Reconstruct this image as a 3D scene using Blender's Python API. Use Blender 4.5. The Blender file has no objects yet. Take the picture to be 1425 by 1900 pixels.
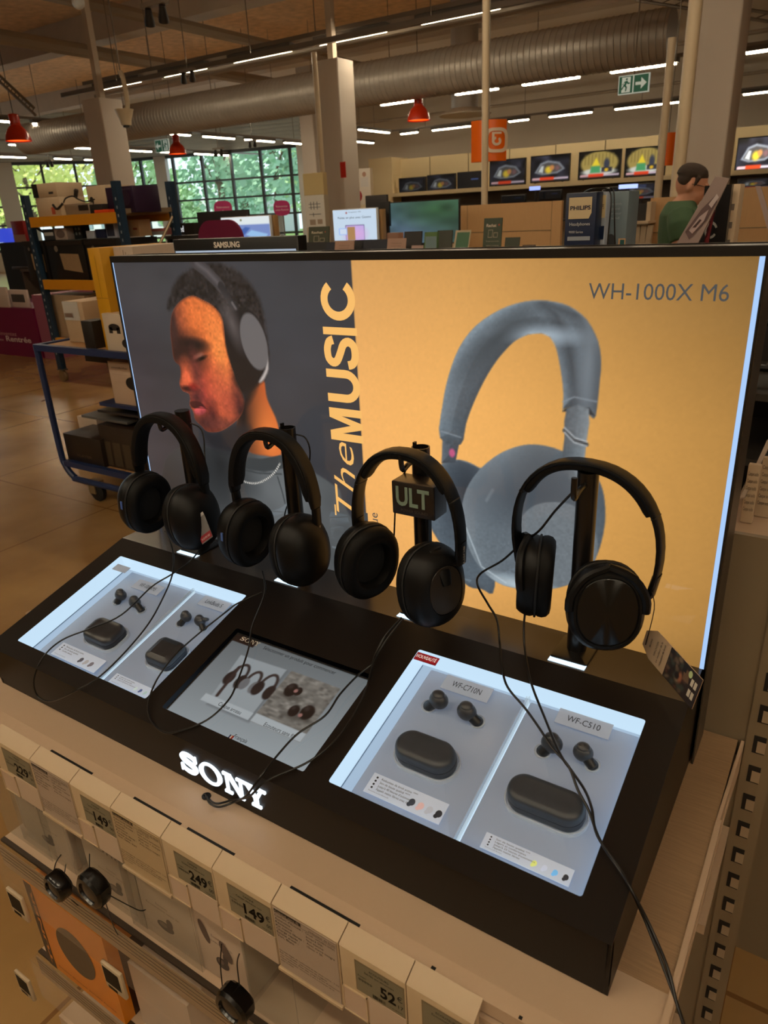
import bpy, math, random
import numpy as np
from mathutils import Vector, Matrix
from mathutils.geometry import tessellate_polygon
random.seed(7)
V = Vector
scene = bpy.context.scene
COL = scene.collection
CAMH = 1.55
FPX = 1330.0
# camera axes (rows: world X, Y, Z expressed in camera space)
RC = Matrix(((0.84065701, -0.17218509, 0.51346674), (0.53963299, 0.34639574, -0.7673371), (-0.04573868, 0.9221509, 0.38411676)))
CAM = V((0, 0, CAMH))

# ---------------------------------------------------------------- camera, world, exposure
cd = bpy.data.cameras.new('camera'); camo = bpy.data.objects.new('camera', cd); COL.objects.link(camo)
camo.matrix_world = Matrix.Translation(CAM) @ RC.to_4x4()
cd.sensor_fit = 'HORIZONTAL'; cd.sensor_width = 36.0; cd.lens = FPX / 1425 * 36
cd.clip_start = 0.05; cd.clip_end = 300
cd.dof.use_dof = True; cd.dof.focus_distance = 1.15; cd.dof.aperture_fstop = 16
scene.camera = camo
w = bpy.data.worlds.new('world'); scene.world = w; w.use_nodes = True
bg = w.node_tree.nodes['Background']; bg.inputs[0].default_value = (0.72, 0.88, 0.93, 1); bg.inputs[1].default_value = 1.6
sun = bpy.data.lights.new('sun', 'SUN'); sun.energy = 5.0; sun.angle = 0.2; sun.color = (1, .95, .85)
suno = bpy.data.objects.new('sun', sun); COL.objects.link(suno); suno.rotation_euler = (math.radians(35), math.radians(-38), 0)
scene.view_settings.view_transform = 'Standard'; scene.view_settings.look = 'None'
scene.view_settings.gamma = 1; scene.view_settings.use_curve_mapping = False
scene.view_settings.exposure = 0.0
LAMP = 46.0          # radiance of the ceiling tubes

# ---------------------------------------------------------------- projecting helpers
def ray(px, py):
    return RC @ V((px - 712.5, -(py - 950.0), -FPX))
def aX(px, py, x): r = ray(px, py); return CAM + r * (x / r.x)
def aY(px, py, y): r = ray(px, py); return CAM + r * (y / r.y)
def aZ(px, py, z): r = ray(px, py); return CAM + r * ((z - CAMH) / r.z)
def aD(px, py, d): return CAM + ray(px, py) * (d / FPX)
def aP(px, py, q, n): r = ray(px, py); return CAM + r * ((V(q) - CAM).dot(n) / r.dot(n))

# ---------------------------------------------------------------- materials
def lin(c):
    f = lambda v: v / 12.92 if v <= .04045 else ((v + .055) / 1.055) ** 2.4
    return tuple(f(x / 255) for x in c) + (1,)
MATS = {}
def mat(name, rgb, rough=.5, metal=0, spec=.5, noise=0, nscale=20, bump=0, bscale=200, emit=None, estr=0, trans=0, alpha=1, coat=0, stretch=None):
    if name in MATS: return MATS[name]
    m = bpy.data.materials.new(name); m.use_nodes = True; nt = m.node_tree; b = nt.nodes['Principled BSDF']
    c = lin(rgb); b.inputs['Base Color'].default_value = c
    b.inputs['Roughness'].default_value = rough; b.inputs['Metallic'].default_value = metal
    b.inputs['Specular IOR Level'].default_value = spec; b.inputs['Coat Weight'].default_value = coat
    tc = nt.nodes.new('ShaderNodeTexCoord'); src = tc.outputs['Object']
    if stretch:
        mp = nt.nodes.new('ShaderNodeMapping'); mp.inputs['Scale'].default_value = stretch
        nt.links.new(src, mp.inputs[0]); src = mp.outputs[0]
    n = nt.nodes.new('ShaderNodeTexNoise'); n.inputs['Scale'].default_value = nscale; n.inputs['Detail'].default_value = 5
    nt.links.new(src, n.inputs['Vector'])
    mr = nt.nodes.new('ShaderNodeMapRange'); mr.inputs['To Min'].default_value = 1 - noise; mr.inputs['To Max'].default_value = 1 + noise
    nt.links.new(n.outputs['Fac'], mr.inputs['Value'])
    vm = nt.nodes.new('ShaderNodeVectorMath'); vm.operation = 'SCALE'; vm.inputs[0].default_value = c[:3]
    nt.links.new(mr.outputs[0], vm.inputs['Scale']); nt.links.new(vm.outputs[0], b.inputs['Base Color'])
    if bump:
        n2 = nt.nodes.new('ShaderNodeTexNoise'); n2.inputs['Scale'].default_value = bscale; n2.inputs['Detail'].default_value = 4
        nt.links.new(src, n2.inputs['Vector'])
        bp = nt.nodes.new('ShaderNodeBump'); bp.inputs['Strength'].default_value = bump; bp.inputs['Distance'].default_value = .01
        nt.links.new(n2.outputs['Fac'], bp.inputs['Height']); nt.links.new(bp.outputs[0], b.inputs['Normal'])
    if emit:
        b.inputs['Emission Color'].default_value = lin(emit); b.inputs['Emission Strength'].default_value = estr
    if trans: b.inputs['Transmission Weight'].default_value = trans; b.inputs['IOR'].default_value = 1.1
    if alpha < 1: b.inputs['Alpha'].default_value = alpha
    MATS[name] = m; return m
def clear(name, rgb=(235, 240, 240), a=.12, rough=.05):
    """thin clear plastic or glass: mostly see-through, with reflections"""
    if name in MATS: return MATS[name]
    m = bpy.data.materials.new(name); m.use_nodes = True; nt = m.node_tree; nt.nodes.clear()
    o = nt.nodes.new('ShaderNodeOutputMaterial'); t = nt.nodes.new('ShaderNodeBsdfTransparent'); t.inputs[0].default_value = (.96, .97, .97, 1)
    p = nt.nodes.new('ShaderNodeBsdfPrincipled'); p.inputs['Base Color'].default_value = lin(rgb); p.inputs['Roughness'].default_value = rough
    mx = nt.nodes.new('ShaderNodeMixShader'); lw = nt.nodes.new('ShaderNodeLayerWeight'); pw_ = nt.nodes.new('ShaderNodeMath'); pw_.operation = 'POWER'; pw_.inputs[1].default_value = 4; nt.links.new(lw.outputs['Facing'], pw_.inputs[0]); fr = nt.nodes.new('ShaderNodeMath'); fr.operation = 'MULTIPLY'; fr.inputs[1].default_value = .6; nt.links.new(pw_.outputs[0], fr.inputs[0])
    ad = nt.nodes.new('ShaderNodeMath'); ad.operation = 'ADD'; ad.use_clamp = True; ad.inputs[1].default_value = a
    nt.links.new(fr.outputs[0], ad.inputs[0]); nt.links.new(ad.outputs[0], mx.inputs[0])
    nt.links.new(t.outputs[0], mx.inputs[1]); nt.links.new(p.outputs[0], mx.inputs[2]); nt.links.new(mx.outputs[0], o.inputs[0])
    MATS[name] = m; return m
def vcol(name, estr=1.0, rough=.3, base=False, coat=0):
    """a printed or displayed picture carried by the surface's own colour layer; estr > 0 for backlit film and screens"""
    if name in MATS: return MATS[name]
    m = bpy.data.materials.new(name); m.use_nodes = True; nt = m.node_tree; b = nt.nodes['Principled BSDF']
    a = nt.nodes.new('ShaderNodeAttribute'); a.attribute_name = 'Col'
    b.inputs['Roughness'].default_value = rough; b.inputs['Coat Weight'].default_value = coat; b.inputs['Coat Roughness'].default_value = .03
    if base: nt.links.new(a.outputs['Color'], b.inputs['Base Color'])
    else: b.inputs['Base Color'].default_value = (.01, .01, .01, 1)
    if estr: nt.links.new(a.outputs['Color'], b.inputs['Emission Color']); b.inputs['Emission Strength'].default_value = estr
    if estr: m.cycles.emission_sampling = 'NONE' if name == 'screen_small' else 'AUTO'
    MATS[name] = m; return m
def flat(rgb, rough=.5, **k):
    return mat('c_%d_%d_%d_%d' % (*rgb, int(rough * 100)), rgb, rough, noise=.04, nscale=40, **k)
def glow(rgb, s):
    return mat('glow_%d_%d_%d_%d' % (*rgb, int(s * 100)), (10, 10, 10), .4, emit=rgb, estr=s)

# ---------------------------------------------------------------- mesh builder
def frame(o, u, v, wv=None):
    u = V(u).normalized(); v = V(v); v = (v - u * v.dot(u)).normalized(); wv = u.cross(v) if wv is None else V(wv)
    m = Matrix.Identity(4)
    for i in range(3): m[i][0] = u[i]; m[i][1] = v[i]; m[i][2] = wv[i]; m[i][3] = o[i]
    return m
def catmull(P, n=6, closed=False):
    P = [V(p) for p in P]; out = []; N = len(P)
    for i in range(N if closed else N - 1):
        if closed: a, b, c, d = P[i - 1], P[i], P[(i + 1) % N], P[(i + 2) % N]
        else: a, b, c, d = P[max(i - 1, 0)], P[i], P[i + 1], P[min(i + 2, N - 1)]
        for k in range(n):
            t = k / n
            out.append(.5 * (2 * b + (c - a) * t + (2 * a - 5 * b + 4 * c - d) * t * t + (3 * b - a - 3 * c + d) * t ** 3))
    if not closed: out.append(P[-1])
    return out
_tc = {}
def text_geo(s, offset=0, shear=0):
    k = (s, offset, shear)
    if k in _tc: return _tc[k]
    cu = bpy.data.curves.new('t', 'FONT'); cu.body = s; cu.size = 1; cu.resolution_u = 3; cu.offset = offset; cu.shear = shear
    ob = bpy.data.objects.new('t', cu); me = bpy.data.meshes.new_from_object(ob)
    vs = [(v.co.x, v.co.y) for v in me.vertices]; fs = [tuple(p.vertices) for p in me.polygons]
    bpy.data.objects.remove(ob); bpy.data.curves.remove(cu); bpy.data.meshes.remove(me)
    if not vs: vs = [(0, 0)]; fs = []
    _tc[k] = (vs, fs, min(v[0] for v in vs), max(v[0] for v in vs)); return _tc[k]

class MB:
    def __init__(s, m=None):
        s.v = []; s.f = []; s.fm = []; s.mats = []; s.M = Matrix.Identity(4); s.cur = 0
        if m: s.m(m)
    def m(s, mt):
        if mt not in s.mats: s.mats.append(mt)
        s.cur = s.mats.index(mt); return s
    def at(s, M): s.M = M; return s
    def add(s, vs, fs):
        n = len(s.v); s.v += [s.M @ V(v) for v in vs]; s.f += [tuple(i + n for i in f) for f in fs]; s.fm += [s.cur] * len(fs); return s
    def quad(s, a, b, c, d): return s.add([a, b, c, d], [(0, 1, 2, 3)])
    def box(s, x0, x1, y0, y1, z0, z1):
        return s.add([(x0, y0, z0), (x1, y0, z0), (x1, y1, z0), (x0, y1, z0), (x0, y0, z1), (x1, y0, z1), (x1, y1, z1), (x0, y1, z1)],
                     [(0, 3, 2, 1), (4, 5, 6, 7), (0, 1, 5, 4), (1, 2, 6, 5), (2, 3, 7, 6), (3, 0, 4, 7)])
    def rings(s, R, cap=True, closed=False):
        n = len(R[0]); vs = [p for r in R for p in r]; fs = []
        L = len(R)
        for i in range(L if closed else L - 1):
            for j in range(n):
                a = i * n + j; b = i * n + (j + 1) % n; i2 = ((i + 1) % L) * n
                fs.append((a, b, i2 + (j + 1) % n, i2 + j))
        if cap and not closed: fs.append(tuple(range(n))[::-1]); fs.append(tuple((L - 1) * n + j for j in range(n)))
        return s.add(vs, fs)
    def rbox(s, x0, x1, y0, y1, z0, z1, r=.005, b=None, n=4):
        """box with rounded corners (radius r in xy) and bevelled top/bottom"""
        b = min(r, (z1 - z0) * .45) if b is None else b
        def ring(ins, z):
            P = []; rr = max(r - ins, 1e-5)
            for cx, cy, a0 in ((x1 - r, y1 - r, 0), (x0 + r, y1 - r, 90), (x0 + r, y0 + r, 180), (x1 - r, y0 + r, 270)):
                for k in range(n + 1):
                    a = math.radians(a0 + 90 * k / n); P.append((cx + rr * math.cos(a), cy + rr * math.sin(a), z))
            return P
        return s.rings([ring(b, z0), ring(b * .3, z0 + b * .3), ring(0, z0 + b), ring(0, z1 - b), ring(b * .3, z1 - b * .3), ring(b, z1)])
    def poly(s, loops, z0, z1=None):
        L = [[V((p[0], p[1], 0)) for p in lp] for lp in loops]; tri = tessellate_polygon(L); fl = [p for l in L for p in l]
        if z1 is None:
            return s.add([(p.x, p.y, z0) for p in fl], [t if (fl[t[1]] - fl[t[0]]).cross(fl[t[2]] - fl[t[0]]).z > 0 else t[::-1] for t in tri])
        s.add([(p.x, p.y, z0) for p in fl], list(tri)); s.add([(p.x, p.y, z1) for p in fl], list(tri))
        for l in L:
            k = len(l); s.add([(p.x, p.y, z0) for p in l] + [(p.x, p.y, z1) for p in l], [(i, (i + 1) % k, k + (i + 1) % k, k + i) for i in range(k)])
        return s
    def tube(s, P, r, n=8, sm=0, cap=True):
        if sm: P = catmull(P, sm)
        P = [V(p) for p in P]; R = []; t = (P[1] - P[0]).normalized(); u = t.orthogonal().normalized()
        for i, p in enumerate(P):
            t = (P[min(i + 1, len(P) - 1)] - P[max(i - 1, 0)])
            if t.length < 1e-9: t = V((0, 0, 1))
            t.normalize(); u = (u - t * u.dot(t)); u = u.normalized() if u.length > 1e-6 else t.orthogonal().normalized(); q = t.cross(u)
            rr = r[i] if isinstance(r, (list, tuple)) else r
            R.append([p + (u * math.cos(2 * math.pi * k / n) + q * math.sin(2 * math.pi * k / n)) * rr for k in range(n)])
        return s.rings(R, cap)
    def lathe(s, prof, n=24, sx=1, sy=1, cap=True):
        return s.rings([[(r * sx * math.cos(2 * math.pi * k / n), r * sy * math.sin(2 * math.pi * k / n), z) for k in range(n)] for r, z in prof], cap)
    def ball(s, c, rx, ry, rz, n=16, m=10, pw=1):
        R = []
        for i in range(m + 1):
            a = -math.pi / 2 + math.pi * i / m; cz = math.sin(a); cr = max(math.cos(a), 1e-3)
            if pw != 1: cr = cr ** pw
            R.append([(c[0] + rx * cr * math.cos(2 * math.pi * k / n), c[1] + ry * cr * math.sin(2 * math.pi * k / n), c[2] + rz * cz) for k in range(n)])
        return s.rings(R)
    def text(s, t, x, y, h, z=0, align='L', wd=None, bold=0, shear=0):
        """lettering in the xy plane; h = font size, wd = forced width"""
        vs, fs, a, b = text_geo(t, bold, shear); sc = h; sx = h if wd is None else wd / max(b - a, 1e-6)
        W = (b - a) * sx; ox = x - (0 if align == 'L' else W / 2 if align == 'C' else W) - a * sx
        return s.add([(ox + v[0] * sx, y + v[1] * sc, z) for v in vs], fs)
    def build(s, name, parent=None, label=None, sharp=35):
        me = bpy.data.meshes.new(name); me.from_pydata([tuple(v) for v in s.v], [], s.f)
        for m_ in s.mats: me.materials.append(m_)
        if len(s.mats) > 1: me.polygons.foreach_set('material_index', s.fm)
        me.polygons.foreach_set('use_smooth', [True] * len(s.f)); me.update(); me.set_sharp_from_angle(angle=math.radians(sharp))
        o = bpy.data.objects.new(name, me); COL.objects.link(o)
        if parent: o.parent = parent; o.matrix_parent_inverse = Matrix.Identity(4)
        if parent and parent.get('_org'): o.matrix_basis = Matrix.Identity(4)
        if label: o['label'] = label
        return o
def recenter(o, c=None):
    """put a top-level mesh's origin at its base"""
    me = o.data; co = np.empty(len(me.vertices) * 3); me.vertices.foreach_get('co', co); co = co.reshape(-1, 3)
    c = np.array([(co[:, 0].min() + co[:, 0].max()) / 2, (co[:, 1].min() + co[:, 1].max()) / 2, co[:, 2].min()]) if c is None else np.array(c)
    me.vertices.foreach_set('co', (co - c).ravel()); me.update(); o.location = tuple(c)
def tag(o, label, cat, group=None, kind=None):
    if label: o['label'] = label
    if cat: o['category'] = cat
    if group: o['group'] = group
    if kind: o['kind'] = kind
    return o
def solo(mb, name, label, cat, group=None, kind=None):
    o = mb.build(name); recenter(o); return tag(o, label, cat, group, kind)
def struct(mb, name): o = mb.build(name); o['kind'] = 'structure'; return o
class Thing:
    """an Empty at the base of a thing; parts are built in world coordinates and moved into it"""
    def __init__(s, name, label, cat, loc, group=None, rz=0):
        s.e = bpy.data.objects.new(name, None); COL.objects.link(s.e); s.e.empty_display_size = .05
        s.W = Matrix.Translation(V(loc)) @ Matrix.Rotation(rz, 4, 'Z'); s.e.matrix_world = s.W; s.I = s.W.inverted(); tag(s.e, label, cat, group)
    def part(s, mb, name, sub=None, label=None, local=False):
        if not local: mb.v = [s.I @ v for v in mb.v]
        o = mb.build(name, sub or s.e, label); return o
def copy_tree(o, parent=None):
    c = o.copy(); COL.objects.link(c)
    if parent: c.parent = parent
    for ch in list(o.children): copy_tree(ch, c)
    return c
# ---------------------------------------------------------------- pictures (prints, screens) painted on a fine grid
class Paint:
    def __init__(s, w, h, nx, bgc=(0, 0, 0)):
        s.w = w; s.h = h; s.nx = nx; s.ny = max(2, int(round(nx * h / w))); xs = np.linspace(0, w, s.nx + 1); ys = np.linspace(0, h, s.ny + 1)
        s.X, s.Y = np.meshgrid(xs, ys); s.C = np.zeros(s.X.shape + (3,)); s.C[:] = np.array(bgc) / 255; s.px = w / nx
        s.rng = np.random.default_rng(3)
    def mix(s, mask, c): c = np.array(c, float) / 255; s.C += (c - s.C) * mask[..., None]
    def mul(s, mask, k): s.C *= (1 + (k - 1) * mask)[..., None]
    def sd(s, P):
        P = np.array([(p[0], p[1]) for p in P]); X, Y = s.X, s.Y; d = np.full(X.shape, 1e9); ins = np.zeros(X.shape, bool); n = len(P)
        for i in range(n):
            ax, ay = P[i]; bx, by = P[(i + 1) % n]; ex, ey = bx - ax, by - ay; L = ex * ex + ey * ey + 1e-12
            t = np.clip(((X - ax) * ex + (Y - ay) * ey) / L, 0, 1); d = np.minimum(d, (X - ax - t * ex) ** 2 + (Y - ay - t * ey) ** 2)
            if ay != by: ins ^= ((ay > Y) != (by > Y)) & (X < ex * (Y - ay) / (by - ay + 1e-15) + ax)
        d = np.sqrt(d); return np.where(ins, -d, d)
    def soft(s, d, b): b = max(b, s.px * .8); return np.clip(.5 - d / (2 * b), 0, 1)
    def poly(s, P, c, b=0, a=1, smooth=0):
        if smooth: P = [(q.x, q.y) for q in catmull([(p[0], p[1], 0) for p in P], smooth, True)]
        m = s.soft(s.sd(P), b) * a; s.mix(m, c); return m
    def polyg(s, P, c, b=0, smooth=0):
        if smooth: P = [(q.x, q.y) for q in catmull([(p[0], p[1], 0) for p in P], smooth, True)]
        d = s.sd(P); m = s.soft(d, b); s.mix(m, c); return m, d
    def rect(s, x0, x1, y0, y1, c, b=0, a=1):
        m = np.clip(.5 + (s.X - x0) / (2 * max(b, s.px * .6)), 0, 1) * np.clip(.5 + (x1 - s.X) / (2 * max(b, s.px * .6)), 0, 1) * np.clip(.5 + (s.Y - y0) / (2 * max(b, s.px * .6)), 0, 1) * np.clip(.5 + (y1 - s.Y) / (2 * max(b, s.px * .6)), 0, 1)
        s.mix(m * a, c); return m
    def ell(s, cx, cy, rx, ry, c, b=.2, rot=0, a=1):
        ca, sa = math.cos(rot), math.sin(rot); u = ((s.X - cx) * ca + (s.Y - cy) * sa) / rx; v = (-(s.X - cx) * sa + (s.Y - cy) * ca) / ry
        m = np.clip(.5 + (1 - np.sqrt(u * u + v * v)) / (2 * b), 0, 1) * a
        if c is not None: s.mix(m, c)
        return m
    def line(s, P, r, c, a=1, b=0):
        d = np.full(s.X.shape, 1e9)
        for i in range(len(P) - 1):
            ax, ay = P[i][:2]; bx, by = P[i + 1][:2]; ex, ey = bx - ax, by - ay; L = ex * ex + ey * ey + 1e-12
            t = np.clip(((s.X - ax) * ex + (s.Y - ay) * ey) / L, 0, 1); d = np.minimum(d, (s.X - ax - t * ex) ** 2 + (s.Y - ay - t * ey) ** 2)
        m = s.soft(np.sqrt(d) - r, b) * a; s.mix(m, c); return m
    def noise(s, sx, sy, amp, mask=None, seed=0):
        r = np.random.default_rng(seed); g = r.standard_normal((max(2, int(s.h / sy) + 2), max(2, int(s.w / sx) + 2)))
        u = s.X / s.w * (g.shape[1] - 1.001); v = s.Y / s.h * (g.shape[0] - 1.001); i = u.astype(int); j = v.astype(int); fu = u - i; fv = v - j
        fu = fu * fu * (3 - 2 * fu); fv = fv * fv * (3 - 2 * fv)
        n = (g[j, i] * (1 - fu) + g[j, i + 1] * fu) * (1 - fv) + (g[j + 1, i] * (1 - fu) + g[j + 1, i + 1] * fu) * fv
        k = 1 + amp * n
        s.C *= (k if mask is None else 1 + (k - 1) * mask)[..., None]; return n
    def mesh(s, M, material, name, thing=None, sub=None, label=None, W=None):
        """lay the picture on the plane given by frame M (x right, y up)"""
        C = np.clip(s.C, 0, 1); L = np.where(C <= .04045, C / 12.92, ((C + .055) / 1.055) ** 2.4)
        A = np.array(M if W is None else W @ M); n = s.X.size
        co = np.stack([s.X.ravel(), s.Y.ravel(), np.zeros(n), np.ones(n)], 1) @ A.T
        me = bpy.data.meshes.new(name); nx, ny = s.nx, s.ny; i = np.arange(nx); j = np.arange(ny)[:, None] * (nx + 1)
        q = (i + j).ravel(); F = np.stack([q, q + 1, q + nx + 2, q + nx + 1], 1).astype(np.int32)
        me.vertices.add(n); me.vertices.foreach_set('co', co[:, :3].ravel()); me.loops.add(F.size); me.loops.foreach_set('vertex_index', F.ravel())
        me.polygons.add(len(F)); me.polygons.foreach_set('loop_start', np.arange(0, F.size, 4, dtype=np.int32))
        try: me.polygons.foreach_set('loop_total', np.full(len(F), 4, dtype=np.int32))
        except Exception: pass
        me.update(calc_edges=True)
        ca = me.color_attributes.new('Col', 'FLOAT_COLOR', 'POINT'); ca.data.foreach_set('color', np.concatenate([L.reshape(-1, 3), np.ones((n, 1))], 1).astype(np.float32).ravel())
        me.materials.append(material); o = bpy.data.objects.new(name, me); COL.objects.link(o)
        if thing: o.parent = sub or thing.e
        if label: o['label'] = label
        return o
# common materials
WARM = (255, 214, 150)
blk = mat('black_plastic', (22, 20, 20), .42, noise=.1, bump=.02)
blk_gloss = mat('gloss_black', (8, 8, 8), .2)
rubber = mat('rubber', (15, 15, 16), .6)
beige = mat('shelf_metal_cream', (186, 160, 134), .42, noise=.03, nscale=9, bump=.02)
greymet = mat('grey_metal', (120, 110, 98), .4, .6)

# ================================================================ the hall
def floor_mat():
    m = bpy.data.materials.new('floor_tiles'); m.use_nodes = True; nt = m.node_tree; b = nt.nodes['Principled BSDF']
    tc = nt.nodes.new('ShaderNodeTexCoord'); br = nt.nodes.new('ShaderNodeTexBrick'); br.offset = 0; br.inputs['Scale'].default_value = 1
    br.inputs['Brick Width'].default_value = 1.2; br.inputs['Row Height'].default_value = 1.2; br.inputs['Mortar Size'].default_value = .006
    nt.links.new(tc.outputs['Object'], br.inputs['Vector'])
    n = nt.nodes.new('ShaderNodeTexNoise'); n.inputs['Scale'].default_value = 1.4; n.inputs['Detail'].default_value = 8; nt.links.new(tc.outputs['Object'], n.inputs['Vector'])
    cr = nt.nodes.new('ShaderNodeValToRGB'); cr.color_ramp.elements[0].position = .3; cr.color_ramp.elements[0].color = lin((128, 94, 52)); cr.color_ramp.elements[1].position = .75; cr.color_ramp.elements[1].color = lin((166, 132, 84))
    nt.links.new(n.outputs['Fac'], cr.inputs[0]); nt.links.new(cr.outputs[0], br.inputs['Color1']); nt.links.new(cr.outputs[0], br.inputs['Color2']); br.inputs['Mortar'].default_value = lin((118, 84, 48))
    nt.links.new(br.outputs['Color'], b.inputs['Base Color'])
    n2 = nt.nodes.new('ShaderNodeTexNoise'); n2.inputs['Scale'].default_value = 3; nt.links.new(tc.outputs['Object'], n2.inputs['Vector'])
    mr = nt.nodes.new('ShaderNodeMapRange'); mr.inputs['To Min'].default_value = .2; mr.inputs['To Max'].default_value = .3; nt.links.new(n2.outputs['Fac'], mr.inputs[0]); nt.links.new(mr.outputs[0], b.inputs['Roughness'])
    return m
wallm = mat('wall_greige', (190, 180, 164), .8, noise=.04, nscale=2)
colm = mat('column_paint', (196, 184, 172), .7, noise=.03, nscale=3)
ceilw = mat('ceiling_white', (214, 206, 196), .85, noise=.06, nscale=1)
ceilb = mat('ceiling_flocked', (222, 186, 142), .95, noise=.45, nscale=5, bump=.9, bscale=9)
beamm = mat('beam_grey', (186, 172, 154), .8, noise=.12, nscale=3)
clad = mat('cladding_metal', (190, 198, 196), .5, .2, noise=.05, nscale=4)
framem = mat('window_frame_dark', (46, 52, 56), .5)
framel = mat('window_frame_light', (190, 190, 186), .5)
glass = clear('window_glass', a=.06)
CZ = 6.0; BY = 27.0; LX = -34.0
struct(MB(floor_mat()).quad((-40, -8, 0), (10, -8, 0), (10, BY, 0), (-40, BY, 0)), 'floor')
yb = aZ(470, 90, CZ).y
struct(MB(ceilb).box(-40, 10, -8, yb, CZ, CZ + .2), 'ceiling')
struct(MB(ceilw).box(-40, 10, yb + .45, BY, CZ, CZ + .2), 'ceiling')
b = MB(beamm)
for y in (yb - 5.4, yb): b.box(-34, 10, y, y + .45, CZ - .55, CZ + .2)
struct(b, 'trim_1')
struct(MB(wallm).box(-20, 10, BY, BY + .2, 0, CZ), 'wall_back')
struct(MB(wallm).box(10, 10.2, -8, BY, 0, CZ), 'wall_right')
struct(MB(wallm).box(-40, 10, -8.2, -8, 0, CZ), 'wall_front')
struct(MB(wallm).box(-40.2, -40, -8, 4, 0, CZ), 'wall_left')
# glazed facade in two straight runs
d1 = V((.977, .215, 0)).normalized(); d2 = V((.541, .841, 0)).normalized()
J = aD(205, 305, 31); J.z = 0
def onface(px, py, d):
    n = V((d.y, -d.x, 0)); return aP(px, py, J, n)
E1 = onface(562, 300, d1); E2 = onface(-160, 300, d2)
ZT = 4.08
def facade(a, bq, vx, hz, idx, posts):
    d = (bq - a); d.z = 0; L = d.length; d.normalize(); M = frame((a.x, a.y, 0), d, (0, 0, 1)); inv = M.inverted()
    c = MB(clad).at(M)
    n = 14
    for i in range(n):
        z0 = ZT + .1 + (CZ - ZT - .1) * i / n; h = (CZ - ZT - .1) / n
        c.box(0, L, z0, z0 + h * .55, -.06, .05); c.box(0, L, z0 + h * .55, z0 + h, -.06, -.01)
    struct(c, 'wall_left'); f = MB(framem).at(M)
    f.box(0, L, ZT, ZT + .12, -.08, .06); f.box(0, L, .75, .86, -.08, .06); f.m(wallm).box(0, L, 0, .75, -.1, .08); f.m(framem)
    for v in vx: f.box(v - .05, v + .05, .8, ZT, -.06, .06)
    for z in hz: f.box(0, L, z - .035, z + .035, -.05, .05)
    f.m(framel)
    for v, wd in posts: f.box(v - wd, v + wd, 0, ZT + .1, -.1, .12)
    o = struct(f, 'window_%d' % idx)
    g = MB(glass).at(M); g.quad((0, .8, 0), (L, .8, 0), (L, ZT, 0), (0, ZT, 0)); go = g.build('glass'); go.parent = o
def fx(px, d, a): p = onface(px, 310, d); return (V((p.x, p.y, 0)) - V((a.x, a.y, 0))).length
hz = [onface(430, y, d1).z for y in (333, 367, 401, 436)]
facade(J, E1, [fx(p, d1, J) for p in (262, 322, 376, 430, 485, 540)], hz, 1, [(fx(300, d1, J), .28), (fx(560, d1, J), .12)])
E2f = V((E2.x, E2.y, 0)); facade(E2f, J, [fx(p, d2, E2f) for p in (-130, -70, 76, 138)], [onface(100, y, d2).z for y in (347, 381, 415)], 2, [(fx(5, d2, E2f), .35)])
struct(MB(colm).box(E1.x, E1.x + .25, E1.y, BY, 0, CZ), 'wall_left')
# columns
def column(x0, x1, y0, y1, zt=6.0):
    b = MB(colm); b.rbox(x0, x1, y0, y1, 0, zt, .02, 0.001)
    return b
cols = [(-1.771, -1.316, 7.89, 8.35), (-7.573, -7.123, 10, 10.42), (-11.339, -10.884, 8.65, 9.10), (-16.2, -15.8, 18.6, 19.0)]
fc_ = aY(580, 280, 18.8).x; cols[3] = (fc_ - .25, fc_ + .25, 18.6, 19.1); tops = [CZ, aY(615, 108, 10).z, aY(195, 178, 8.65).z, CZ]
for c, zt in zip(cols, tops):
    b = column(*c, zt); xm = (c[0] + c[1]) / 2; ym = (c[2] + c[3]) / 2
    if zt < CZ: b.m(beamm).box(xm - .06, xm + .04, ym - .05, ym + .05, zt, CZ)
    struct(b, 'column')
p = aP(645, 230, (0, 9.95, 0), (0, 1, 0))

# outside: lawn, trees
struct(MB(mat('lawn', (96, 128, 52), .9, noise=.3, nscale=.6)).quad((-110, 4, -.05), (-14.5, 70, -.05), (-30, 120, -.05), (-160, 50, -.05)), 'ground')
leafs = [mat('leaf_%d' % i, c, .6, noise=.25, nscale=.8) for i, c in enumerate(((160, 196, 140), (196, 208, 110), (140, 184, 150), (208, 212, 130)))]
bark = mat('bark', (92, 76, 58), .9, noise=.2)
def tree(px, d, h, rw, kind, label):
    p = aD(px, 400, d); p.z = 0; rnd = random.Random(px); T = Thing('tree', label, 'tree', p, 'trees beyond the glass facade')
    t = MB(bark).tube([p, p + V((.1, .1, h * .3)), p + V((-.1, 0, h * .62))], [.28, .2, .09], 8)
    for k in range(5):
        a = rnd.random() * 6.3; t.tube([p + V((0, 0, h * (.3 + .06 * k))), p + V((math.cos(a) * rw * .6, math.sin(a) * rw * .6, h * (.5 + .07 * k)))], [.08, .03], 6)
    T.part(t, 'trunk'); c = MB(leafs[kind]); vs = []; fs = []
    for k in range(1350):
        while 1:
            x, y, z = (rnd.uniform(-1, 1) for _ in range(3))
            r = x * x + y * y + z * z
            if r < 1 and (kind in (1, 3) or x * x + y * y < ((1 - z) / 2) ** 1.2 + .05): break
        if math.sin(x * 9 + px) * math.sin(z * 8) * math.sin(y * 7) > .45: continue
        q = p + V((x * rw, y * rw, h * .60 + z * h * .42)); s = rnd.uniform(.09, .21) * (1 + .2 * rw / 3)
        u = V((rnd.gauss(0, 1), rnd.gauss(0, 1), rnd.gauss(0, 1))).normalized() * s; w_ = u.orthogonal() * .7; n = len(vs)
        vs += [q - u, q + w_, q + u, q - w_]; fs.append((n, n + 1, n + 2, n + 3))
    c.add(vs, fs); T.part(c, 'foliage')
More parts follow.
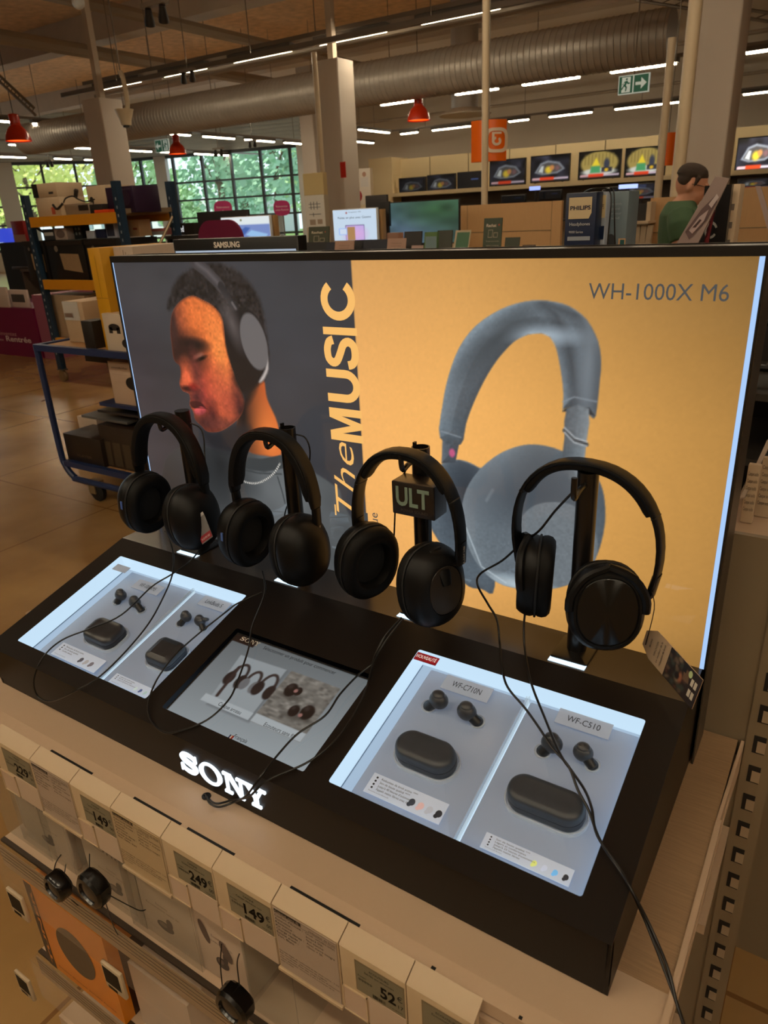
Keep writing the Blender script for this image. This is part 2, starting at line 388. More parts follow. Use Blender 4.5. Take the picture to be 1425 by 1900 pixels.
for a in ((60, 46, 9, 3.4, 1, 'yellow-green leafy tree filling the leftmost panes of the facade'), (128, 55, 8.5, 3.3, 3, 'pale yellow-green tree seen left of the big white column'),
          (0, 54, 8, 3.2, 1, 'bushy tree at the left edge of the facade glass'), (255, 48, 9.5, 3.0, 0, 'green tree just right of the big white column'),
          (335, 58, 5.5, 2.6, 0, 'low rounded tree behind the third glass bay'), (412, 44, 10, 2.7, 2, 'tall blue-green conifer in the middle of the glass facade'),
          (455, 50, 8, 2.2, 2, 'narrow conifer beside the tallest conifer'), (515, 40, 10, 2.8, 2, 'dense dark green tree behind the round magenta sign'),
          (575, 50, 9, 2.4, 0, 'green tree at the right end of the glass facade')): tree(*a)
bl = MB(mat('far_building', (196, 202, 206), .7)); q = aD(330, 400, 95); bl.box(q.x - 22, q.x + 14, q.y, q.y + 8, 0, 4.2)
bl.m(flat((120, 140, 150)))
for k in range(8): bl.box(q.x - 20 + k * 4, q.x - 18 + k * 4, q.y - .1, q.y, 1.4, 2.8)
solo(bl, 'building', 'long low pale building across the lawn behind the trees', 'building')

# ================================================================ ceiling fittings
housing = mat('lamp_housing', (96, 92, 88), .5); tubeon = glow((255, 236, 202), LAMP)
tubedim = glow((255, 236, 202), LAMP * .76)
def lamp(x, y, z, L, axis, group, label, wd=.09, mt=None, hang=False):
    o = Thing('tube_light', label, 'ceiling light', (x, y, z), group)
    b = MB(housing); h = L / 2
    if axis == 'X': b.box(x - h - .05, x + h + .05, y - wd * .7, y + wd * .7, z + .012, z + .09)
    else: b.box(x - wd * .7, x + wd * .7, y - h - .05, y + h + .05, z + .012, z + .09)
    o.part(b, 'housing'); d = MB(mt or tubeon)
    if axis == 'X': d.box(x - h, x + h, y - wd / 2, y + wd / 2, z - .015, z + .012)
    else: d.box(x - wd / 2, x + wd / 2, y - h, y + h, z - .015, z + .012)
    o.part(d, 'diffuser')
    if hang: o.part(MB(greymet).tube([(x, y, z + .09), (x, y, CZ)], .006, 6), 'suspension_rod')
    return o
railm = mat('rail_metal', (128, 120, 112), .45, .5)
def rail(a, bq, wd, ht, label, hang=(), ztop=CZ):
    T = Thing('lighting_rail', label, 'rail', a); b = MB(railm); a = V(a); bq = V(bq); d = (bq - a).normalized(); u = V((-d.y, d.x, 0)) * wd / 2
    b.rings([[p - u, p + u, p + u + V((0, 0, ht)), p - u + V((0, 0, ht))] for p in (a, bq)]); T.part(b, 'channel')
    n = max(2, int((bq - a).length / 3.2))
    for i in range(n):
        p = a + (bq - a) * ((i + .5) / n); T.part(MB(greymet).tube([p + V((0, 0, ht)), (p.x, p.y, ztop)], .008, 6), 'suspension_rod')
YA = 10.42; ZA = 4.0
rail((-13.4, YA, ZA + .09), (9, YA, ZA + .09), .2, .06, 'long pale rail carrying the nearest tube light row')
rail((-13.6, YA - .45, ZA - .12), (9, YA - .45, ZA - .12), .07, .07, 'bare cable tray just under the nearest tube light row')
gA = 'tube lights of the nearest row'
for i, px in enumerate(((178, 258), (318, 322), (352, 372), (432, 540), (593, 718), (783, 930))):
    a = aZ(px[0], 166 - .2008 * (px[0] - 178), ZA).x; c = aZ(px[1], 166 - .2008 * (px[1] - 178), ZA).x
    lamp((a + c) / 2, YA, ZA, max(c - a, .15) if c - a > .3 else .5, 'X', gA, ['leftmost lit tube of the nearest ceiling light row', 'very short lit stretch second from the left in the nearest light row', 'short lit stretch third from the left in the nearest light row', 'lit tube left of the middle column top, nearest row', 'lit tube above the middle white column, nearest row', 'lit tube at the top of the picture, right end of the nearest row'][i])
YB = 16.9 * .999
YB = 15.3; ZB = 1.55 + (4.0 - 1.55) * YB / 16.9
rail((-11.2, YB, ZB + .09), (9, YB, ZB + .09), .12, .05, 'pale rail of the light row in front of the television wall')
gB = 'tube lights in front of the television wall'
for i, (a, c) in enumerate((((696, 193), (765, 184)), ((840, 174), (918, 163)), ((968, 157), (1075, 143)), ((1135, 135), (1255, 118)), ((1386, 100), (1480, 88)))):
    p = aZ(*a, ZB); q = aZ(*c, ZB); lamp((p.x + q.x) / 2, YB, ZB, q.x - p.x, 'X', gB, ['tube light left of the orange pendant near the middle', 'tube light crossed by the thin white pole', 'tube light between the white pole and the exit sign', 'tube light directly above the green exit sign', 'tube light at the right picture edge'][i])
YF = 23.4; gF = 'far tube lights by the back wall'
rail((-15, YF, 4.1), (6, YF, 4.1), .12, .05, 'thin rail of the farthest light row')
for i, (a, c, y) in enumerate(((803, 872, 240), (945, 980, 225), (1020, 1097, 214), (1142, 1231, 201), (1379, 1425, 180), (744, 774, 236), (1255, 1259, 194))):
    p = aY(a, y, YF); q = aY(c, y, YF); lamp((p.x + q.x) / 2, YF, 4.0, max(.4, q.x - p.x), 'X', gF, ['far tube light just left of the orange hanging sign', 'short far tube light right of the orange hanging sign', 'far tube light above the third television from the right', 'far tube light under the exit sign', 'far tube light right of the big right column', 'small far bluish tube right of the orange pendant', 'far tube light sliver beside the right column'][i])
def yrow(x, z, segs, group, labels, railspan):
    rail((x, railspan[0], z + .09), (x, railspan[1], z + .09), .12, .05, labels[-1])
    for i, (a, c, ya, yc) in enumerate(segs):
        p = aX(a, ya, x); q = aX(c, yc, x); lamp(x, (p.y + q.y) / 2, z, q.y - p.y, 'Y', group, labels[i])
l1 = lambda x: 224 + .083 * x
yrow(-18.1, 4.0, [(a, c, l1(a), l1(c)) for a, c in ((-60, 19), (62, 147), (183, 244), (287, 320), (332, 352), (378, 434), (456, 508), (529, 576))], 'tube lights of the long row running to the windows',
     ['first tube of the long receding row, cut by the left picture edge', 'tube of the long receding row right of the left orange pendant', 'tube of the long receding row crossing the left column', 'short tube of the long receding row left of the second pendant', 'short tube of the long receding row right of the second pendant', 'fourth tube from the far end of the long receding row', 'tube next to last in the long receding row', 'last tube at the far end of the long receding row', 'rail of the long light row running towards the windows'], (6, 24.3))
l2 = lambda x: 265 + .058 * x
yrow(-22.7, 4.0, [(a, c, l2(a), l2(c)) for a, c in ((17, 90), (122, 168), (238, 280), (292, 312), (362, 424))], 'tube lights of the second receding row',
     ['leftmost tube of the second receding row', 'tube of the second receding row touching the left column', 'tube of the second receding row right of the left column', 'short tube under the second orange pendant', 'bright last tube of the second receding row', 'rail of the second light row near the windows'], (12, 26))
l3 = lambda x: 292 + .034 * x
yrow(-26.4, 4.0, [(a, c, l3(a), l3(c)) for a, c in ((0, 47), (102, 132), (158, 171))], 'tube lights of the third receding row',
     ['left tube of the lowest receding row', 'middle tube of the lowest receding row', 'short right tube of the lowest receding row', 'rail of the lowest light row by the windows'], (14, 21))
for i, (a, c) in enumerate((((478, 226), (545, 213)), ((582, 212), (594, 208)))):
    p = aZ(*a, 4.0); q = aZ(*c, 4.0); lamp((p.x + q.x) / 2, 16.6, 4.0, q.x - p.x, 'X', 'tube lights behind the middle column', ['tube light left of the middle column, under the duct', 'tube light sliver meeting the middle column'][i], hang=True)
for i, (a, c) in enumerate((((671, 240), (717, 247)), ((648, 261), (688, 266)))):
    p = aZ(*a, 4.0); q = aZ(*c, 4.0); lamp((p.x + q.x) / 2, (p.y + q.y) / 2, 4.0, (q - p).length, 'Y', 'tube lights right of the middle column', ['upper of two small tubes right of the middle column', 'lower of two small tubes right of the middle column'][i], hang=True)
# more rows of the same shop lighting overhead and behind the viewer
for r_, (yy, n0) in enumerate(((-.9, 9), (-3.4, 9), (4.4, 5))):
    for k in range(n0):
        lamp(-7 + 2.0 * k, yy, ZA + .1, 1.4, 'X', 'overhead tube rows above and behind the shelves', 'tube light overhead, above the aisle outside the picture', .11, tubedim)
# spiral duct
ductm = mat('duct_metal', (160, 152, 142), .42, .3, noise=.12, nscale=2.5)
def duct(a, bq, r, label, seam=.10, n=28):
    a = V(a); bq = V(bq); L = (bq - a).length; k = int(L / seam); P = []; R = []
    for i in range(k + 1):
        for t, rr in ((0, r), (.42, r), (.5, r + .007), (.58, r)):
            if i == k and t > 0: break
            P.append(a + (bq - a) * ((i + t) / k)); R.append(rr)
    return solo(MB(ductm).tube(P, R, n), 'ventilation_duct', label, 'duct')
dz = aD(800, 137, 12.4); duct((-19, dz.y, dz.z), (-3.0, dz.y, dz.z), .35, 'wide ribbed grey ventilation duct running under the ceiling')
b = MB(ductm); e = aD(862, 170, 17); b.tube([(e.x, e.y, CZ), e, e + V((0, 0, -.35))], .32, 20); T = Thing('air_diffuser', 'round white ceiling air outlet under a short vertical duct behind the middle pendant', 'air outlet', e + V((0, 0, -.5))); T.part(b, 'duct'); b = MB()
b.m(flat((205, 195, 178))).at(Matrix.Translation(e + V((0, 0, -.5)))).lathe([(.1, .05), (.62, .0), (.64, .02), (.4, .12), (.3, .16)], 28)
T.part(b, 'outlet')
# sprinkler and other pipes under the ceiling
pipem = mat('pipe_paint', (150, 136, 118), .5)
def pipe(pts, r, label, m=pipem, name='pipe'): return solo(MB(m).tube(pts, r, 8), name, label, 'pipe')
pipe([(-12.4, 6, 5.2), (-12.4, 24, 5.2)], .11, 'thick pale beam pipe crossing the upper left of the ceiling')
pipe([(-15.6, 6, 5.2), (-15.6, 22, 5.2)], .14, 'pale pipe below the thick one, passing behind the left column')
q = aD(1100, 100, 12); pipe([(-12, 11.1, 4.12), (8, 11.1, 4.12)], .05, 'thin galvanised pipe just below the nearest light row', greymet)
for i, yy in enumerate((14.2, 19.5, 25.6)): pipe([(-18, yy, 4.75), (8, yy, 4.75)], .045, ['near', 'middle', 'farthest'][i] + ' of three thin sprinkler pipes crossing behind the big duct')
pw = mat('pole_white', (196, 176, 146), .4)
def pole(px, y1, y2, Y, r, label, top=None):
    a = aY(px[0], y1, Y); c = aY(px[1], y2, Y); z1 = a.z if top is None else top
    return solo(MB(pw).tube([(c.x, Y, 0), (c.x, Y, z1)], r, 12), 'power_pole', label, 'pole')
pole((906, 899), 60, 380, 6.0, .028, 'thin white pole in front of the orange hanging sign', 3.15)
pole((1294, 1258), 60, 330, 6.6, .05, 'white power pole on the left face of the big right column', 4.9)
pole((1240, 1222), 125, 345, 7.6, .035, 'slim white pole just under the exit sign arrow', 2.85)
pole((607, 604), 130, 400, 9.6, .04, 'white pole standing on the left front of the middle column', 3.72)
# orange bell pendants
orange_sh = mat('pendant_enamel', (188, 44, 12), .25, noise=.03); orange_in = mat('pendant_inner', (250, 110, 30), .5, emit=(255, 90, 20), estr=1.6)
def pendant(px, py, wpx, label):
    d = .42 * FPX / wpx; c = aD(px, py, d); T = Thing('pendant_lamp', label, 'pendant lamp', c, 'orange bell pendants')
    M = Matrix.Translation(c); b = MB(orange_sh).at(M)
    b.lathe([(.21, 0), (.205, .03), (.185, .10), (.15, .17), (.10, .225), (.085, .235)], 32, cap=False); T.part(b, 'shade')
    b = MB(orange_sh).at(M).lathe([(.085, .235), (.088, .26), (.08, .27), (.085, .37), (.08, .40), (.05, .41)], 24); T.part(b, 'neck')
    T.part(MB(orange_in).at(M).lathe([(.19, .015), (.17, .10), (.12, .18), (.08, .22)], 32), 'reflector', label='glowing orange inside of the shade')
    T.part(MB(rubber).tube([c + V((0, 0, .41)), (c.x, c.y, CZ)], .006, 6), 'cord')
pendant(35, 262, 46, 'leftmost orange bell pendant hanging near the left picture edge')
pendant(330, 286, 33, 'smallest orange bell pendant, above the window wall')
pendant(777, 224, 43, 'orange bell pendant hanging above the televisions near the middle')
# hanging signs: two orange drums with the shop emblem
orp = mat('sign_orange', (232, 104, 16), .25); offw = flat((225, 205, 180))
def drum(px, py, wpx, hpx, Y, label, emblem):
    c = aY(px, py, Y); L = (c - CAM).length; wq = wpx / FPX * L * .92; hq = hpx / FPX * L; T = Thing('hanging_sign', label, 'sign', c, 'orange hanging signs')
    ang = math.atan2(c.x, -c.y) ; M = Matrix.Translation(c) @ Matrix.Rotation(math.atan2(-c.x, c.y), 4, 'Z')
    R = wq * .62; P = [(-wq / 2 + wq * k / 14, 0) for k in range(15)]
    b = MB(orp).at(M); f = lambda x: -(math.sqrt(R * R - x * x) - math.sqrt(R * R - wq * wq / 4)); 
    b.rings([[(x, f(x), z) for x, _ in P] + [(x, -f(x) * .2 + .03, z) for x, _ in P[::-1]] for z in (-hq / 2, hq / 2)]); T.part(b, 'drum')
    if emblem:
        g = MB(offw); s = hq * .30; cx = wq * .22; steps = 40
        def W_(x, z): return M @ V((x, f(x) - .006, z))
        for k in range(steps):
            a0 = 2 * math.pi * k / steps; a1 = 2 * math.pi * (k + 1) / steps
            def sq(a, ro): ca, sa = math.cos(a), math.sin(a); q_ = (abs(ca) ** 4 + abs(sa) ** 4) ** -.25; return cx + ca * q_ * ro, sa * q_ * ro
            g.quad(*[W_(*p_) for p_ in (sq(a0, s), sq(a1, s), sq(a1, s * .74), sq(a0, s * .74))])
            if not 0.9 < a0 < 1.6: g.quad(*[W_(x_, z_ - s * .08) for x_, z_ in ((cx + s * .42 * math.cos(a0), s * .36 * math.sin(a0)), (cx + s * .42 * math.cos(a1), s * .36 * math.sin(a1)), (cx + s * .2 * math.cos(a1), s * .16 * math.sin(a1)), (cx + s * .2 * math.cos(a0), s * .16 * math.sin(a0)))])
        for x0, x1, z0, z1 in ((-.42, -.2, 0, .62), (-.42, .42, .5, .66)): g.quad(*[W_(cx + s * a, s * e) for a, e in ((x0, z0), (x1, z0), (x1, z1), (x0, z1))])
        T.part(g, 'emblem', label='white rounded square emblem')
    T.part(MB(greymet).tube([c + V((0, 0, hq / 2)), (c.x, c.y, CZ)], .006, 6), 'suspension_wire')
drum(907, 262, 62, 60, 6.3, 'curved orange hanging sign with a white rounded emblem behind the thin pole', True)
drum(1238, 277, 24, 46, 8.2, 'narrow plain orange hanging sign tucked left of the big right column', False)
# exit signs
green = mat('exit_green', (16, 92, 66), .4, emit=(16, 92, 66), estr=.25); exw = mat('exit_white', (215, 225, 215), .4, emit=(200, 215, 205), estr=.3)
def exitsign(tl, tr, br, bl, Y, label, left=False):
    a = aY(*bl, Y); bq = aY(*br, Y); t = aY(*tl, Y); wq = abs(bq.x - a.x); hq = t.z - a.z; T = Thing('exit_sign', label, 'exit sign', a, 'green exit signs'); M = frame((a.x, Y, a.z), (1, 0, 0), (0, 0, 1))
    b = MB(exw).at(M); b.box(0, wq, 0, hq, -.03, 0); T.part(b, 'panel', label='white rimmed panel'); g = MB(green).at(M); e = .004
    m_ = wq * .03; g.poly([[(m_, m_), (wq * .47, m_), (wq * .47, hq - m_), (m_, hq - m_)]], e); g.poly([[(wq * .51, m_), (wq - m_, m_), (wq - m_, hq - m_), (wq * .51, hq - m_)]], e)
    ox0, ox1 = (wq * .51, 0) if left else (0, wq * .51)
    g.m(exw); s = wq * .47
    door = [(.25, .1), (.85, .1), (.85, .9), (.25, .9)]; g.poly([[(ox0 + x * s, y * hq) for x, y in door]], e * 1.5)
    g.m(green)
    man = [[(.50, .78), (.58, .86), (.66, .80), (.60, .72)], [(.45, .68), (.62, .72), (.72, .60), (.82, .60), (.82, .54), (.68, .52), (.60, .58), (.55, .45), (.64, .38), (.58, .16), (.50, .16), (.53, .36), (.42, .42), (.30, .24), (.22, .28), (.40, .52), (.48, .62), (.38, .60), (.34, .50), (.28, .52)]]
    for l in man: g.poly([[(ox0 + x * s, y * hq) for x, y in l]], e * 2)
    g.m(exw); ar = [(.12, .42), (.5, .42), (.5, .2), (.88, .5), (.5, .8), (.5, .58), (.12, .58)]
    g.poly([[(ox1 + ((1 - x) if left else x) * s, y * hq) for x, y in ar]], e * 2); T.part(g, 'pictogram'); T.part(MB(greymet).tube([(a.x + wq / 2, Y, a.z + hq), (a.x + wq / 2, Y, CZ)], .008, 6), 'suspension_rod')
exitsign((1147, 142), (1206, 137), (1203, 172), (1146, 177), 9.0, 'green running-man exit sign with right arrow under the tube light')
exitsign((289, 260), (314, 257), (315, 282), (290, 284), 14.0, 'small green exit sign with left arrow beside the smallest pendant', True)
# spotlights and camera dome under the rails
def spot(px, py, d, label, big=1, lit=False):
    c = aD(px, py, d); T = Thing('spotlight', label, 'spotlight', c, 'twin spotlights'); k = big
    T.part(MB(flat((150, 142, 132))).at(Matrix.Translation(c)).box(-.16 * k, .16 * k, -.04 * k, .04 * k, .02 * k, .06 * k), 'bar')
    for s_ in (-1, 1):
        M = Matrix.Translation(c + V((s_ * .1 * k, 0, 0))) @ Matrix.Rotation(math.radians(25), 4, 'Y') @ Matrix.Rotation(math.radians(20), 4, 'X')
        h = MB(flat((40, 36, 34))).at(M).lathe([(.0, .02 * k), (.03 * k, .015 * k), (.036 * k, -.03 * k), (.05 * k, -.09 * k), (.05 * k, -.13 * k)], 16); ho = T.part(h, 'head')
        if lit: T.part(MB(glow((255, 230, 180), 4)).at(M).lathe([(.043 * k, -.131 * k), (.0, -.133 * k)], 16), 'lens', ho)
    T.part(MB(greymet).tube([c + V((0, 0, .06 * k)), (c.x, c.y, CZ)], .008, 6), 'suspension_rod')
spot(288, 16, 9.0, 'large twin spotlight on a grey plate at the top left', 1.3); spot(348, 136, 11.5, 'twin spotlight hanging from the nearest light row', 1, True); spot(203, 254, 13, 'small twin spotlight in front of the left column', .9, True)
spot(405, 279, 16, 'twin spotlight between the smallest pendant and the row ends', .9, True); spot(468, 264, 19, 'tiny twin spotlight above the glass facade centre', .9, False); spot(91, 301, 19, 'tiny twin spotlight above the leftmost window', .9)
c = aD(233, 222, 10.5); T = Thing('loudspeaker', 'cream cone loudspeaker hanging in front of the left column', 'loudspeaker', c); cr = flat((214, 198, 168))
T.part(MB(cr).at(Matrix.Translation(c)).lathe([(.0, -.08), (.07, -.075), (.085, 0), (.13, .12), (.135, .13), (.0, .135)], 24), 'horn'); T.part(MB(cr).tube([c + V((.03, 0, .1)), c + V((.10, 0, .2)), c + V((.09, 0, .5)), c + V((.05, 0, .6))], .035, 10, 4), 'arm'); T.part(MB(blk).at(Matrix.Translation(c)).lathe([(.0, -.11), (.05, -.1), (.05, -.078), (0, -.077)], 16), 'base_ring'); T.part(MB(greymet).tube([c + V((.05, 0, .6)), (c.x + .05, c.y, CZ)], .01, 6), 'suspension_rod')
c = aD(145, 4, 8); solo(MB(clear('dome_plastic', a=.3)).ball(c, .07, .07, .07), 'camera_dome', 'clear rounded dome at the very top left of the ceiling', 'dome camera')
for x0, y0, x1, y1, lab in ((0, 152, 66, 214, 'broken dark truss bar hanging at the upper left'), (1180, 0, 1425, 40, 'thin rail along the top right corner')):
    a = aD(x0, y0, 10); c = aD(x1, y1, 10 if x0 == 0 else 9); b = MB(greymet)
    b.tube([a, c], .02, 6); b.tube([a + V((0, 0, .09)), c + V((0, 0, .09))], .02, 6)
    for k in range(10): p1 = a.lerp(c, k / 10); p2 = a.lerp(c, (k + 1) / 10); b.tube([p1, p2 + V((0, 0, .09))], .008, 5)
    solo(b, 'lighting_truss', lab, 'truss')

# ================================================================ the headphone display stand
XL, XR = -1.083, -.090; PY = .82; PZ0, PZ1 = 1.017, 1.496; LY = .742; FY = .4625; FZ = .943; BZ = .868
SA = V((0, FY, FZ)); SV = V((0, LY - FY, PZ0 - FZ)).normalized(); SN = V((0, -SV.z, SV.y)); SM = frame(SA, (1, 0, 0), SV)   # slope frame: x, s, normal
def aS(px, py, off=0): return aP(px, py, SA + SN * off, SN)
def S2(px, py, off=0): p = aS(px, py, off); return (p.x, (p - SA).dot(SV))
stand_black = mat('stand_black', (21, 16, 14), .42, spec=.3, noise=.06, nscale=6, bump=.01, bscale=500)
led = (206, 232, 250)
D = Thing('headphone_display', 'large black lit headphone display stand with a dark and orange light box above two trays', 'display stand', ((XL + XR) / 2, .65, BZ))
def rect(x0, x1, y0, y1, r=0, n=4):
    if not r: return [(x0, y0), (x1, y0), (x1, y1), (x0, y1)]
    P = []
    for cx, cy, a0 in ((x1 - r, y1 - r, 0), (x0 + r, y1 - r, 90), (x0 + r, y0 + r, 180), (x1 - r, y0 + r, 270)):
        for k in range(n + 1): a = math.radians(a0 + 90 * k / n); P.append((cx + r * math.cos(a), cy + r * math.sin(a)))
    return P[::-1][-1:] + P[:-1] if 0 else P
LT = (-1.041, -.737, .028, .248); SC = (-.699, -.461, .029, .181); RT = (-.424, -.127, .029, .248)
SL = .2891
b = MB(stand_black)
holes = [rect(LT[0], LT[1], LT[2], LT[3], .003), rect(SC[0] - .004, SC[1] + .002, SC[2] - .002, SC[3] + .004, .003), rect(RT[0], RT[1], RT[2], RT[3], .003)]
b.at(SM).poly([rect(XL, XR, 0, SL)] + holes, 0)
b.at(Matrix.Identity(4))
# ledge with openings, front, sides, back, bottom
b.box(XL, XR, FY + .004, FY + .010, BZ + .012, FZ - .002)
b.quad((XL, FY, FZ), (XR, FY, FZ), (XR, FY + .006, FZ - .004), (XL, FY + .006, FZ - .004))
for x, s_ in ((XL, 1), (XR, -1)):
    P = [(x, FY + .006, BZ), (x, .888, BZ), (x, .888, PZ0 - .003), (x, LY, PZ0), (x, FY, FZ)]
    b.add([P[0], P[1], P[2], P[3], P[4]] + [(p[0] + s_ * .004, p[1], p[2]) for p in P], [(0, 1, 2, 3, 4)[::s_], (5, 6, 7, 8, 9)[::-s_]])
b.quad((XL, FY + .006, BZ), (XL, FY + .006, FZ - .004), (XR, FY + .006, FZ - .004), (XR, FY + .006, BZ))
b.quad((XL, FY + .006, BZ), (XR, FY + .006, BZ), (XR, .888, BZ), (XL, .888, BZ))
D.part(b, 'housing')
ledge = mat('ledge_gloss', (58, 48, 38), .26, noise=.05)
D.part(MB(ledge).box(XL, XR, LY, .888, PZ0 - .006, PZ0), 'ledge')
# trays
def tray(T, name):
    x0, x1, s0, s1 = T; dp = -.030; wall = glow((196, 224, 245), 1.0); flo = glow((180, 206, 232), .75); plat = mat('tray_acrylic', (140, 152, 172), .25, emit=(140, 160, 190), estr=.19, noise=.05, nscale=6)
    b = MB(wall).at(SM)
    b.quad((x0, s0, 0), (x0, s0, dp), (x0, s1, dp), (x0, s1, 0)); b.quad((x1, s0, 0), (x1, s1, 0), (x1, s1, dp), (x1, s0, dp))
    b.quad((x0, s1, 0), (x0, s1, dp), (x1, s1, dp), (x1, s1, 0)); b.quad((x0, s0, 0), (x1, s0, 0), (x1, s0, dp), (x0, s0, dp))
    b.m(flo); b.quad((x0, s0, dp), (x1, s0, dp), (x1, s1, dp), (x0, s1, dp)); o = D.part(b, name, label='glowing white tray recessed in the slope')
    xm = -.852 if x0 < -.7 else -.265; e = MB(plat).at(SM)
    for a, c in ((x0 + (.034 if x0 < -.7 else .022), xm - .0035), (xm + .0035, x1 - .003)): e.rbox(a, c, s0 + .002, s1 - .012, dp + .001, dp + .012, .002, .001)
    D.part(e, 'platform', o, 'pale acrylic block'); g = MB(clear('edge_acrylic', a=.10)).at(SM); g.box(xm - .0025, xm - .001, s0 + .002, s1 - .01, dp + .012, dp + .018); D.part(g, 'divider', o); g = MB(clear('edge_acrylic', a=.10)).at(SM); g.box(xm + .001, xm + .0025, s0 + .002, s1 - .01, dp + .012, dp + .020)
    D.part(g, 'divider', o); g = MB().at(SM); g.m(glow(led, .9)).box(xm - .0005, xm + .0005, s0 + .002, s1 - .01, dp + .002, dp + .0125); D.part(g, 'edge_glow', o); g = MB().at(SM)
    g.m(flat((120, 140, 160))).box(x0 + .0012, x0 + .0018, s0 + .002, s1 - .002, dp + .0, dp + .0015)
    D.part(g, 'seam_line', o); return o, dp + .0125
tl, TZ = tray(LT, 'display_tray'); tr, _ = tray(RT, 'display_tray')
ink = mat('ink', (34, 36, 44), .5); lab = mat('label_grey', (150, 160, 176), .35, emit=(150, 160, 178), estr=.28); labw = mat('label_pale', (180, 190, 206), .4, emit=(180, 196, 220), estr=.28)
def card(quadpx, tray_, text, z, name='label_card', m=lab, fill=None, hh=.55, tcol=ink, wfrac=.62):
    P = [S2(*q, z) for q in quadpx]; bl, br, tr_ = P[0], P[1], P[2]; x0 = min(p[0] for p in P); x1 = max(p[0] for p in P); s0 = (P[0][1] + P[1][1]) / 2; s1 = (P[2][1] + P[3][1]) / 2
    b = MB(m).at(SM).box(x0, x1, s0, s1, z - .001, z); b.m(tcol)
    if text: b.text(text, (x0 + x1) / 2, s0 + (s1 - s0) * .32, (s1 - s0) * hh, z + .0003, 'C', (x1 - x0) * wfrac)
    if fill: fill(b, x0, x1, s0, s1, z + .0003)
    return D.part(b, name, tray_)
CZ_ = TZ + .004
card(((247, 1092), (291, 1104), (302, 1087), (259, 1075)), tl, 'WF-1000XM5', CZ_)
card(((366, 1122), (415, 1135), (427, 1118), (381, 1105)), tl, 'LinkBuds S', CZ_)
card(((819, 1275), (902, 1305), (914, 1279), (832, 1250)), tr, 'WF-C710N', CZ_)
card(((1027, 1341), (1129, 1370), (1138, 1345), (1040, 1313)), tr, 'WF-C510', CZ_)
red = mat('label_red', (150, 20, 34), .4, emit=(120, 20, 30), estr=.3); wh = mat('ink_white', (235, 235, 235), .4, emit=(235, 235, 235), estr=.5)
card(((768, 1223), (808, 1234), (813, 1221), (775, 1209)), tr, 'NOUVEAUTÉ', -.001, 'red_label', red, tcol=wh, wfrac=.86, hh=.62)
card(((211, 1058), (232, 1062), (238, 1051), (218, 1047)), tl, '', -.001, 'small_label', lab)
def spec(icons, swatches):
    def f(b, x0, x1, s0, s1, z):
        h = s1 - s0; w_ = x1 - x0; b.m(ink)
        for i, l in enumerate(icons):
            y = s1 - h * (.18 + .17 * i); b.text(l, x0 + w_ * .13, y - h * .05, h * .15, z, wd=w_ * .034 * len(l) * .48)
            b.poly([[(x0 + w_ * .07 + h * .055 * math.cos(k), y + h * .055 * math.sin(k)) for k in np.arange(0, 6.28, .63)]], z)
        b.m(flat((120, 126, 140))).text('Retrouvez en plus Bluetooth', x0 + w_ * .05, s0 + h * .12, h * .09, z)
        for i, c in enumerate(swatches):
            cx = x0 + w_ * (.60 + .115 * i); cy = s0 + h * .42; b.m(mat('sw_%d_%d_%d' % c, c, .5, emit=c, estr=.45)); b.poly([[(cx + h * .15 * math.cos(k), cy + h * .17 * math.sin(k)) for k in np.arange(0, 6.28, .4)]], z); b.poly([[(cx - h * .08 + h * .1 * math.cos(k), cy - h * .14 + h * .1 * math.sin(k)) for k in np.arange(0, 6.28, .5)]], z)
    return f
def speccard(q, tray_, icons, sw): return card(q, tray_, '', CZ_, 'feature_card', labw, spec(icons, sw))
speccard(((94, 1216), (176, 1246), (192, 1222), (117, 1193)), tl, ['Réduction de bruit active', 'Son de haute qualité', 'Confort absolu'], [(70, 70, 80), (150, 150, 156), (100, 96, 104)])
speccard(((204, 1268), (278, 1297), (292, 1280), (216, 1250)), tl, ['Légers et confortables', 'Son de haute qualité', "Jusqu'à 20 heures d'autonomie"], [(180, 196, 196), (70, 84, 130), (150, 176, 176)])
speccard(((673, 1468), (814, 1529), (832, 1492), (696, 1433)), tr, ['Réduction de bruit active ****', 'Son de haute qualité ****', "Jusqu'à 40 heures d'autonomie*", 'Appels mains libres avec IA'], [(50, 56, 66), (190, 160, 160), (160, 166, 178), (36, 38, 44)])
speccard(((889, 1573), (1054, 1643), (1067, 1613), (905, 1546)), tr, ['Son de haute qualité ***', 'Légers et confortables', "Jusqu'à 22 heures d'autonomie", 'Appels mains libres'], [(196, 206, 120), (180, 190, 210), (100, 170, 220), (40, 42, 48)])
# touch screen
x0, x1, s0, s1 = SC; W_, H_ = x1 - x0, s1 - s0; P = Paint(W_, H_, 200, (150, 158, 162))
P.C[:] *= (.72 + .35 * (1 - P.Y / H_) + .1 * P.X / W_)[..., None]
def su(px, py): a = S2(px, py, -.004); return (a[0] - x0, a[1] - s0)
P.rect(0, .043, H_ - .016, H_, (34, 20, 18)); P.rect(-.01, .003, 0, H_, (12, 12, 12)); P.rect(0, W_, H_ - .003, H_ + .01, (12, 12, 12))
c1 = [su(*p) for p in ((383, 1303), (460, 1336), (532, 1243), (447, 1215))]; P.poly([(a[0] + .003, a[1] - .002) for a in c1], (110, 116, 120), .003); P.poly(c1, (166, 174, 178)); lo = su(383, 1303)[1]
cx0, cx1, cy0, cy1 = min(a[0] for a in c1), max(a[0] for a in c1), min(a[1] for a in c1), max(a[1] for a in c1)
P.rect(cx0, cx1, cy0, cy0 + .012, (190, 198, 202))
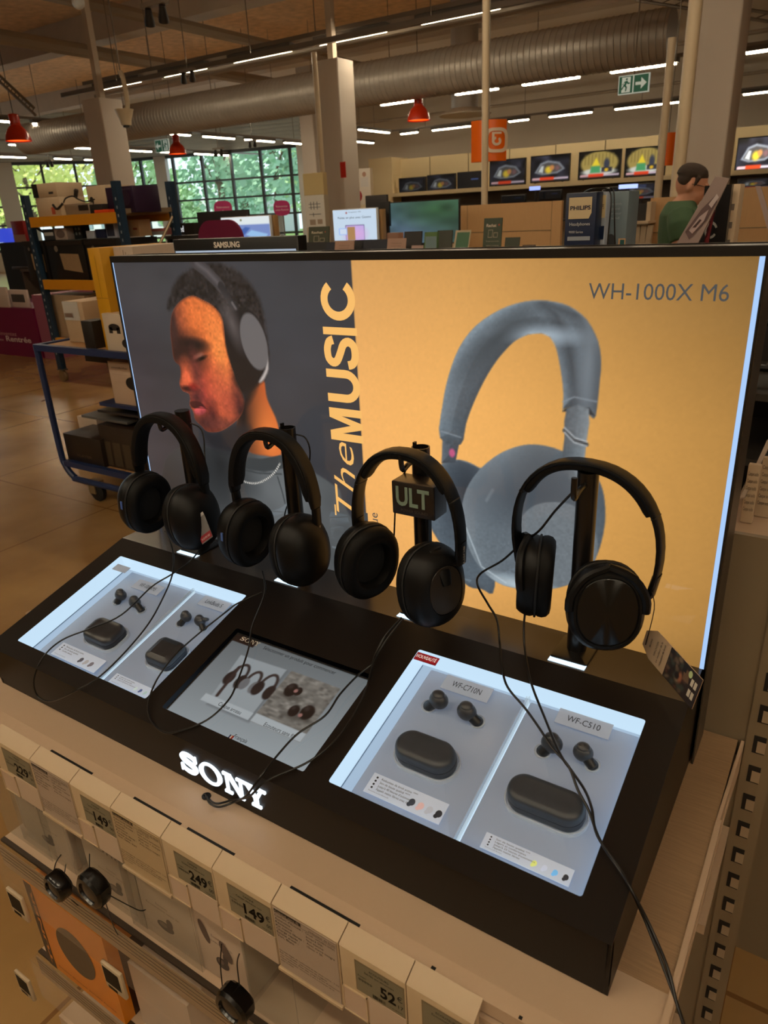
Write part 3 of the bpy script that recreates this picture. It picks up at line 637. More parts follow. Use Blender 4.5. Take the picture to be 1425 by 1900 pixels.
for u, v, k in ((432, 1265, 1), (458, 1276, .85), (485, 1285, 1)):
    q = su(u, v); P.line([(q[0] + .011 * k * math.cos(t), q[1] + .012 + .02 * k * math.sin(t)) for t in np.linspace(.1, 3.04, 14)], .0022, (60, 50, 48))
    for s_ in (-1, 1): P.ell(q[0] + s_ * .010 * k, q[1] + .004, .008 * k, .012 * k, (44, 34, 33) if k == 1 else (120, 120, 122), .12)
q1, q2 = su(403, 1290), su(444, 1238); P.line([q1, q2], .0025, (60, 46, 44))
c2 = [su(*p) for p in ((468, 1338), (557, 1377), (626, 1276), (539, 1247))]; d0, d1_, e0, e1 = min(a[0] for a in c2), max(a[0] for a in c2), min(a[1] for a in c2), max(a[1] for a in c2)
P.rect(d0, d1_, e0, e1, (122, 118, 112), .001); m_ = P.rect(d0, d1_, e0, e1, (132, 128, 120), .001, .5); P.noise(.006, .003, .12, m_, 4); P.rect(d0, d1_, e0, e0 + .013, (190, 198, 202))
for u, v in ((541, 1281), (553, 1284), (548, 1318), (571, 1323)): q = su(u, v); P.ell(q[0], q[1] - .01, .014, .004, (84, 80, 74), .5, a=.7)
for u, v, r_ in ((540, 1280, .011), (553, 1283, .007), (545, 1319, .009), (570, 1322, .0115)): q = su(u, v); P.ell(q[0], q[1], r_ * .85, r_, (34, 24, 22), .12); P.ell(q[0] - r_ * .3, q[1] + r_ * .4, r_ * .3, r_ * .3, (80, 70, 66), .6, a=.6)
for u, v in ((549, 1282), (557, 1327)): q = su(u, v); P.ell(q[0], q[1], .003, .003, (170, 120, 112), .2)
scr = P.mesh(D.I @ SM @ Matrix.Translation((x0, s0, -.004)), vcol('screen_pic', .62, .12), 'touch_screen', D, label='lit grey touch screen with two product pictures')
b = MB(flat((60, 62, 66))).at(SM)
def stext(t, px, py, h, wd, mt, al='C'): q = S2(px, py, -.0035); b.m(mt).text(t, q[0], q[1], h, -.0034, al, wd)
stext('Sélectionner un produit pour commencer', 552, 1227, .0085, .128, ink); stext('Casque arceau', 424, 1317, .0085, .040, ink); stext('Ecouteurs sans fil', 515, 1358, .0085, .048, ink); stext('Français', 444, 1374, .0085, .022, ink)
q = S2(429, 1368, -.0035)
for k, c in enumerate(((40, 50, 110), (220, 220, 220), (170, 40, 40))): b.m(flat(c)).at(SM).box(q[0] - .004 + .0022 * k, q[0] - .0018 + .0022 * k, q[1] - .003, q[1] + .003, -.0038, -.0034)
D.part(b, 'screen_lettering', scr)

# slab-serif lettering of the maker's emblem
def sony(mb, x, y, h, z0, z1=None, wd=None):
    W0 = 4.95; s = (wd or h * W0) / W0
    L = []
    def bar(x0, x1, y0, y1): L.append([[(x0, y0), (x1, y0), (x1, y1), (x0, y1)]])
    sp = catmull([(.98, .70, 0), (.86, .86, 0), (.55, .925, 0), (.24, .86, 0), (.16, .72, 0), (.32, .59, 0), (.56, .52, 0), (.83, .42, 0), (.93, .27, 0), (.82, .13, 0), (.54, .075, 0), (.22, .14, 0), (.10, .30, 0)], 4)
    A = []; Bq = []
    for i, p in enumerate(sp):
        t = (sp[min(i + 1, len(sp) - 1)] - sp[max(i - 1, 0)]).normalized(); k = i / (len(sp) - 1); w_ = .075 + .055 * math.sin(math.pi * k) ** 2; n = V((-t.y, t.x, 0)) * w_; A.append((p.x + n.x, p.y + n.y)); Bq.append((p.x - n.x, p.y - n.y))
    for i in range(len(sp) - 1): L.append([[A[i], A[i + 1], Bq[i + 1], Bq[i]]])
    bar(.93, 1.03, .64, .99); bar(.03, .13, .01, .36)
    ell = lambda cx, cy, rx, ry: [(cx + rx * math.cos(a), cy + ry * math.sin(a)) for a in np.linspace(0, 2 * math.pi, 32, endpoint=False)]
    L.append([ell(1.83, .5, .66, .52), ell(1.83, .5, .43, .42)[::-1]])
    o = 2.6; bar(o, o + .46, .87, 1); bar(o + .02, o + .44, 0, .12); bar(o + .14, o + .27, .1, .9); L.append([[(o + .2, 1), (o + .44, 1), (o + 1.12, 0), (o + .92, 0)]]); bar(o + .92, o + 1.04, 0, .9); bar(o + .76, o + 1.2, .88, 1)
    o = 3.78; bar(o, o + .46, .88, 1); bar(o + .72, o + 1.17, .88, 1); bar(o + .48, o + .70, .05, .5); bar(o + .34, o + .84, 0, .12); L.append([[(o + .1, .9), (o + .36, .9), (o + .7, .42), (o + .48, .42)]]); L.append([[(o + .82, .9), (o + 1.0, .9), (o + .7, .40), (o + .52, .44)]])
    for i, lp in enumerate(L):
        lp2 = [[(x + p[0] * s, y + p[1] * h) for p in l] for l in lp]; d = .00001 * (i % 7)
        if z1 is None: mb.poly(lp2, z0 + d)
        else: mb.poly(lp2, z0, z1 + d)
FM = frame((0, FY + .004, 0), (1, 0, 0), (0, 0, 1))
b = MB(glow((232, 244, 255), 1.5)).at(FM); a = aY(334, 1424, FY); c = aY(484, 1487, FY); t = aY(340, 1392, FY)
sony(b, -.652, .886, .032, 0, .0025, .150); D.part(b, 'logo', label='glowing white slab-serif brand letters')
b = MB(flat((190, 185, 180))).at(SM); sony(b, *S2(444, 1187, -.003), .0075, -.0033, wd=.036); D.part(b, 'screen_logo', scr)

# light box: frame, backlit print
PL = -1.069; fr = mat('frame_black', (26, 24, 23), .3, noise=.05); frs = mat('frame_side', (58, 50, 42), .38, noise=.05)
b = MB(fr); b.box(PL - .002, XR + .005, PY - .003, PY + .03, PZ1 - .001, PZ1 + .009); b.m(frs).box(XR + .0035, XR + .005, PY + .002, PY + .07, BZ, PZ1 + .0085); b.m(fr).box(XR + .0016, XR + .0036, PY - .002, PY + .07, PZ0, PZ1 + .0085)
b.box(PL - .004, PL - .001, PY - .002, PY + .07, BZ, PZ1 + .0085); b.box(PL - .002, XR + .004, PY + .066, PY + .07, BZ, PZ1 + .0085)
D.part(b, 'light_box_frame')
b = MB(glow((170, 205, 250), 1.0)); b.box(PL, PL + .0022, PY - .001, PY + .02, PZ0, PZ1); D.part(b, 'light_gap', label='thin bluish-white glowing strip on the left side'); b = MB(glow((170, 205, 250), 1.0)); b.box(XR - .0035, XR + .0015, PY - .002, PY + .02, PZ0, PZ1); D.part(b, 'light_gap', label='thin bluish-white glowing strip on the right side')
PX0, PX1 = PL + .0022, XR - .0037; PW, PH = PX1 - PX0, PZ1 - PZ0
def pp(x, y): a = aY(x, y, PY); return (a.x - PX0, a.z - PZ0)
def c1(P): return [pp(200 + .3509 * x, 460 + .3509 * y) for x, y in P]      # from one detail view
def c2(P): return [pp(700 + .5088 * x, 460 + .5088 * y) for x, y in P]
P = Paint(PW, PH, 700, (58, 56, 58))
split = pp(653, 500)[0]
dk = P.rect(-1, split, -1, 2, (54, 54, 58), 0); X, Y = P.X, P.Y
P.C[:] = np.array((54, 54, 58)) / 255 * (1 + .12 * np.sin(X * 9 + 2) * np.cos(Y * 7))[..., None]; P.noise(.2, .12, .10, seed=5); P.noise(.04, .02, .04, seed=6)
P.ell(*c1([(180, 250)])[0], .10, .05, (84, 82, 84), 1.0, -.5, .5); P.ell(*c1([(180, 800)])[0], .06, .15, (78, 70, 78), 1.0, 0, .5)
P.ell(*c1([(1000, 500)])[0], .12, .16, (70, 72, 78), 1.0, 0, .6)
# shirt
sh = c1([(250, 1500), (290, 1190), (335, 1085), (460, 1040), (620, 1075), (760, 1070), (915, 1080), (1005, 1135), (1190, 1250), (1240, 1330), (1270, 1700), (250, 1700)])
m_, d_ = P.polyg(sh, (84, 88, 90), .002, 5); P.noise(.03, .03, .08, m_, 7); P.mix(m_ * P.ell(*c1([(330, 1350)])[0], .10, .14, None, .9), (44, 44, 46)); P.mix(m_ * P.ell(*c1([(600, 1150)])[0], .05, .06, None, .9), (40, 42, 44))
P.mix(m_ * P.ell(*c1([(950, 1290)])[0], .05, .06, None, 1), (110, 114, 116))
# neck
nk = c1([(690, 900), (790, 700), (828, 700), (845, 800), (900, 930), (918, 1090), (830, 1095), (750, 1075), (700, 1010)]); nm, nd = P.polyg(nk, (196, 92, 46), .002, 4)
P.mix(nm * P.ell(*c1([(720, 900)])[0], .035, .07, None, .9, .2), (34, 28, 28)); P.mix(nm * P.ell(*c1([(860, 1010)])[0], .03, .05, None, .8), (240, 130, 62)); P.mix(nm * np.clip(-(nd + .0) / .0 if 0 else 0 * nd, 0, 1), (0, 0, 0))
P.poly(c1([(500, 960), (560, 975), (680, 930), (760, 960), (700, 1080), (560, 1060)]), (38, 38, 42), .008, .9, 4)
P.line(c1([(690, 1110), (740, 1135), (820, 1150), (920, 1130), (1010, 1150)]), .011, (66, 70, 72)); 
for k in range(7): P.line(c1([(680 + 3 * k, 1090 + 9 * k), (760, 1118 + 9 * k), (900, 1112 + 9 * k)]), .0006, (48, 50, 52), .5)
P.line(c1([(900, 1210), (925, 1290), (940, 1350)]), .0012, (50, 54, 56), .8); P.line(c1([(690, 1165), (800, 1190), (920, 1195)]), .0012, (56, 60, 62), .8)
# hair
hr = c1([(325, 330), (330, 250), (370, 165), (440, 110), (540, 80), (640, 95), (710, 140), (775, 215), (815, 300), (838, 420), (852, 540), (850, 640), (820, 705), (700, 760), (600, 600), (560, 330), (430, 260)])
hm, hd = P.polyg(hr, (40, 36, 36), .004, 4); P.noise(.004, .004, .22, hm, 8); P.noise(.012, .012, .12, hm, 9)
# face
fc = c1([(345, 345), (385, 285), (445, 255), (500, 275), (560, 310), (605, 370), (618, 460), (640, 570), (675, 690), (722, 800), (706, 880), (650, 935), (590, 968), (530, 968), (500, 940), (466, 905), (458, 870), (437, 830), (440, 800), (432, 768), (398, 752), (383, 715), (390, 672), (384, 622), (355, 592), (343, 520), (335, 430)])
fm, fd = P.polyg(fc, (206, 92, 48), .0015, 4)
def fmix(cx, cy, rx, ry, col, b=.8, rot=0, a=1): P.mix(fm * P.ell(*c1([(cx, cy)])[0], rx, ry, None, b, rot, a), col)
fmix(520, 400, .045, .06, (236, 130, 62), 1); fmix(560, 700, .05, .08, (226, 108, 56), .9); fmix(360, 430, .022, .06, (120, 62, 46), .9); fmix(600, 560, .02, .05, (244, 140, 70), .9)
fmix(500, 770, .035, .05, (176, 66, 56), .9); fmix(640, 830, .03, .045, (190, 86, 60), .8)
fmix(345, 470, .009, .055, (66, 38, 34), .9); fmix(445, 562, .029, .027, (46, 28, 26), .7, .35); fmix(385, 570, .018, .034, (48, 28, 26), .6); fmix(455, 508, .030, .009, (34, 24, 24), .6, -.05)
fmix(480, 574, .012, .0045, (150, 96, 80), .5, .35); fmix(490, 588, .016, .0030, (20, 14, 14), .5, .35)
fmix(425, 690, .018, .026, (232, 104, 66), .7); fmix(470, 660, .010, .03, (110, 50, 44), .9); fmix(430, 745, .020, .005, (60, 26, 26), .5); fmix(455, 735, .010, .006, (150, 40, 34), .6)
fmix(470, 790, .016, .012, (90, 40, 42), .7); P.poly(c1([(437, 815), (470, 808), (500, 822), (520, 850), (470, 850), (445, 838)]), (70, 28, 30), .001, 1, 4); P.poly(c1([(455, 860), (490, 840), (520, 850), (518, 872), (480, 885)]), (228, 90, 92), .0015, 1, 4)
P.poly(c1([(440, 840), (480, 846), (530, 850), (545, 870), (530, 850), (480, 842)]), (40, 16, 18), .001, 1)
fmix(555, 880, .012, .02, (90, 40, 36), .9); fmix(520, 925, .03, .014, (60, 34, 34), .8); fmix(650, 940, .05, .010, (120, 60, 50), .8); fmix(700, 850, .012, .05, (90, 44, 40), .9); fmix(345, 380, .006, .04, (60, 40, 38), .9)
P.noise(.0035, .0035, .05, fm, 11); P.noise(.009, .009, .035, fm, 12)
P.mix(np.clip(1 + fd / .004, 0, 1) * (fd < 0) * .45, (70, 34, 30))
# worn headphones
P.line(c1([(455, 70), (520, 120), (575, 175), (600, 205)]), .0095, (66, 62, 64)); P.line(c1([(470, 80), (530, 125), (585, 185)]), .003, (104, 98, 100), .7, .003); P.line(c1([(600, 200), (650, 280), (705, 365)]), .0062, (44, 42, 44)); P.line(c1([(660, 290), (705, 362)]), .0022, (110, 104, 104), .8, .001)
P.poly(c1([(625, 400), (650, 345), (720, 320), (780, 350), (830, 440), (850, 540), (848, 650), (820, 700), (790, 712), (740, 740), (700, 720), (650, 600), (625, 500)]), (30, 27, 28), .002, 1, 4)
P.ell(*c1([(660, 400)])[0], .012, .03, (116, 106, 104), .9, .35, .7); P.poly(c1([(845, 560), (852, 640), (825, 700), (800, 708), (835, 640)]), (200, 190, 184), .002, .9, 3)
P.poly(c1([(668, 690), (710, 690), (790, 712), (760, 800), (700, 870), (720, 800)]), (30, 26, 27), .006, .8, 4)
P.ell(*c1([(775, 496)])[0], .0255, .043, (112, 108, 108), .05, .2); P.ell(*c1([(775, 496)])[0], .0255, .043, (90, 86, 86), .05, .2, .3)
# chain
ch = catmull([(*q, 0) for q in c1([(682, 1192), (720, 1232), (780, 1244), (830, 1228), (880, 1190), (915, 1135)])], 12)
for i, q in enumerate(ch):
    P.ell(q.x, q.y, .0018, .0018, (230, 228, 220) if i % 2 else (70, 70, 70), .3)
# amber half
am = np.clip(.5 + (X - split) / .0016, 0, 1); base = np.stack([250 + 0 * X, 184 + 0 * X, 106 + 0 * X], -1) / 255
u = (X - split) / (PW - split); v = Y / PH; g_ = 1 - .42 * np.clip(u - .30, 0, 1) ** 1.3 - .20 * np.clip(v - .62, 0, 1) * (.3 + u) - .16 * (v - .42) ** 2 * 2.2 - .05 * np.exp(-((v) / .08) ** 2); base = base * np.clip(g_, .4, 1.05)[..., None]
base[..., 2] *= (1 - .12 * np.clip(u, 0, 1)); P.C = P.C * (1 - am[..., None]) + base * am[..., None]; P.noise(.0035, .0035, .007, am, 13)
G = (96, 106, 114)
def gpart(pts, col=G, sm=4, edge=.010, lo=(60, 66, 74), hi=(132, 144, 154), light=(-.5, .8)):
    m_, d_ = P.polyg(c2(pts), col, .001, sm); gy, gx = np.gradient(d_, P.px); n = gx * light[0] + gy * light[1]; e = np.exp(-(-d_ / edge).clip(0, 9)) * (d_ < .001)
    P.mix(m_ * e * np.clip(n, 0, 1) * .8, hi); P.mix(m_ * e * np.clip(-n, 0, 1) * .7, lo); P.noise(.0028, .0028, .03, m_, 14); return m_, d_
gpart([(190, 1000), (205, 880), (235, 790), (300, 772), (370, 800), (410, 850), (430, 1230), (380, 1242), (320, 1222), (260, 1120)], (88, 100, 110))
P.mix(P.ell(*c2([(330, 900)])[0], .03, .06, None, .9) * P.soft(P.sd(c2([(190, 1000), (205, 880), (235, 790), (300, 772), (370, 800), (410, 850), (430, 1230), (380, 1242), (320, 1222), (260, 1120)])), .001), (52, 58, 66))
gpart([(240, 680), (302, 700), (286, 782), (236, 784)], (78, 84, 92), 1); P.ell(*c2([(274, 747)])[0], .0045, .006, (196, 90, 130), .3)
bd = [(230, 692), (240, 570), (262, 465), (300, 365), (360, 285), (450, 225), (540, 196), (620, 193), (700, 212), (765, 262), (806, 340), (817, 420), (810, 500), (797, 612), (778, 612), (770, 585), (690, 582), (678, 595), (680, 540), (674, 470), (655, 370), (632, 325), (600, 310), (550, 315), (500, 340), (440, 405), (390, 485), (350, 570), (325, 640), (305, 716)]
gpart(bd, (92, 102, 110), 3, .014, (54, 60, 66), (150, 168, 180)); bm = P.soft(P.sd(c2(bd)), .001)
P.mix(bm * P.soft(np.abs(P.sd(c2([(600, 200), (650, 240), (690, 330), (715, 450), (730, 580), (790, 580), (800, 400), (740, 250)]))) - .004, .008), (60, 66, 72))
P.mix(bm * P.ell(*c2([(590, 318)])[0], .04, .008, None, .9), (170, 186, 198)); P.mix(bm * P.ell(*c2([(440, 330)])[0], .05, .012, None, 1, .75), (66, 74, 80)); P.mix(bm * P.ell(*c2([(770, 430)])[0], .010, .08, None, .9), (112, 122, 130))
P.line(c2([(678, 560), (720, 543), (800, 560)]), .0008, (140, 150, 158), .8); P.line(c2([(235, 668), (305, 690)]), .0008, (150, 160, 168), .8)
P.mix(P.soft(P.sd(c2([(676, 596), (690, 582), (775, 582), (795, 612), (740, 600)])), .001), (46, 50, 54))
rc = [(310, 1000), (320, 900), (365, 820), (440, 755), (520, 722), (590, 718), (670, 738), (760, 790), (815, 860), (832, 950), (825, 1040), (796, 1130), (740, 1200), (660, 1238), (560, 1242), (470, 1232), (400, 1190), (345, 1115)]
rm, rd = gpart(rc, (100, 110, 118), 4, .016, (62, 70, 78), (150, 164, 172), (-.75, .3))
P.mix(rm * P.ell(*c2([(400, 880)])[0], .02, .05, None, .9, -.6), (120, 130, 138)); P.mix(rm * P.ell(*c2([(560, 1240)])[0], .06, .010, None, .8), (190, 206, 214)); P.mix(rm * P.ell(*c2([(600, 860)])[0], .03, .06, None, .9), (84, 92, 98))
P.line(c2([(400, 920), (422, 882)]), .0022, (160, 170, 176), .9, .0006); P.line(c2([(325, 1020), (380, 1160), (470, 1220)]), .0010, (196, 210, 218), .7)
dm = P.poly(c2([(500, 1060), (520, 990), (570, 940), (640, 925), (720, 940), (780, 1000), (805, 1080), (790, 1150), (740, 1210), (660, 1232), (580, 1200), (520, 1130)]), (116, 124, 130), .001, 1, 4); P.mul(dm * np.clip((Y - .12) * 0 + .5, 0, 1), .92); P.noise(.0028, .0028, .03, dm, 15); P.mix(rm * (1 - dm) * P.ell(*c2([(560, 900)])[0], .07, .035, None, .8, .2), (74, 82, 90))
gpart([(692, 585), (772, 585), (764, 700), (757, 760), (750, 830), (730, 850), (700, 840), (676, 790), (684, 690)], (104, 112, 118), 2, .008, (70, 76, 82), (146, 156, 162), (.9, .1))
P.line(c2([(684, 665), (720, 700), (764, 716)]), .0026, (72, 76, 80)); P.line(c2([(684, 672), (718, 708), (764, 722)]), .0007, (190, 196, 200)); P.line(c2([(684, 655), (722, 692), (766, 706)]), .0007, (190, 196, 200))
prt = P.mesh(D.I @ frame((PX0, PY - .001, PZ0), (1, 0, 0), (0, 0, 1)), vcol('backlit_print', 1.0, .35, coat=1), 'backlit_print', D, label='backlit poster, dark portrait left and grey headphones on amber right')
PM = frame((0, PY - .0014, 0), (1, 0, 0), (0, 0, 1)); amb = mat('print_amber', (10, 10, 10), .35, emit=(252, 192, 108), estr=1.0, coat=1); gryink = mat('print_ink', (10, 10, 10), .35, emit=(78, 82, 84), estr=.8, coat=1)
b = MB(gryink).at(PM); a = aY(1092, 554, PY); c = aY(1352, 558, PY); hgt = aY(1092, 524, PY).z - a.z; b.text('WH-1000X M6', a.x, a.z, hgt / .71, wd=c.x - a.x)
a = aY(704, 985, PY)
b.at(PM @ Matrix.Translation((aY(703, 985, PY).x, aY(703, 988, PY).z, 0)) @ Matrix.Rotation(math.pi / 2, 4, 'Z')).text('ique', 0, 0, .020, wd=.032)
bx = aY(676, 950, PY); b.at(PM).box(bx.x, bx.x + .007, bx.z - .02, bx.z, 0, .0003)
# vertical headline
def vtext(t, pyb, pyt, xb, h, **k):
    z0 = aY(xb, pyb, PY).z; z1 = aY(xb, pyt, PY).z; x_ = aY(xb, (pyb + pyt) / 2, PY).x
    q = MB(amb).at(PM @ Matrix.Translation((x_, z0, 0)) @ Matrix.Rotation(math.pi / 2, 4, 'Z')); q.text(t, 0, 0, h / .71, wd=z1 - z0, **k); return q
xb = aY(660, 650, PY).x; zb = aY(668, 822, PY).z; zt = aY(655, 516, PY).z; hM = xb - aY(597, 600, PY).x
q = MB(amb).at(PM @ Matrix.Translation((split + PX0 + .003, zb, 0)) @ Matrix.Rotation(math.pi / 2, 4, 'Z')); HL = zt - zb; HH = split + PX0 + .003 - aY(604, 660, PY).x; sw_ = .052 * HL
def band2(pts, wd=None):
    pts = [V((p[0] * HL, p[1] * HH, 0)) for p in pts]; A = []; Z = []
    for i, p in enumerate(pts):
        t = (pts[min(i + 1, len(pts) - 1)] - pts[max(i - 1, 0)]).normalized(); n = V((-t.y, t.x, 0)) * sw_ / 2; A.append(p + n); Z.append(p - n)
    for i in range(len(pts) - 1): q.quad(Z[i], Z[i + 1], A[i + 1], A[i])
def pl2(P_): q.poly([[(x * HL, y * HH) for x, y in P_]], 0)
pl2([(0, 0), (.05, 0), (.05, .62), (.088, 0), (.125, 0), (.163, .62), (.163, 0), (.213, 0), (.213, 1), (.15, 1), (.1065, .36), (.063, 1), (0, 1)])
hs = sw_ / HL / 2; vs_ = sw_ / HH / 2
band2([(.254 + hs, 1), (.254 + hs, .42)] + [(.357 - (.103 - hs) * math.cos(a), .42 - (.42 - vs_) * math.sin(a)) for a in np.linspace(0, math.pi, 14)][1:-1] + [(.46 - hs, .42), (.46 - hs, 1)])
sc_ = catmull([(.640, .72, 0), (.628, .84, 0), (.595, .90, 0), (.565, .91, 0), (.525, .88, 0), (.502, .76, 0), (.515, .63, 0), (.565, .52, 0), (.615, .42, 0), (.632, .27, 0), (.610, .13, 0), (.568, .09, 0), (.525, .11, 0), (.498, .19, 0), (.490, .31, 0)], 3); band2([(p.x, p.y) for p in sc_])
pl2([(.671, 0), (.716, 0), (.716, 1), (.671, 1)])
band2([(.878 + (.122 - hs) * math.cos(a), .5 + (.5 - vs_) * math.sin(a)) for a in np.linspace(.62, 2 * math.pi - .62, 26)])
b.v += [v for v in []]; D.part(q, 'headline', prt, 'bold amber headline letters'); 
b2 = MB(amb).at(PM)
def stroke(P_, r0):
    pts = catmull([(*pp2, 0) for pp2 in P_], 6)
    for i in range(len(pts) - 1):
        t = (pts[i + 1] - pts[i]).normalized(); n = V((-t.y, t.x, 0)); w0 = r0 * (.45 + .55 * abs(t.x * .8 + .2 * t.y)); b2.quad(*[(pts[i] - n * w0 - t * .0004), (pts[i + 1] - n * w0 + t * .0004), (pts[i + 1] + n * w0 + t * .0004), (pts[i] + n * w0 - t * .0004)])
def w1(P_): return [((lambda a: (a.x, a.z))(aY(200 + .3509 * x, 460 + .3509 * y, PY))) for x, y in P_]
q1 = MB(amb).at(PM @ Matrix.Translation((aY(664, 950, PY).x, aY(640, 952, PY).z, 0)) @ Matrix.Rotation(math.pi / 2, 4, 'Z')); q1.text('The', 0, 0, .058, wd=aY(664, 824, PY).z - aY(640, 952, PY).z, shear=.35, bold=-.008); q1.m(amb).box(-.006, .012, .0405, .043, 0, .0002)
b2.mats = q1.mats; b2.v = q1.v; b2.f = q1.f; b2.fm = q1.fm
D.part(b2, 'script_word', prt, 'amber script word under the headline'); D.part(b, 'print_lettering', prt)
# posts, hooks, lit foot slots
posts = [-.918, -.693, -.463, -.237]; pm = mat('post_black', (18, 16, 15), .28, noise=.05)
for i, x in enumerate(posts):
    b = MB(pm); R_ = .0125; y = .787; prof = []
    n = 20; a0 = .5 if i else .0
    for zz, r_ in ((PZ0, R_), (1.262, R_), (1.262, R_ - .0018), (1.235, R_ - .0018)):
        prof.append([(x + r_ * math.cos(2 * math.pi * k / n), y + r_ * math.sin(2 * math.pi * k / n), zz) for k in range(n)])
    b.rings(prof)
    if i == 0: b.rings([[(x + R_ * math.cos(2 * math.pi * k / n), y + R_ * math.sin(2 * math.pi * k / n), zz) for k in range(n)] for zz in (1.262, 1.265)])
    if i in (1, 2): b.box(x - .010, x - .007, y - .004, y + .002, 1.262, 1.268)
    b.rbox(x - .024, x + .024, LY + .012, y + .022, PZ0, PZ0 + .003, .003); po = D.part(b, 'post')
    hk = MB(greymet if 0 else pm); z = 1.248; hk.tube([(x, y, z), (x, y - .030, z), (x, y - .046, z - .004), (x, y - .050, z + .006), (x, y - .050, z + .022)], .0035, 8, 3); D.part(hk, 'hook', po)
    D.part(MB(glow(led, 1.6)).box(x - .0235, x + .0235, LY + .004, LY + .0135, PZ0 + .0002, PZ0 + .0012), 'light_slot', label='small glowing white slot in the ledge')
# cube sign on the third post
T = Thing('sign_cube', 'small black sign cube with grey letters on the third post', 'sign', (-.444, .755, 1.178)); b = MB(mat('cube_black', (30, 24, 22), .3)); b.rbox(-.481, -.417, .739, .7735, 1.181, 1.2275, .002); cb = T.part(b, 'cube')
CM = frame((-.481, .7385, 1.181), (1, 0, 0), (0, 0, 1)); b = MB(mat('cube_letters', (120, 140, 126), .4)).at(CM); b.text('ULT', .032, .015, .036, .0003, 'C', .050, bold=.03); b.m(flat((70, 62, 58))).text('POWER SOUND', .034, .006, .006, .0003, 'C', .040); T.part(b, 'lettering', cb)

# earbuds and charging cases in the trays
budm = mat('earbud_dark', (56, 60, 68), .35, noise=.25, nscale=60); casem = mat('case_dark', (50, 56, 66), .4, noise=.2, nscale=90); caseg = mat('case_speckled', (44, 46, 52), .35, noise=.5, nscale=60); clr = clear('acrylic_rim', (230, 240, 250), a=.35)
tm = mat('silicone_tip', (26, 28, 32), .45)
ring_ = lambda c, rx, ry, n=28: [(c[0] + rx * math.cos(2 * math.pi * k / n), c[1] + ry * math.sin(2 * math.pi * k / n)) for k in range(n)]
def bud(px, py, tx, ty, r, label, wing=0):
    """px,py: body; tx,ty: tip / stem foot, in the tray"""
    z = TZ; a = aS(px, py, z + r * 1.1); f = aS(tx, ty, z + r * .35); base = aS(tx, ty, z); T = Thing('earbud', label, 'earbud', base, 'earbuds in the lit trays')
    b = MB(budm); L = a; u = (f - a); ax = u.normalized() if u.length > 1e-4 else V((1, 0, 0)); M = frame(a, ax.cross(SN) if abs(ax.dot(SN)) < .99 else (1, 0, 0), ax)
    b.at(Matrix.Translation(a) @ SM.to_3x3().to_4x4()).ball((0, 0, 0), r, r * .86, r * .95, 20, 12); b.at(Matrix.Translation(a) @ SM.to_3x3().to_4x4()).ball((0, r * .1, r * .62), r * .72, r * .62, r * .45, 16, 8)
    if wing: b.at(Matrix.Identity(4)).tube([a, a + V((r * 1.2, .2 * r, .5 * r)), a + V((r * 1.9, .1 * r, .75 * r))], [r * .5, r * .35, r * .22], 10)
    T.part(b, 'body'); st = MB(tm); st.tube([a.lerp(f, .35), f, base + SN * .001], [r * .55, r * .50, r * .58], 14); T.part(st, 'ear_tip')
    M = frame(base, (1, 0, 0), SV); T.part(MB(clr).at(M).lathe([(r * .78, 0), (r * .78, .0025), (r * .70, .0026), (r * .70, .0002)], 20), 'mount_ring'); return T
bud(224, 1104, 218, 1117, .0105, 'dark camo earbud, left of the pair under the leftmost name card'); bud(250, 1117, 263, 1133, .0105, 'dark camo earbud, right of the pair under the leftmost name card')
bud(345, 1144, 335, 1158, .0095, 'plain dark earbud, left of the pair under the second name card'); bud(371, 1152, 378, 1168, .0095, 'dark winged earbud, right of the pair under the second name card', 1)
bud(814, 1299, 796, 1311, .0125, 'dark rounded earbud, left one in the third lit bay'); bud(866, 1320, 886, 1340, .0125, 'dark rounded earbud, right one in the third lit bay')
bud(1024, 1379, 1007, 1395, .0125, 'dark stubby earbud behind the crossing cables in the rightmost bay'); bud(1082, 1396, 1099, 1421, .0115, 'dark stubby earbud, right one in the rightmost bay')
def case(cpx, rx, ry, h, rot, cr, label, m=casem, rim=.006):
    c = aS(*cpx, TZ); c2_ = aS(*cpx, TZ + h * .6); c = c2_ - SN * h * .6; T = Thing('charging_case', label, 'charging case', c, 'earbud charging cases in the lit trays'); M = frame(c, (math.cos(rot), 0, 0) if 0 else (1, 0, 0), SV) @ Matrix.Rotation(rot, 4, 'Z')
    def se(ins, z):
        r_ = max(cr - ins, .001); P_ = []
        for k in range(40):
            a = 2 * math.pi * (k + .5) / 40; qx = math.copysign(rx - cr, math.cos(a)); qy = math.copysign(ry - cr, math.sin(a)); P_.append((qx + r_ * math.cos(a), qy + r_ * math.sin(a), z))
        return P_
    g = lambda k: (1 - k) * ry
    prof = [(.80, 0), (.93, h * .08), (.99, h * .25), (1, h * .5), (.985, h * .7), (.92, h * .87), (.80, h * .96), (.55, h), (.2, h * 1.01)]
    f = lambda k: (rx - ry * (1 - k) if rx > ry else rx * k)
    b = MB(m).at(M); b.rings([se(g(k), z) for k, z in prof if z <= h * .51]); T.part(b, 'body')
    b = MB(m).at(M); b.rings([se(g(k * .99), z) for k, z in [(1, h * .525)] + [q for q in prof if q[1] > h * .55]]); T.part(b, 'lid')
    b = MB(clr).at(M); b.rings([se(ry * .1, .0), se(-.0035, .0), se(-.0035, .006), se(-.002, .006), se(-.001, .001)]); T.part(b, 'clear_holder')
case((193, 1173), .0335, .0225, .022, .0, .015, 'camo-patterned rounded rectangular charging case in the leftmost bay', caseg); case((307, 1211), .0265, .0235, .022, 0, .012, 'squarish speckled charging case in the second bay', caseg)
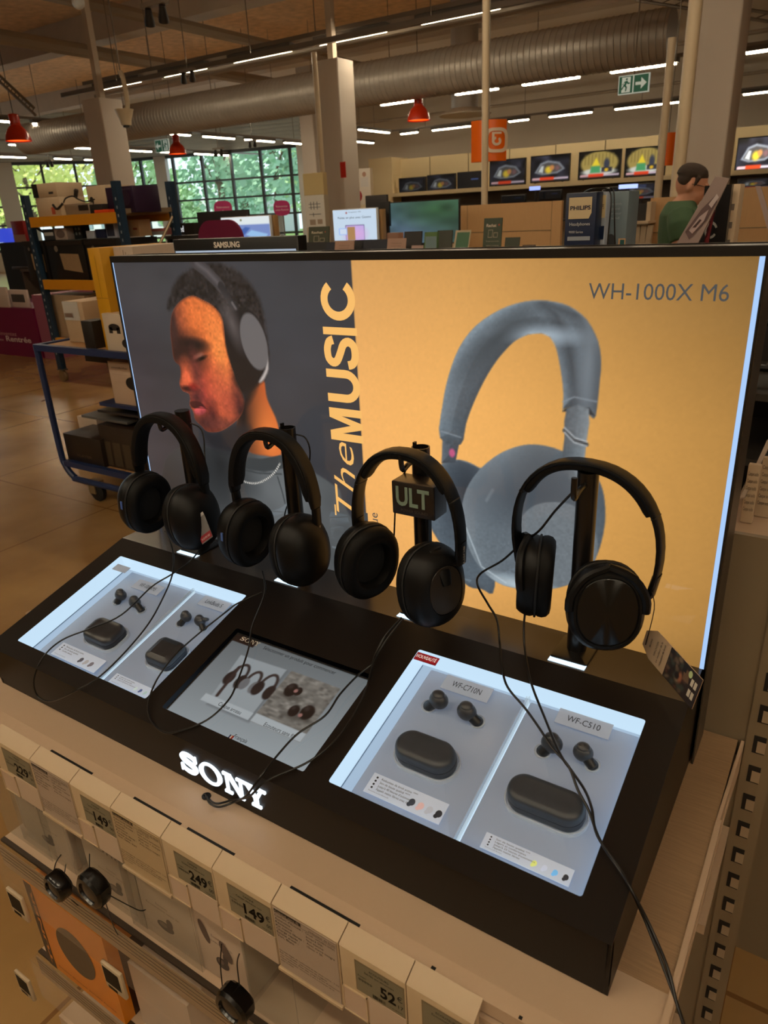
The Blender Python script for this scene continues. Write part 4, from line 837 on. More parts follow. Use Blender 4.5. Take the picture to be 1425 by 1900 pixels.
case((789, 1396), .0385, .0205, .026, 0, .0204, 'dark pill-shaped charging case in the third bay'); case((1012, 1485), .0425, .0195, .026, 0, .0190, 'dark longer pill-shaped charging case in the rightmost bay')

# ================================================================ headphones on the posts
hpb = mat('headphone_shell', (9, 9, 10), .42, spec=.25, noise=.08, bump=.01, bscale=900); hpl = mat('headphone_leather', (8, 7, 7), .6, spec=.2, noise=.1, bump=.05, bscale=260); hpf = mat('ear_fabric', (4, 4, 5), .85, bump=.2, bscale=900); hpd = mat('cup_disc', (40, 34, 28), .3, noise=.05)
def loft(mb, secs, n=14):
    """secs: (centre, u, hu, v, hv) superellipse sections"""
    R = []
    for c, u, hu, v_, hv in secs:
        R.append([c + u * hu * math.copysign(abs(math.cos(a)) ** .6, math.cos(a)) + v_ * hv * math.copysign(abs(math.sin(a)) ** .6, math.sin(a)) for a in [2 * math.pi * k / n for k in range(n)]])
    return mb.rings(R)
def headphone(x, y, z, yaw, label, style, W=.168, hA=.118, cups=((0, 0), (0, 0)), pad=.0075, cupz=.158, cy=(0, 0), wide=.0125, over=8, cin=(.012, .022), ks=1.2):
    T = Thing('headphones', label, 'headphones', (x, y, z), 'demo headphones on the display posts', yaw); I4 = Matrix.Identity(4)
    hw = W / 2
    def arch(t, ins=0):            # t 0..1 left to right over the top
        o_ = math.radians(over); a = math.pi + o_ - t * (math.pi + 2 * o_); ex = .86; sn = math.sin(a)
        return V(((hw - ins) * math.copysign(abs(math.cos(a)) ** ex, math.cos(a)), 0, -hA + ((hA - ins) * sn ** .92 if sn > 0 else hA * 1.05 * sn)))
    def band(t0, t1, ins, th, wd, n=30):
        S_ = []
        for k in range(n + 1):
            t = t0 + (t1 - t0) * k / n; c = arch(t, ins); d = (arch(min(t + .01, 1), ins) - arch(max(t - .01, 0), ins)).normalized(); nn = V((-d.z, 0, d.x)); e = 1 if 0 < k < n else .8
            S_.append((c, V((0, 1, 0)), wd * e, nn, th * e))
        return S_
    thick = style in (1, 2)
    b = MB(hpb); loft(b, band(.0 if not thick else .06, 1.0 if not thick else .94, .004, .0032 if not thick else .004, wide)); hb = T.part(b, 'headband', local=True)
    b = MB(hpl); loft(b, band(.09 if thick else .24, .91 if thick else .76, .0085 if thick else .009, .0075 if thick else .0052, wide + (.002 if thick else -.001), 26)); T.part(b, 'headband_pad', hb, local=True)
    if style in (3, 4):
        for t in (.2, .8) if style == 3 else (.23, .77): b = MB(rubber); loft(b, band(t - .004, t + .004, .004, .0038, wide + .0006, 2)); T.part(b, 'hinge_seam', hb, local=True)
    for s_, (cyaw, ctilt), dy in ((-1, cups[0], cy[0]), (1, cups[1], cy[1])):
        piv = arch(0 if s_ < 0 else 1, .004) + V((0, 0, -.004)); cc = V((s_ * (hw - cin[0 if s_ < 0 else 1]), dy, -cupz))
        CM_ = Matrix.Translation(cc) @ Matrix.Rotation(math.radians(cyaw), 4, 'Z') @ Matrix.Rotation(math.radians(ctilt), 4, 'Y')
        F = CM_ @ Matrix(((0, 0, s_, 0), (s_ * 1.0, 0, 0, 0), (0, 1, 0, 0), (0, 0, 0, 1)))   # local x->y, y->z, z->outward
        ry, rz_ = (.037 * ks, .0445 * ks)
        def se(k, zz, n=36, ey=1, ez=1, oy=0):
            return [(ry * k * ey * math.copysign(abs(math.cos(a)) ** .88, math.cos(a)), oy + rz_ * k * ez * math.copysign(abs(math.sin(a)) ** .88, math.sin(a)), zz) for a in [2 * math.pi * q / n for q in range(n)]]
        # shell
        b = MB(hpb).at(F)
        if style == 4: pr = [(.97, -.001), (1.0, .004), (.99, .010), (.93, .017), (.86, .0215), (.80, .022), (.785, .0205), (.3, .0212), (.02, .0214)]
        elif style == 3: pr = [(.97, -.001), (1.02, .003), (1.0, .010), (.93, .019), (.80, .026), (.66, .0295), (.60, .030), (.59, .0288), (.3, .0292), (.02, .0294)]
        else: pr = [(.97, -.001), (1.02, .003), (1.02, .010), (.97, .019), (.84, .028), (.62, .035), (.35, .0385), (.02, .0395)]
        b.rings([se(k, z_) for k, z_ in pr]); cup = T.part(b, 'ear_cup', local=True)
        if style in (3, 4):
            b = MB(hpd if style == 3 else mat('disc_black', (8, 8, 8), .3)).at(F); k0 = .58 if style == 3 else .77; zz = .0292 if style == 3 else .0208
            b.rings([se(k0, zz - .001), se(k0, zz + .0004), se(k0 * .98, zz + .0010), se(.02, zz + .0018)]); T.part(b, 'cup_disc', cup, local=True)
        b = MB(rubber).at(F).rings([se(1.005, -.0035), se(1.025, -.002), se(1.005, -.0005)]); T.part(b, 'seam_ring', cup, local=True)
        b = MB(hpl).at(F); b.rings([se(.95, -.002), se(.99, -.006), se(1.0, -.011), se(.97, -.0165), se(.88, -.0205), se(.76, -.0215), se(.64, -.0195), se(.58, -.014), se(.57, -.006)], cap=False); T.part(b, 'ear_cushion', cup, local=True)
        b = MB(hpf).at(F).rings([se(.6, -.0060), se(.02, -.0055)]); T.part(b, 'ear_mesh', cup, local=True)
        if s_ < 0 and style in (1, 2): b = MB(mat('sticker_blue', (70, 100, 170), .4)).at(F); b.box(ry * .96, ry * 1.028, .0 + rz_ * .02, rz_ * .28, .004, .0085); T.part(b, 'sticker', cup, local=True, label='small blue-lettered sticker')
        b = MB(flat((60, 60, 62))).at(F); b.poly([[(-ry * .15 + .0006 * math.cos(a), -rz_ * .995 + .0 + .0006 * math.sin(a)) for a in np.arange(0, 6, 1)]], .0305)
        # slider and yoke
        b = MB(hpb); wy = wide * (.62 if thick else .86); top = arch(.06 if s_ < 0 else .94, .004) ; Fo = F @ V((0, rz_ * .78, .012)); Fm = F @ V((0, rz_ * .1, .030 if style != 4 else .0235))
        loft(b, [(top, V((0, 1, 0)), wy, V((1, 0, 0)), .0042), (piv, V((0, 1, 0)), wy, V((1, 0, 0)), .0046), (piv.lerp(Fo, .5), V((0, 1, 0)), wy * .9, V((1, 0, 0)), .0044), (Fo, V((0, 1, 0)), wy, V((1, 0, 0)), .0042)], 12); so = T.part(b, 'slider', local=True)
        b = MB(hpb)
        if style == 4:
            for e in (-1, 1):
                P_ = [F @ V((0, rz_ * .98, .014)), F @ V((e * ry * .6, rz_ * .78, .020)), F @ V((e * ry * .93, rz_ * .35, .0195)), F @ V((e * ry * .96, 0, .017))]; b.tube(P_, [.0055] * 10, 8, 3)
        else:
            nrm = (F.to_3x3() @ V((0, 0, 1))); yv = F.to_3x3() @ V((1, 0, 0)); loft(b, [(F @ V((0, rz_ * .97, .012)), yv, wy, nrm, .005), (F @ V((0, rz_ * .72, .021)), yv, wy * 1.1, nrm, .0055), (F @ V((0, rz_ * .40, .028)), yv, wy * .9, nrm, .0048), (F @ V((0, rz_ * .15, .032)), yv, wy * .6, nrm, .0035)], 12)
        T.part(b, 'yoke', local=True)
        if s_ > 0 and style in (2, 3):
            b = MB(flat((150, 140, 128))); o_ = piv + V((.0054, -.002, .026 if style == 3 else .004)); b.at(frame(o_, (0, 0, -1), (0, 1, 0))); sony(b, 0, 0, .0045 if style == 3 else .003, .0002, wd=.026 if style == 3 else .015); T.part(b, 'brand_lettering', so, local=True)
    return T
headphone(-.918, .742, 1.272, 0, 'black padded headphones hanging on the first post from the left', 1, W=.164, cups=((-2, 6), (-2, -6)), cupz=.164, cy=(-.006, -.016), cin=(.014, .028))
headphone(-.693, .742, 1.272, 0, 'black smooth headphones with a thick band hanging on the second post, paper tag attached', 2, W=.166, cups=((-6, 6), (-8, -6)), cupz=.174, cy=(-.006, -.016), cin=(.024, .030))
headphone(-.463, .745, 1.272, math.radians(-3), 'black headphones with a folding band in front of the small sign cube', 3, W=.174, cups=((-18, 6), (-16, -6)), cy=(-.006, -.020), cupz=.174, over=10, ks=1.25, cin=(.020, .038))
headphone(-.237, .787, 1.2765, math.radians(-6), 'slim black headphones on the rightmost post, one cup turned outward', 4, W=.192, hA=.105, cups=((24, 2), (-60, -8)), cupz=.166, cy=(-.006, -.03), wide=.0105, pad=.006, over=24, cin=(.038, .052), ks=1.2)

# ================================================================ cables
cabm = mat('cable_black', (14, 13, 13), .38)
def cab(pts, r, label, group='security cables of the demo headphones', cat='cable', name='security_cable', n=6):
    Q = []
    for px, py, md, vv in pts:
        Q.append(aS(px, py, vv) if md == 's' else aY(px, py, vv) if md == 'y' else aZ(px, py, vv) if md == 'z' else aX(px, py, vv))
    return solo(MB(cabm).tube(Q, r, 8, n), name, label, cat, group)
cab([(305, 986, 'y', .735), (319, 1015, 'y', .725), (321, 1060, 's', .025), (302, 1110, 's', .014), (267, 1169, 's', .010), (196, 1246, 's', .006), (140, 1282, 's', .003), (95, 1301, 'y', .4585), (70, 1292, 'y', .457), (63, 1260, 'y', .458), (81, 1218, 's', .008), (116, 1187, 's', .010), (168, 1166, 's', .012), (225, 1141, 's', .012), (281, 1089, 's', .016), (318, 1066, 's', .022), (351, 1043, 'y', .72), (372, 1018, 'y', .73), (384, 1000, 'y', .745)], .0013, 'thin black cable looping over the leftmost lit tray')
cab([(487, 1060, 'y', .72), (491, 1100, 's', .03), (468, 1162, 's', .014), (461, 1204, 's', .008), (440, 1266, 's', .005), (423, 1300, 's', .004), (384, 1336, 's', .003), (328, 1358, 's', .003), (300, 1357, 's', .003), (277, 1331, 's', .004), (277, 1296, 's', .005), (298, 1250, 's', .006), (344, 1197, 's', .006), (421, 1134, 's', .010), (442, 1119, 's', .014), (486, 1099, 's', .022)], .0013, 'thin black cable looping across the left edge of the grey screen')
cab([(745, 1146, 'y', .70), (715, 1180, 's', .02), (697, 1213, 's', .010), (690, 1232, 's', .008), (665, 1252, 's', .006), (631, 1288, 's', .006), (603, 1328, 's', .006), (553, 1361, 's', .006), (516, 1400, 's', .005), (482, 1443, 's', .004), (457, 1476, 'y', .452), (435, 1488, 'z', .878), (407, 1497, 'z', .873), (390, 1491, 'z', .872), (384, 1479, 'z', .876), (381, 1473, 'z', .872)], .0014, 'upper of two black cables running from the third headphones into the shelf hole')
cab([(748, 1148, 'y', .70), (712, 1195, 's', .016), (693, 1232, 's', .010), (676, 1288, 's', .008), (645, 1344, 's', .006), (609, 1386, 's', .005), (566, 1417, 's', .004), (496, 1448, 's', .003), (462, 1478, 'y', .450), (432, 1484, 'z', .874), (405, 1491, 'z', .8775), (391, 1486, 'z', .8775), (384, 1474, 'z', .870)], .0014, 'lower of two black cables running from the third headphones into the shelf hole')
cab([(1063, 913, 'y', .735), (1030, 948, 'y', .75), (1000, 985, 'y', .775), (968, 1008, 'y', .80), (932, 1040, 'y', .80), (892, 1064, 'y', .79), (886, 1085, 'y', .785), (905, 1120, 'y', .77), (922, 1150, 'y', .76), (927, 1190, 'y', .745), (932, 1240, 's', .008), (942, 1275, 's', .008), (975, 1315, 's', .010), (1000, 1350, 's', .012), (1025, 1388, 's', .013), (1055, 1422, 's', .013), (1072, 1465, 's', .011), (1093, 1505, 's', .008), (1115, 1562, 's', .006), (1165, 1640, 's', .003), (1200, 1715, 'z', .93), (1235, 1805, 'z', .92), (1262, 1880, 'z', .91), (1275, 1930, 'z', .905)], .0015, 'black cable winding from the rightmost hook across the right tray')
cab([(974, 1138, 'y', .762), (972, 1165, 'y', .758), (974, 1205, 'y', .74), (985, 1265, 's', .010), (1010, 1330, 's', .010), (1040, 1400, 's', .018), (1062, 1432, 's', .010), (1085, 1466, 's', .006), (1098, 1500, 's', .011), (1108, 1550, 's', .010), (1150, 1612, 's', .006), (1172, 1652, 's', .006), (1208, 1722, 'z', .935), (1240, 1800, 'z', .925), (1258, 1870, 'z', .915), (1280, 1930, 'z', .91)], .0015, 'black cable dropping straight from the edge-on ear cup of the rightmost headphones')
cab([(352, 785, 'y', .79), (370, 793, 'y', .80), (378, 812, 'y', .80), (380, 850, 'y', .79), (384, 880, 'y', .77)], .0012, 'short black cord curling from the top of the first post'); cab([(548, 806, 'y', .795), (566, 812, 'y', .80), (575, 835, 'y', .80), (572, 870, 'y', .80), (560, 908, 'y', .80), (535, 935, 'y', .80), (527, 965, 'y', .80), (530, 985, 'y', .79)], .0012, 'short black cord curling beside the second post')
cab([(752, 875, 'y', .77), (735, 905, 'y', .785), (733, 950, 'y', .78), (731, 1003, 'y', .775)], .0012, 'short black cord hanging behind the small sign cube')
# paper tags
def hangtag(a, bq, c, d, y0, y1, name, label, fill):
    P_ = [aY(*a, y0), aY(*bq, y0), aY(*c, y1), aY(*d, y1)]; o = P_[3]; u = (P_[2] - P_[3]); v = (P_[0] - P_[3]); M = frame(o, u, v); w_ = u.length; h = (V(v) - V(u).normalized() * v.dot(V(u).normalized())).length
    T = Thing(name, label, 'tag', o); fill(T, M, w_, h); return T
card_ = mat('tag_card', (176, 150, 120), .6)
def f1(T, M, w_, h):
    c = w_ * .3; b = MB(card_).at(M); b.poly([[(0, 0), (w_, 0), (w_, h - c * 1.4), (w_ - c, h), (c * .7, h), (0, h - c * 1.4)]], -.0004, .0004); bo = T.part(b, 'card')
    p = Paint(w_, h * .55, 60, (44, 30, 22)); rr = np.random.default_rng(4)
    for k in range(46):
        x_, y_ = rr.random() * w_, h * .2 + rr.random() * h * .33; col = [(98, 78, 58), (30, 24, 20), (120, 104, 84), (84, 48, 34), (60, 70, 62)][k % 5]; p.ell(x_, y_, w_ * (.03 + .07 * rr.random()), w_ * (.04 + .08 * rr.random()), col, .5, rr.random() * 3, .8)
    p.ell(w_ * .45, h * .30, w_ * .16, h * .035, (150, 96, 66), .4); p.ell(w_ * .42, h * .35, w_ * .1, h * .035, (30, 18, 14), .3); p.poly([(w_ * .5, h * .16), (w_ * .85, h * .2), (w_ * .8, h * .28), (w_ * .48, h * .26)], (110, 84, 60)); p.poly([(w_ * .72, h * .24), (w_ * .98, h * .24), (w_ * .98, h * .3), (w_ * .7, h * .3)], (24, 22, 22))
    p.mesh(T.I @ M @ Matrix.Translation((0, 0, .0006)), vcol('paper_print', 0, .5, base=True), 'photo_print', T, bo)
    t = MB(ink).at(M); z = .0007; sony(t, w_ * .36, h * .855, h * .022, z, wd=w_ * .3); t.text('WH-CH720N', w_ * .5, h * .75, h * .042, z, 'C', w_ * .5); t.text('Le meilleur de la', w_ * .5, h * .69, h * .042, z, 'C', w_ * .72); t.text('réduction de bruit', w_ * .5, h * .63, h * .042, z, 'C', w_ * .74)
    t.m(flat((210, 200, 180)))
    for i in range(4): x_ = w_ * (.2 + .34 * (i % 2)); y_ = h * (.04 + .055 * (i // 2)); t.box(x_, x_ + w_ * .22, y_, y_ + h * .04, .0006, .0008)
    t.m(flat((190, 206, 150))).poly([ring_((w_ * .82, h * .17), w_ * .11, h * .03, 16)], .0008); T.part(t, 'printing', bo)
    T.part(MB(rubber).tube([T.I.inverted() @ (T.I @ M @ V((w_ * .3, h * .94, .001))), aY(1214, 1130, .77), aY(1209, 1098, .765)], .0006, 6, 4), 'string')
hangtag((1207, 1150), (1248, 1145), (1305, 1262), (1284, 1316), .775, .705, 'price_hangtag', 'long paper tag with a crowd photo hanging from the rightmost headphones', f1)
def f2(T, M, w_, h):
    b = MB(mat('tag_grey', (120, 118, 118), .5)).at(M); b.poly([[(0, 0), (w_, 0), (w_, h * .92), (w_ * .7, h), (w_ * .3, h), (0, h * .92)]], -.0004, .0004); bo = T.part(b, 'card')
    t = MB(flat((150, 40, 48))).at(M); t.box(0, w_, h * .04, h * .26, .0005, .0007); t.m(flat((215, 205, 200))).text('SERIE', w_ * .5, h * .10, h * .10, .0008, 'C', w_ * .8); t.m(flat((190, 186, 184))).box(0, w_, h * .86, h * .97, .0005, .0007); T.part(t, 'printing', bo)
    T.part(MB(rubber).tube([M @ V((w_ * .5, h * .96, .0)), M @ V((w_ * .5, h * 1.02, .002)), M @ V((w_ * .1, h * 1.05, .004))], .0007, 6, 4), 'string')
hangtag((408, 922), (422, 920), (395, 996), (376, 1010), .715, .705, 'hang_tag', 'grey paper tag with a red stripe hanging from the second headphones', f2)

# ================================================================ the shelf unit in front
wood = mat('board_oak', (152, 122, 90), .5, noise=.3, nscale=8, stretch=(3, 60, 3)); T = Thing('shelf_unit', 'cream metal shelf unit with slotted uprights carrying the display stand', 'shelf', (-.58, .66, 0)); SH = T
SX0, SX1 = -1.11, -.036; ZS = .867
b = MB(beige)
b.box(SX0, SX1, .47 - .045, .4995, ZS - .006, ZS); b.box(SX0, SX1, .405, .90, ZS - .030, ZS - .024)
# front strip with slots between the price carriers
b.rings([[V((x, .425, ZS)), V((x, .4085, ZS - .003)), V((x, .4085, ZS - .02)), V((x, .425, ZS - .02))] for x in (SX0, SX1 + .004)])
T.part(b, 'front_ledge')
T.part(MB(wood).box(SX0, -.0425, .4995, .90, ZS - .008, ZS + .0005), 'board', label='pale wood-grain shelf board')
b = MB(beige); b.rings([[V((x, y, z)) for x, z in ((-.0425, ZS - .05), (-.0365, ZS - .05), (-.0365, ZS + .003), (-.0425, ZS + .003))] for y in (.40, .74)]); b.rings([[V((x + .004 * (y - .74) / .16, y, z)) for x, z in ((-.0425, ZS - .05), (-.0385, ZS - .05), (-.0385, ZS + .002), (-.0425, ZS + .002))] for y in (.74, .90)]); T.part(b, 'side_lip')
back = mat('back_panel', (128, 112, 88), .5, noise=.03); b = MB(back); b.box(-1.06, -.022, .903, .912, .06, 1.166); T.part(b, 'back_panel')
b = MB(back); ux0 = aY(1382, 1385, .905).x; ux1 = ux0 + .036; b.box(ux0, ux1, .900, .93, 0, 1.16); T.part(b, 'upright')
slot = mat('slot_dark', (16, 13, 11), .7); slotm = mat('slot_metal', (176, 160, 138), .35, .5)
for i in range(24):
    z = 1.12 - .05 * i; xs = (ux0 + ux1) / 2 - .002; b = MB(slot); b.box(xs - .007, xs + .008, .8992, .9001, z - .014, z + .014); b.m(slotm).box(xs - .002, xs + .0085, .8986, .8993, z - .012, z + .006); T.part(b, 'slot')
b = MB(beige); b.box(ux0 - .012, ux0, .72, .90, .70, .715); T.part(b, 'bracket')
b = MB(beige); b.box(SX0, 0.0, .40, .93, .02, .10); T.part(b, 'base_plinth')
b = MB(rubber); c = aZ(383, 1478, ZS); b.at(Matrix.Translation((c.x, c.y, ZS))).lathe([(.006, 0), (.006, .0015), (.0035, .0018), (.0035, .0002)], 18); T.part(b, 'cable_grommet')
# price carriers along the front edge (front plane y = .388)
TY = .3885; TZ1 = .856; FR = frame((0, TY, 0), (1, 0, 0), (0, 0, 1)); carrier = mat('carrier_cream', (186, 162, 130), .4, noise=.03, nscale=12); lcd = mat('epaper', (122, 114, 92), .5, noise=.04); inkd = mat('epaper_ink', (9, 7, 6), .6, spec=.1); blank = mat('blank_card', (188, 166, 144), .4); cl = clear('clear_sleeve', (190, 165, 140), a=.03); paper = mat('paper', (176, 156, 140), .6); papery = mat('paper_yellowed', (186, 160, 122), .6)
tx = lambda px, py: aY(px, py, TY).x
def sleeve_top(b, x0, x1):
    b.rings([[V((x, TY, TZ1)), V((x, TY + .003, TZ1 + .002)), V((x, .4085, ZS - .001)), V((x, .4085, ZS - .006)), V((x, TY + .002, TZ1 - .004))] for x in (x0, x1)])
def price(x0, x1, big, cents, line, label, sq=True, stars=True):
    T = Thing('price_display', label, 'price tag', ((x0 + x1) / 2, TY, .755), 'electronic price tags on the front edge'); w_ = x1 - x0
    b = MB(carrier); sleeve_top(b, x0 + .0006, x1 - .0006); b.rbox(x0 + .0006, x1 - .0006, TY, TY + .012, .757, TZ1 - .001, .001, .0005); bo = T.part(b, 'carrier')
    sx0, sx1, sz0, sz1 = x0 + w_ * .26, x1 - w_ * .04, .803, .846; b = MB(flat((120, 104, 78))).at(FR); b.poly([rect(sx0 - .0015, sx1 + .0015, sz0 - .0015, sz1 + .0015)], .0003); b.m(lcd).poly([rect(sx0, sx1, sz0, sz1)], .0005)
    sc = T.part(b, 'screen', label='grey-green paper-like display'); b = MB(inkd).at(FR); sw = sx1 - sx0; z = .0007
    b.text(line[0], (sx0 + sx1) / 2, sz1 - .0065, .0042, z, 'C'); b.text(line[1], (sx0 + sx1) / 2, sz1 - .0115, .0042, z, 'C', sw * .62)
    if big: b.text(big, sx1 - sw * .16, sz0 + .0105, .022, z, 'R', sw * (.165 * len(big)), bold=.03); b.text('€', sx1 - sw * .02, sz0 + .020, .011, z, 'R'); b.text(cents, sx1 - sw * .01, sz0 + .009, .0075, z, 'R')
    if stars: b.text('*****', sx0 + sw * .04, sz0 + .014, .009, z, wd=sw * .3); b.text('Eco-part', sx0 + .002, sz1 - .020, .003, z)
    rr = random.Random(big)
    for k in range(16): b.box(sx0 + sw * .34 + k * .0010, sx0 + sw * .34 + k * .0010 + rr.choice((.0003, .0006)), sz0 + .0015, sz0 + .0065, z - .0001, z)
    b.text('3 ans garantie', sx1 - .002, sz0 + .003, .0026, z, 'R'); T.part(b, 'lettering', sc)
    b = MB(blank).at(FR); b.box(x0 + w_ * .42, x1 - .001, .7575, .801, 0, .0008); T.part(b, 'blank_plate')
    b = MB(carrier).at(FR); o = (x0 + .001, x0 + w_ * .40, .7575, .7965)
    for q in ((o[0], o[1], o[2], o[2] + .0012), (o[0], o[1], o[3] - .0012, o[3]), (o[0], o[0] + .0012, o[2], o[3]), (o[1] - .0012, o[1], o[2], o[3])): b.box(*q, 0, .0018)
    b.m(mat('holder_pane', (190, 166, 146), .12)).box(o[0] + .001, o[1] - .001, o[2] + .001, o[3] - .001, .0002, .0008); T.part(b, 'card_holder', label='empty square card holder'); return T
def info(x0, x1, z0, head, rows, tail, label, m=paper, extra=None):
    T = Thing('info_card', label, 'info card', ((x0 + x1) / 2, TY, z0), 'paper info cards on the front edge'); w_ = x1 - x0; z1 = TZ1 - .002
    b = MB(carrier); sleeve_top(b, x0 + .0006, x1 - .0006); b.at(FR); b.box(x0 + .0006, x1 - .0006, z0 - .003, z0 + .001, 0, .0035); b.at(Matrix.Identity(4)).box(x0 + .0006, x1 - .0006, TY + .0005, TY + .003, z0 - .003, TZ1 - .001); T.part(b, 'carrier')
    pb = MB(m).at(FR); pb.box(x0 + .003, x1 - .003, z0, z1, .0, .0006); pc = T.part(pb, 'paper', label='printed sheet of product details'); b = MB(inkd).at(FR); z = .0008; H = z1 - z0; W_ = w_ - .008; X0 = x0 + .004
    b.box(X0, X0 + W_ * .45, z1 - .0065, z1 - .0015, z - .0001, z); b.m(m).text('Casque sans fil', X0 + .001, z1 - .0055, .0042, z + .0001, wd=W_ * .40); b.m(inkd)
    for yy in (.0015, .0078): b.box(X0, X0 + W_, z1 - yy - .0003, z1 - yy, z - .0001, z)
    b.text(head, X0 + W_, z1 - .0066, .0042, z, 'R', W_ * .42)
    for i, (l, r_) in enumerate(rows):
        y = z1 - .0125 - .0053 * i; b.text(l, X0, y, .0046, z, wd=min(W_ * .48, .0022 * len(l)), bold=.01); b.text(r_, X0 + W_ * .52, y, .0046, z, wd=min(W_ * .47, .0021 * len(r_)))
    for i, l in enumerate(tail): b.text(l, X0, z0 + H * .30 - .0042 * i, .0033, z, wd=min(W_, .00155 * len(l)))
    T.part(b, 'printing', pc); T.part(MB(cl).at(FR).quad((x0 + .001, z0, .0022), (x1 - .001, z0, .0022), (x1 - .001, z1, .0022), (x0 + .001, z1, .0022)), 'sleeve', label='clear plastic cover'); return T
e = [tx(-20, 1360), tx(52, 1402), tx(127, 1450), tx(203, 1495), tx(297, 1553), tx(392, 1608), tx(501, 1666), tx(626, 1737), tx(752, 1818), tx(880, 1890), tx(1010, 1960), tx(1140, 2030)]
price(e[0], e[1], '229', '99', ('CASQUE', 'Casque à réduction de bruit'), 'price tag reading 229 at the left end of the shelf edge'); rows1 = [('Autonomie totale :', "jusqu'à 30h"), ("Confort d'écoute :", '100% audiophone'), ('Contrôle :', 'Application + tactique'), ('Kit mains libres :', 'Plus, sec'), ('Existe aussi :', 'Avec micro intégré'), ('Voir couleurs', '')]
tail = ['Garantie légale de conformité et des vices cachés : 2 ans', 'Réf. consultable : site internet en magasin', 'voir conditions. Peut aller jusqu’à 8 ans d’utilisation', 'Pièces détachées : fournies 2 ans à compter de la', "date d'achat"]
info(e[1], e[2], .760, 'réduction de bruit', rows1, tail, 'white paper info card between the 229 and the left 149 price tags'); price(e[2], e[3], '149', '99', ('CASQUE', 'Casque audio à réduction'), 'price tag reading 149 left of the 249 tag')
info(e[3], e[4], .757, 'réduction de bruit', [('Autonomie totale :', "jusqu'à 27h"), ("Confort d'écoute :", 'Semi intra-auriculaire'), ('Contrôle :', 'Application + musique'), ('Résistance :', 'Plus, sec'), ('Kit mains libres :', 'Avec micro intégré'), ('Existe aussi :', ''), ('Noir, Sable, Vert', '')], tail, 'yellowed info card between the left 149 and the 249 price tags', papery)
price(e[4], e[5], '249', '00', ('CASQUE', 'Ecouteurs sans fil réduction bruit'), 'price tag reading 249 in the middle of the front edge'); price(e[5], e[6], '149', '00', ('CASQUE', 'Casque ultra-bass noir'), 'price tag reading 149 right of the 249 tag')
info(e[6], e[7], .757, 'réducteur de bruit', [("Confort d'écoute :", 'Circum - auriculaire confort'), ('Autonomie :', "jusqu'à 50h"), ('Résistance :', 'Non étanche'), ('Kit mains libres :', 'Avec micro intégré'), ('Charge rapide :', '10min = 5h'), ('Existe aussi :', ''), ('Vert, Blanc', '')], tail, 'large white info card left of the 52 price tag')
price(e[7], e[8], '52', '17', ('ECOUTEURS', 'Buds Noir sport intra-auriculaire'), 'price tag reading 52 right of the large info card'); price(e[8], e[9], '', '', ('ECOUTEURS', 'Ecouteurs sans fil'), 'price tag cut off by the bottom edge, right of the 52 tag', stars=False)
# dark slots in the ledge behind the carriers
b = MB(slot)
for a, c in (((88, 1394), (170, 1434)), ((246, 1479), (333, 1529)), ((345, 1536), (432, 1586)), ((536, 1646), (665, 1719)), ((797, 1797), (805, 1801)), ((960, 1890), (966, 1894))):
    b = MB(slot); x0 = aZ(*a, ZS).x; x1 = aZ(*c, ZS).x; b.box(x0, x1, .4095, .4125, ZS - .004, ZS - .0018); SH.part(b, 'ledge_slot')

# lower shelves with clear price rails
def lower(z, xs, label, x1=-.05):
    T = Thing('lower_shelf', label, 'shelf', (-.6, .66, z - .02), 'lower shelves of the unit'); b = MB(beige); b.box(SX0 + .0, x1, .41, .90, z - .02, z); T.part(b, 'board')
    b = MB(mat('dark_strip', (58, 46, 34), .4)); b.box(SX0, x1, .402, .4095, z - .004, z + .001); T.part(b, 'seal')
    g = MB(cl); g.quad((SX0, .384, z - .105), (x1, .384, z - .105), (x1, .384, z - .002), (SX0, .384, z - .002)); g.box(SX0, x1, .3845, .402, z - .004, z - .002); g.m(mat('rail_cream', (150, 122, 92), .35, noise=.1, nscale=30)).box(SX0, x1, .396, .398, z - .055, z - .006)
    for k in range(4): g.m(mat('rail_line', (84, 64, 46), .4)).box(SX0, x1, .3955, .396, z - .012 - .009 * k, z - .0112 - .009 * k)
    T.part(g, 'price_rail', label='clear plastic price rail'); return T
lower(.570, 0, 'second shelf from the top with a clear price rail'); lower(.285, 0, 'lowest visible shelf with a clear price rail')
def smalltag(px, py, z, label):
    x = aY(px, py, .384).x; T = Thing('small_price_tag', label, 'price tag', (x, .3835, z - .136), 'small price tags on the lower rails'); b = MB(flat((186, 166, 136))); b.rbox(x - .024, x + .024, .377, .3832, z - .136, z - .078, .002); bo = T.part(b, 'case')
    b = MB(mat('lcd_dark', (34, 28, 18), .6, spec=.15)).at(frame((0, .3767, 0), (1, 0, 0), (0, 0, 1))); b.box(x - .020, x + .018, z - .121, z - .084, 0, .0002); T.part(b, 'screen', bo); b = MB(inkd).at(frame((0, .3767, 0), (1, 0, 0), (0, 0, 1)))
    for k in range(10): b.box(x - .016 + k * .0022, x - .0150 + k * .0022, z - .133, z - .126, 0, .0003)
    T.part(b, 'barcode', bo)
smalltag(36, 1668, .570, 'small price tag on the upper clear rail near the left edge'); smalltag(216, 1812, .570, 'small price tag on the upper clear rail above the orange box'); smalltag(70, 1880, .285, 'small price tag on the lowest clear rail')
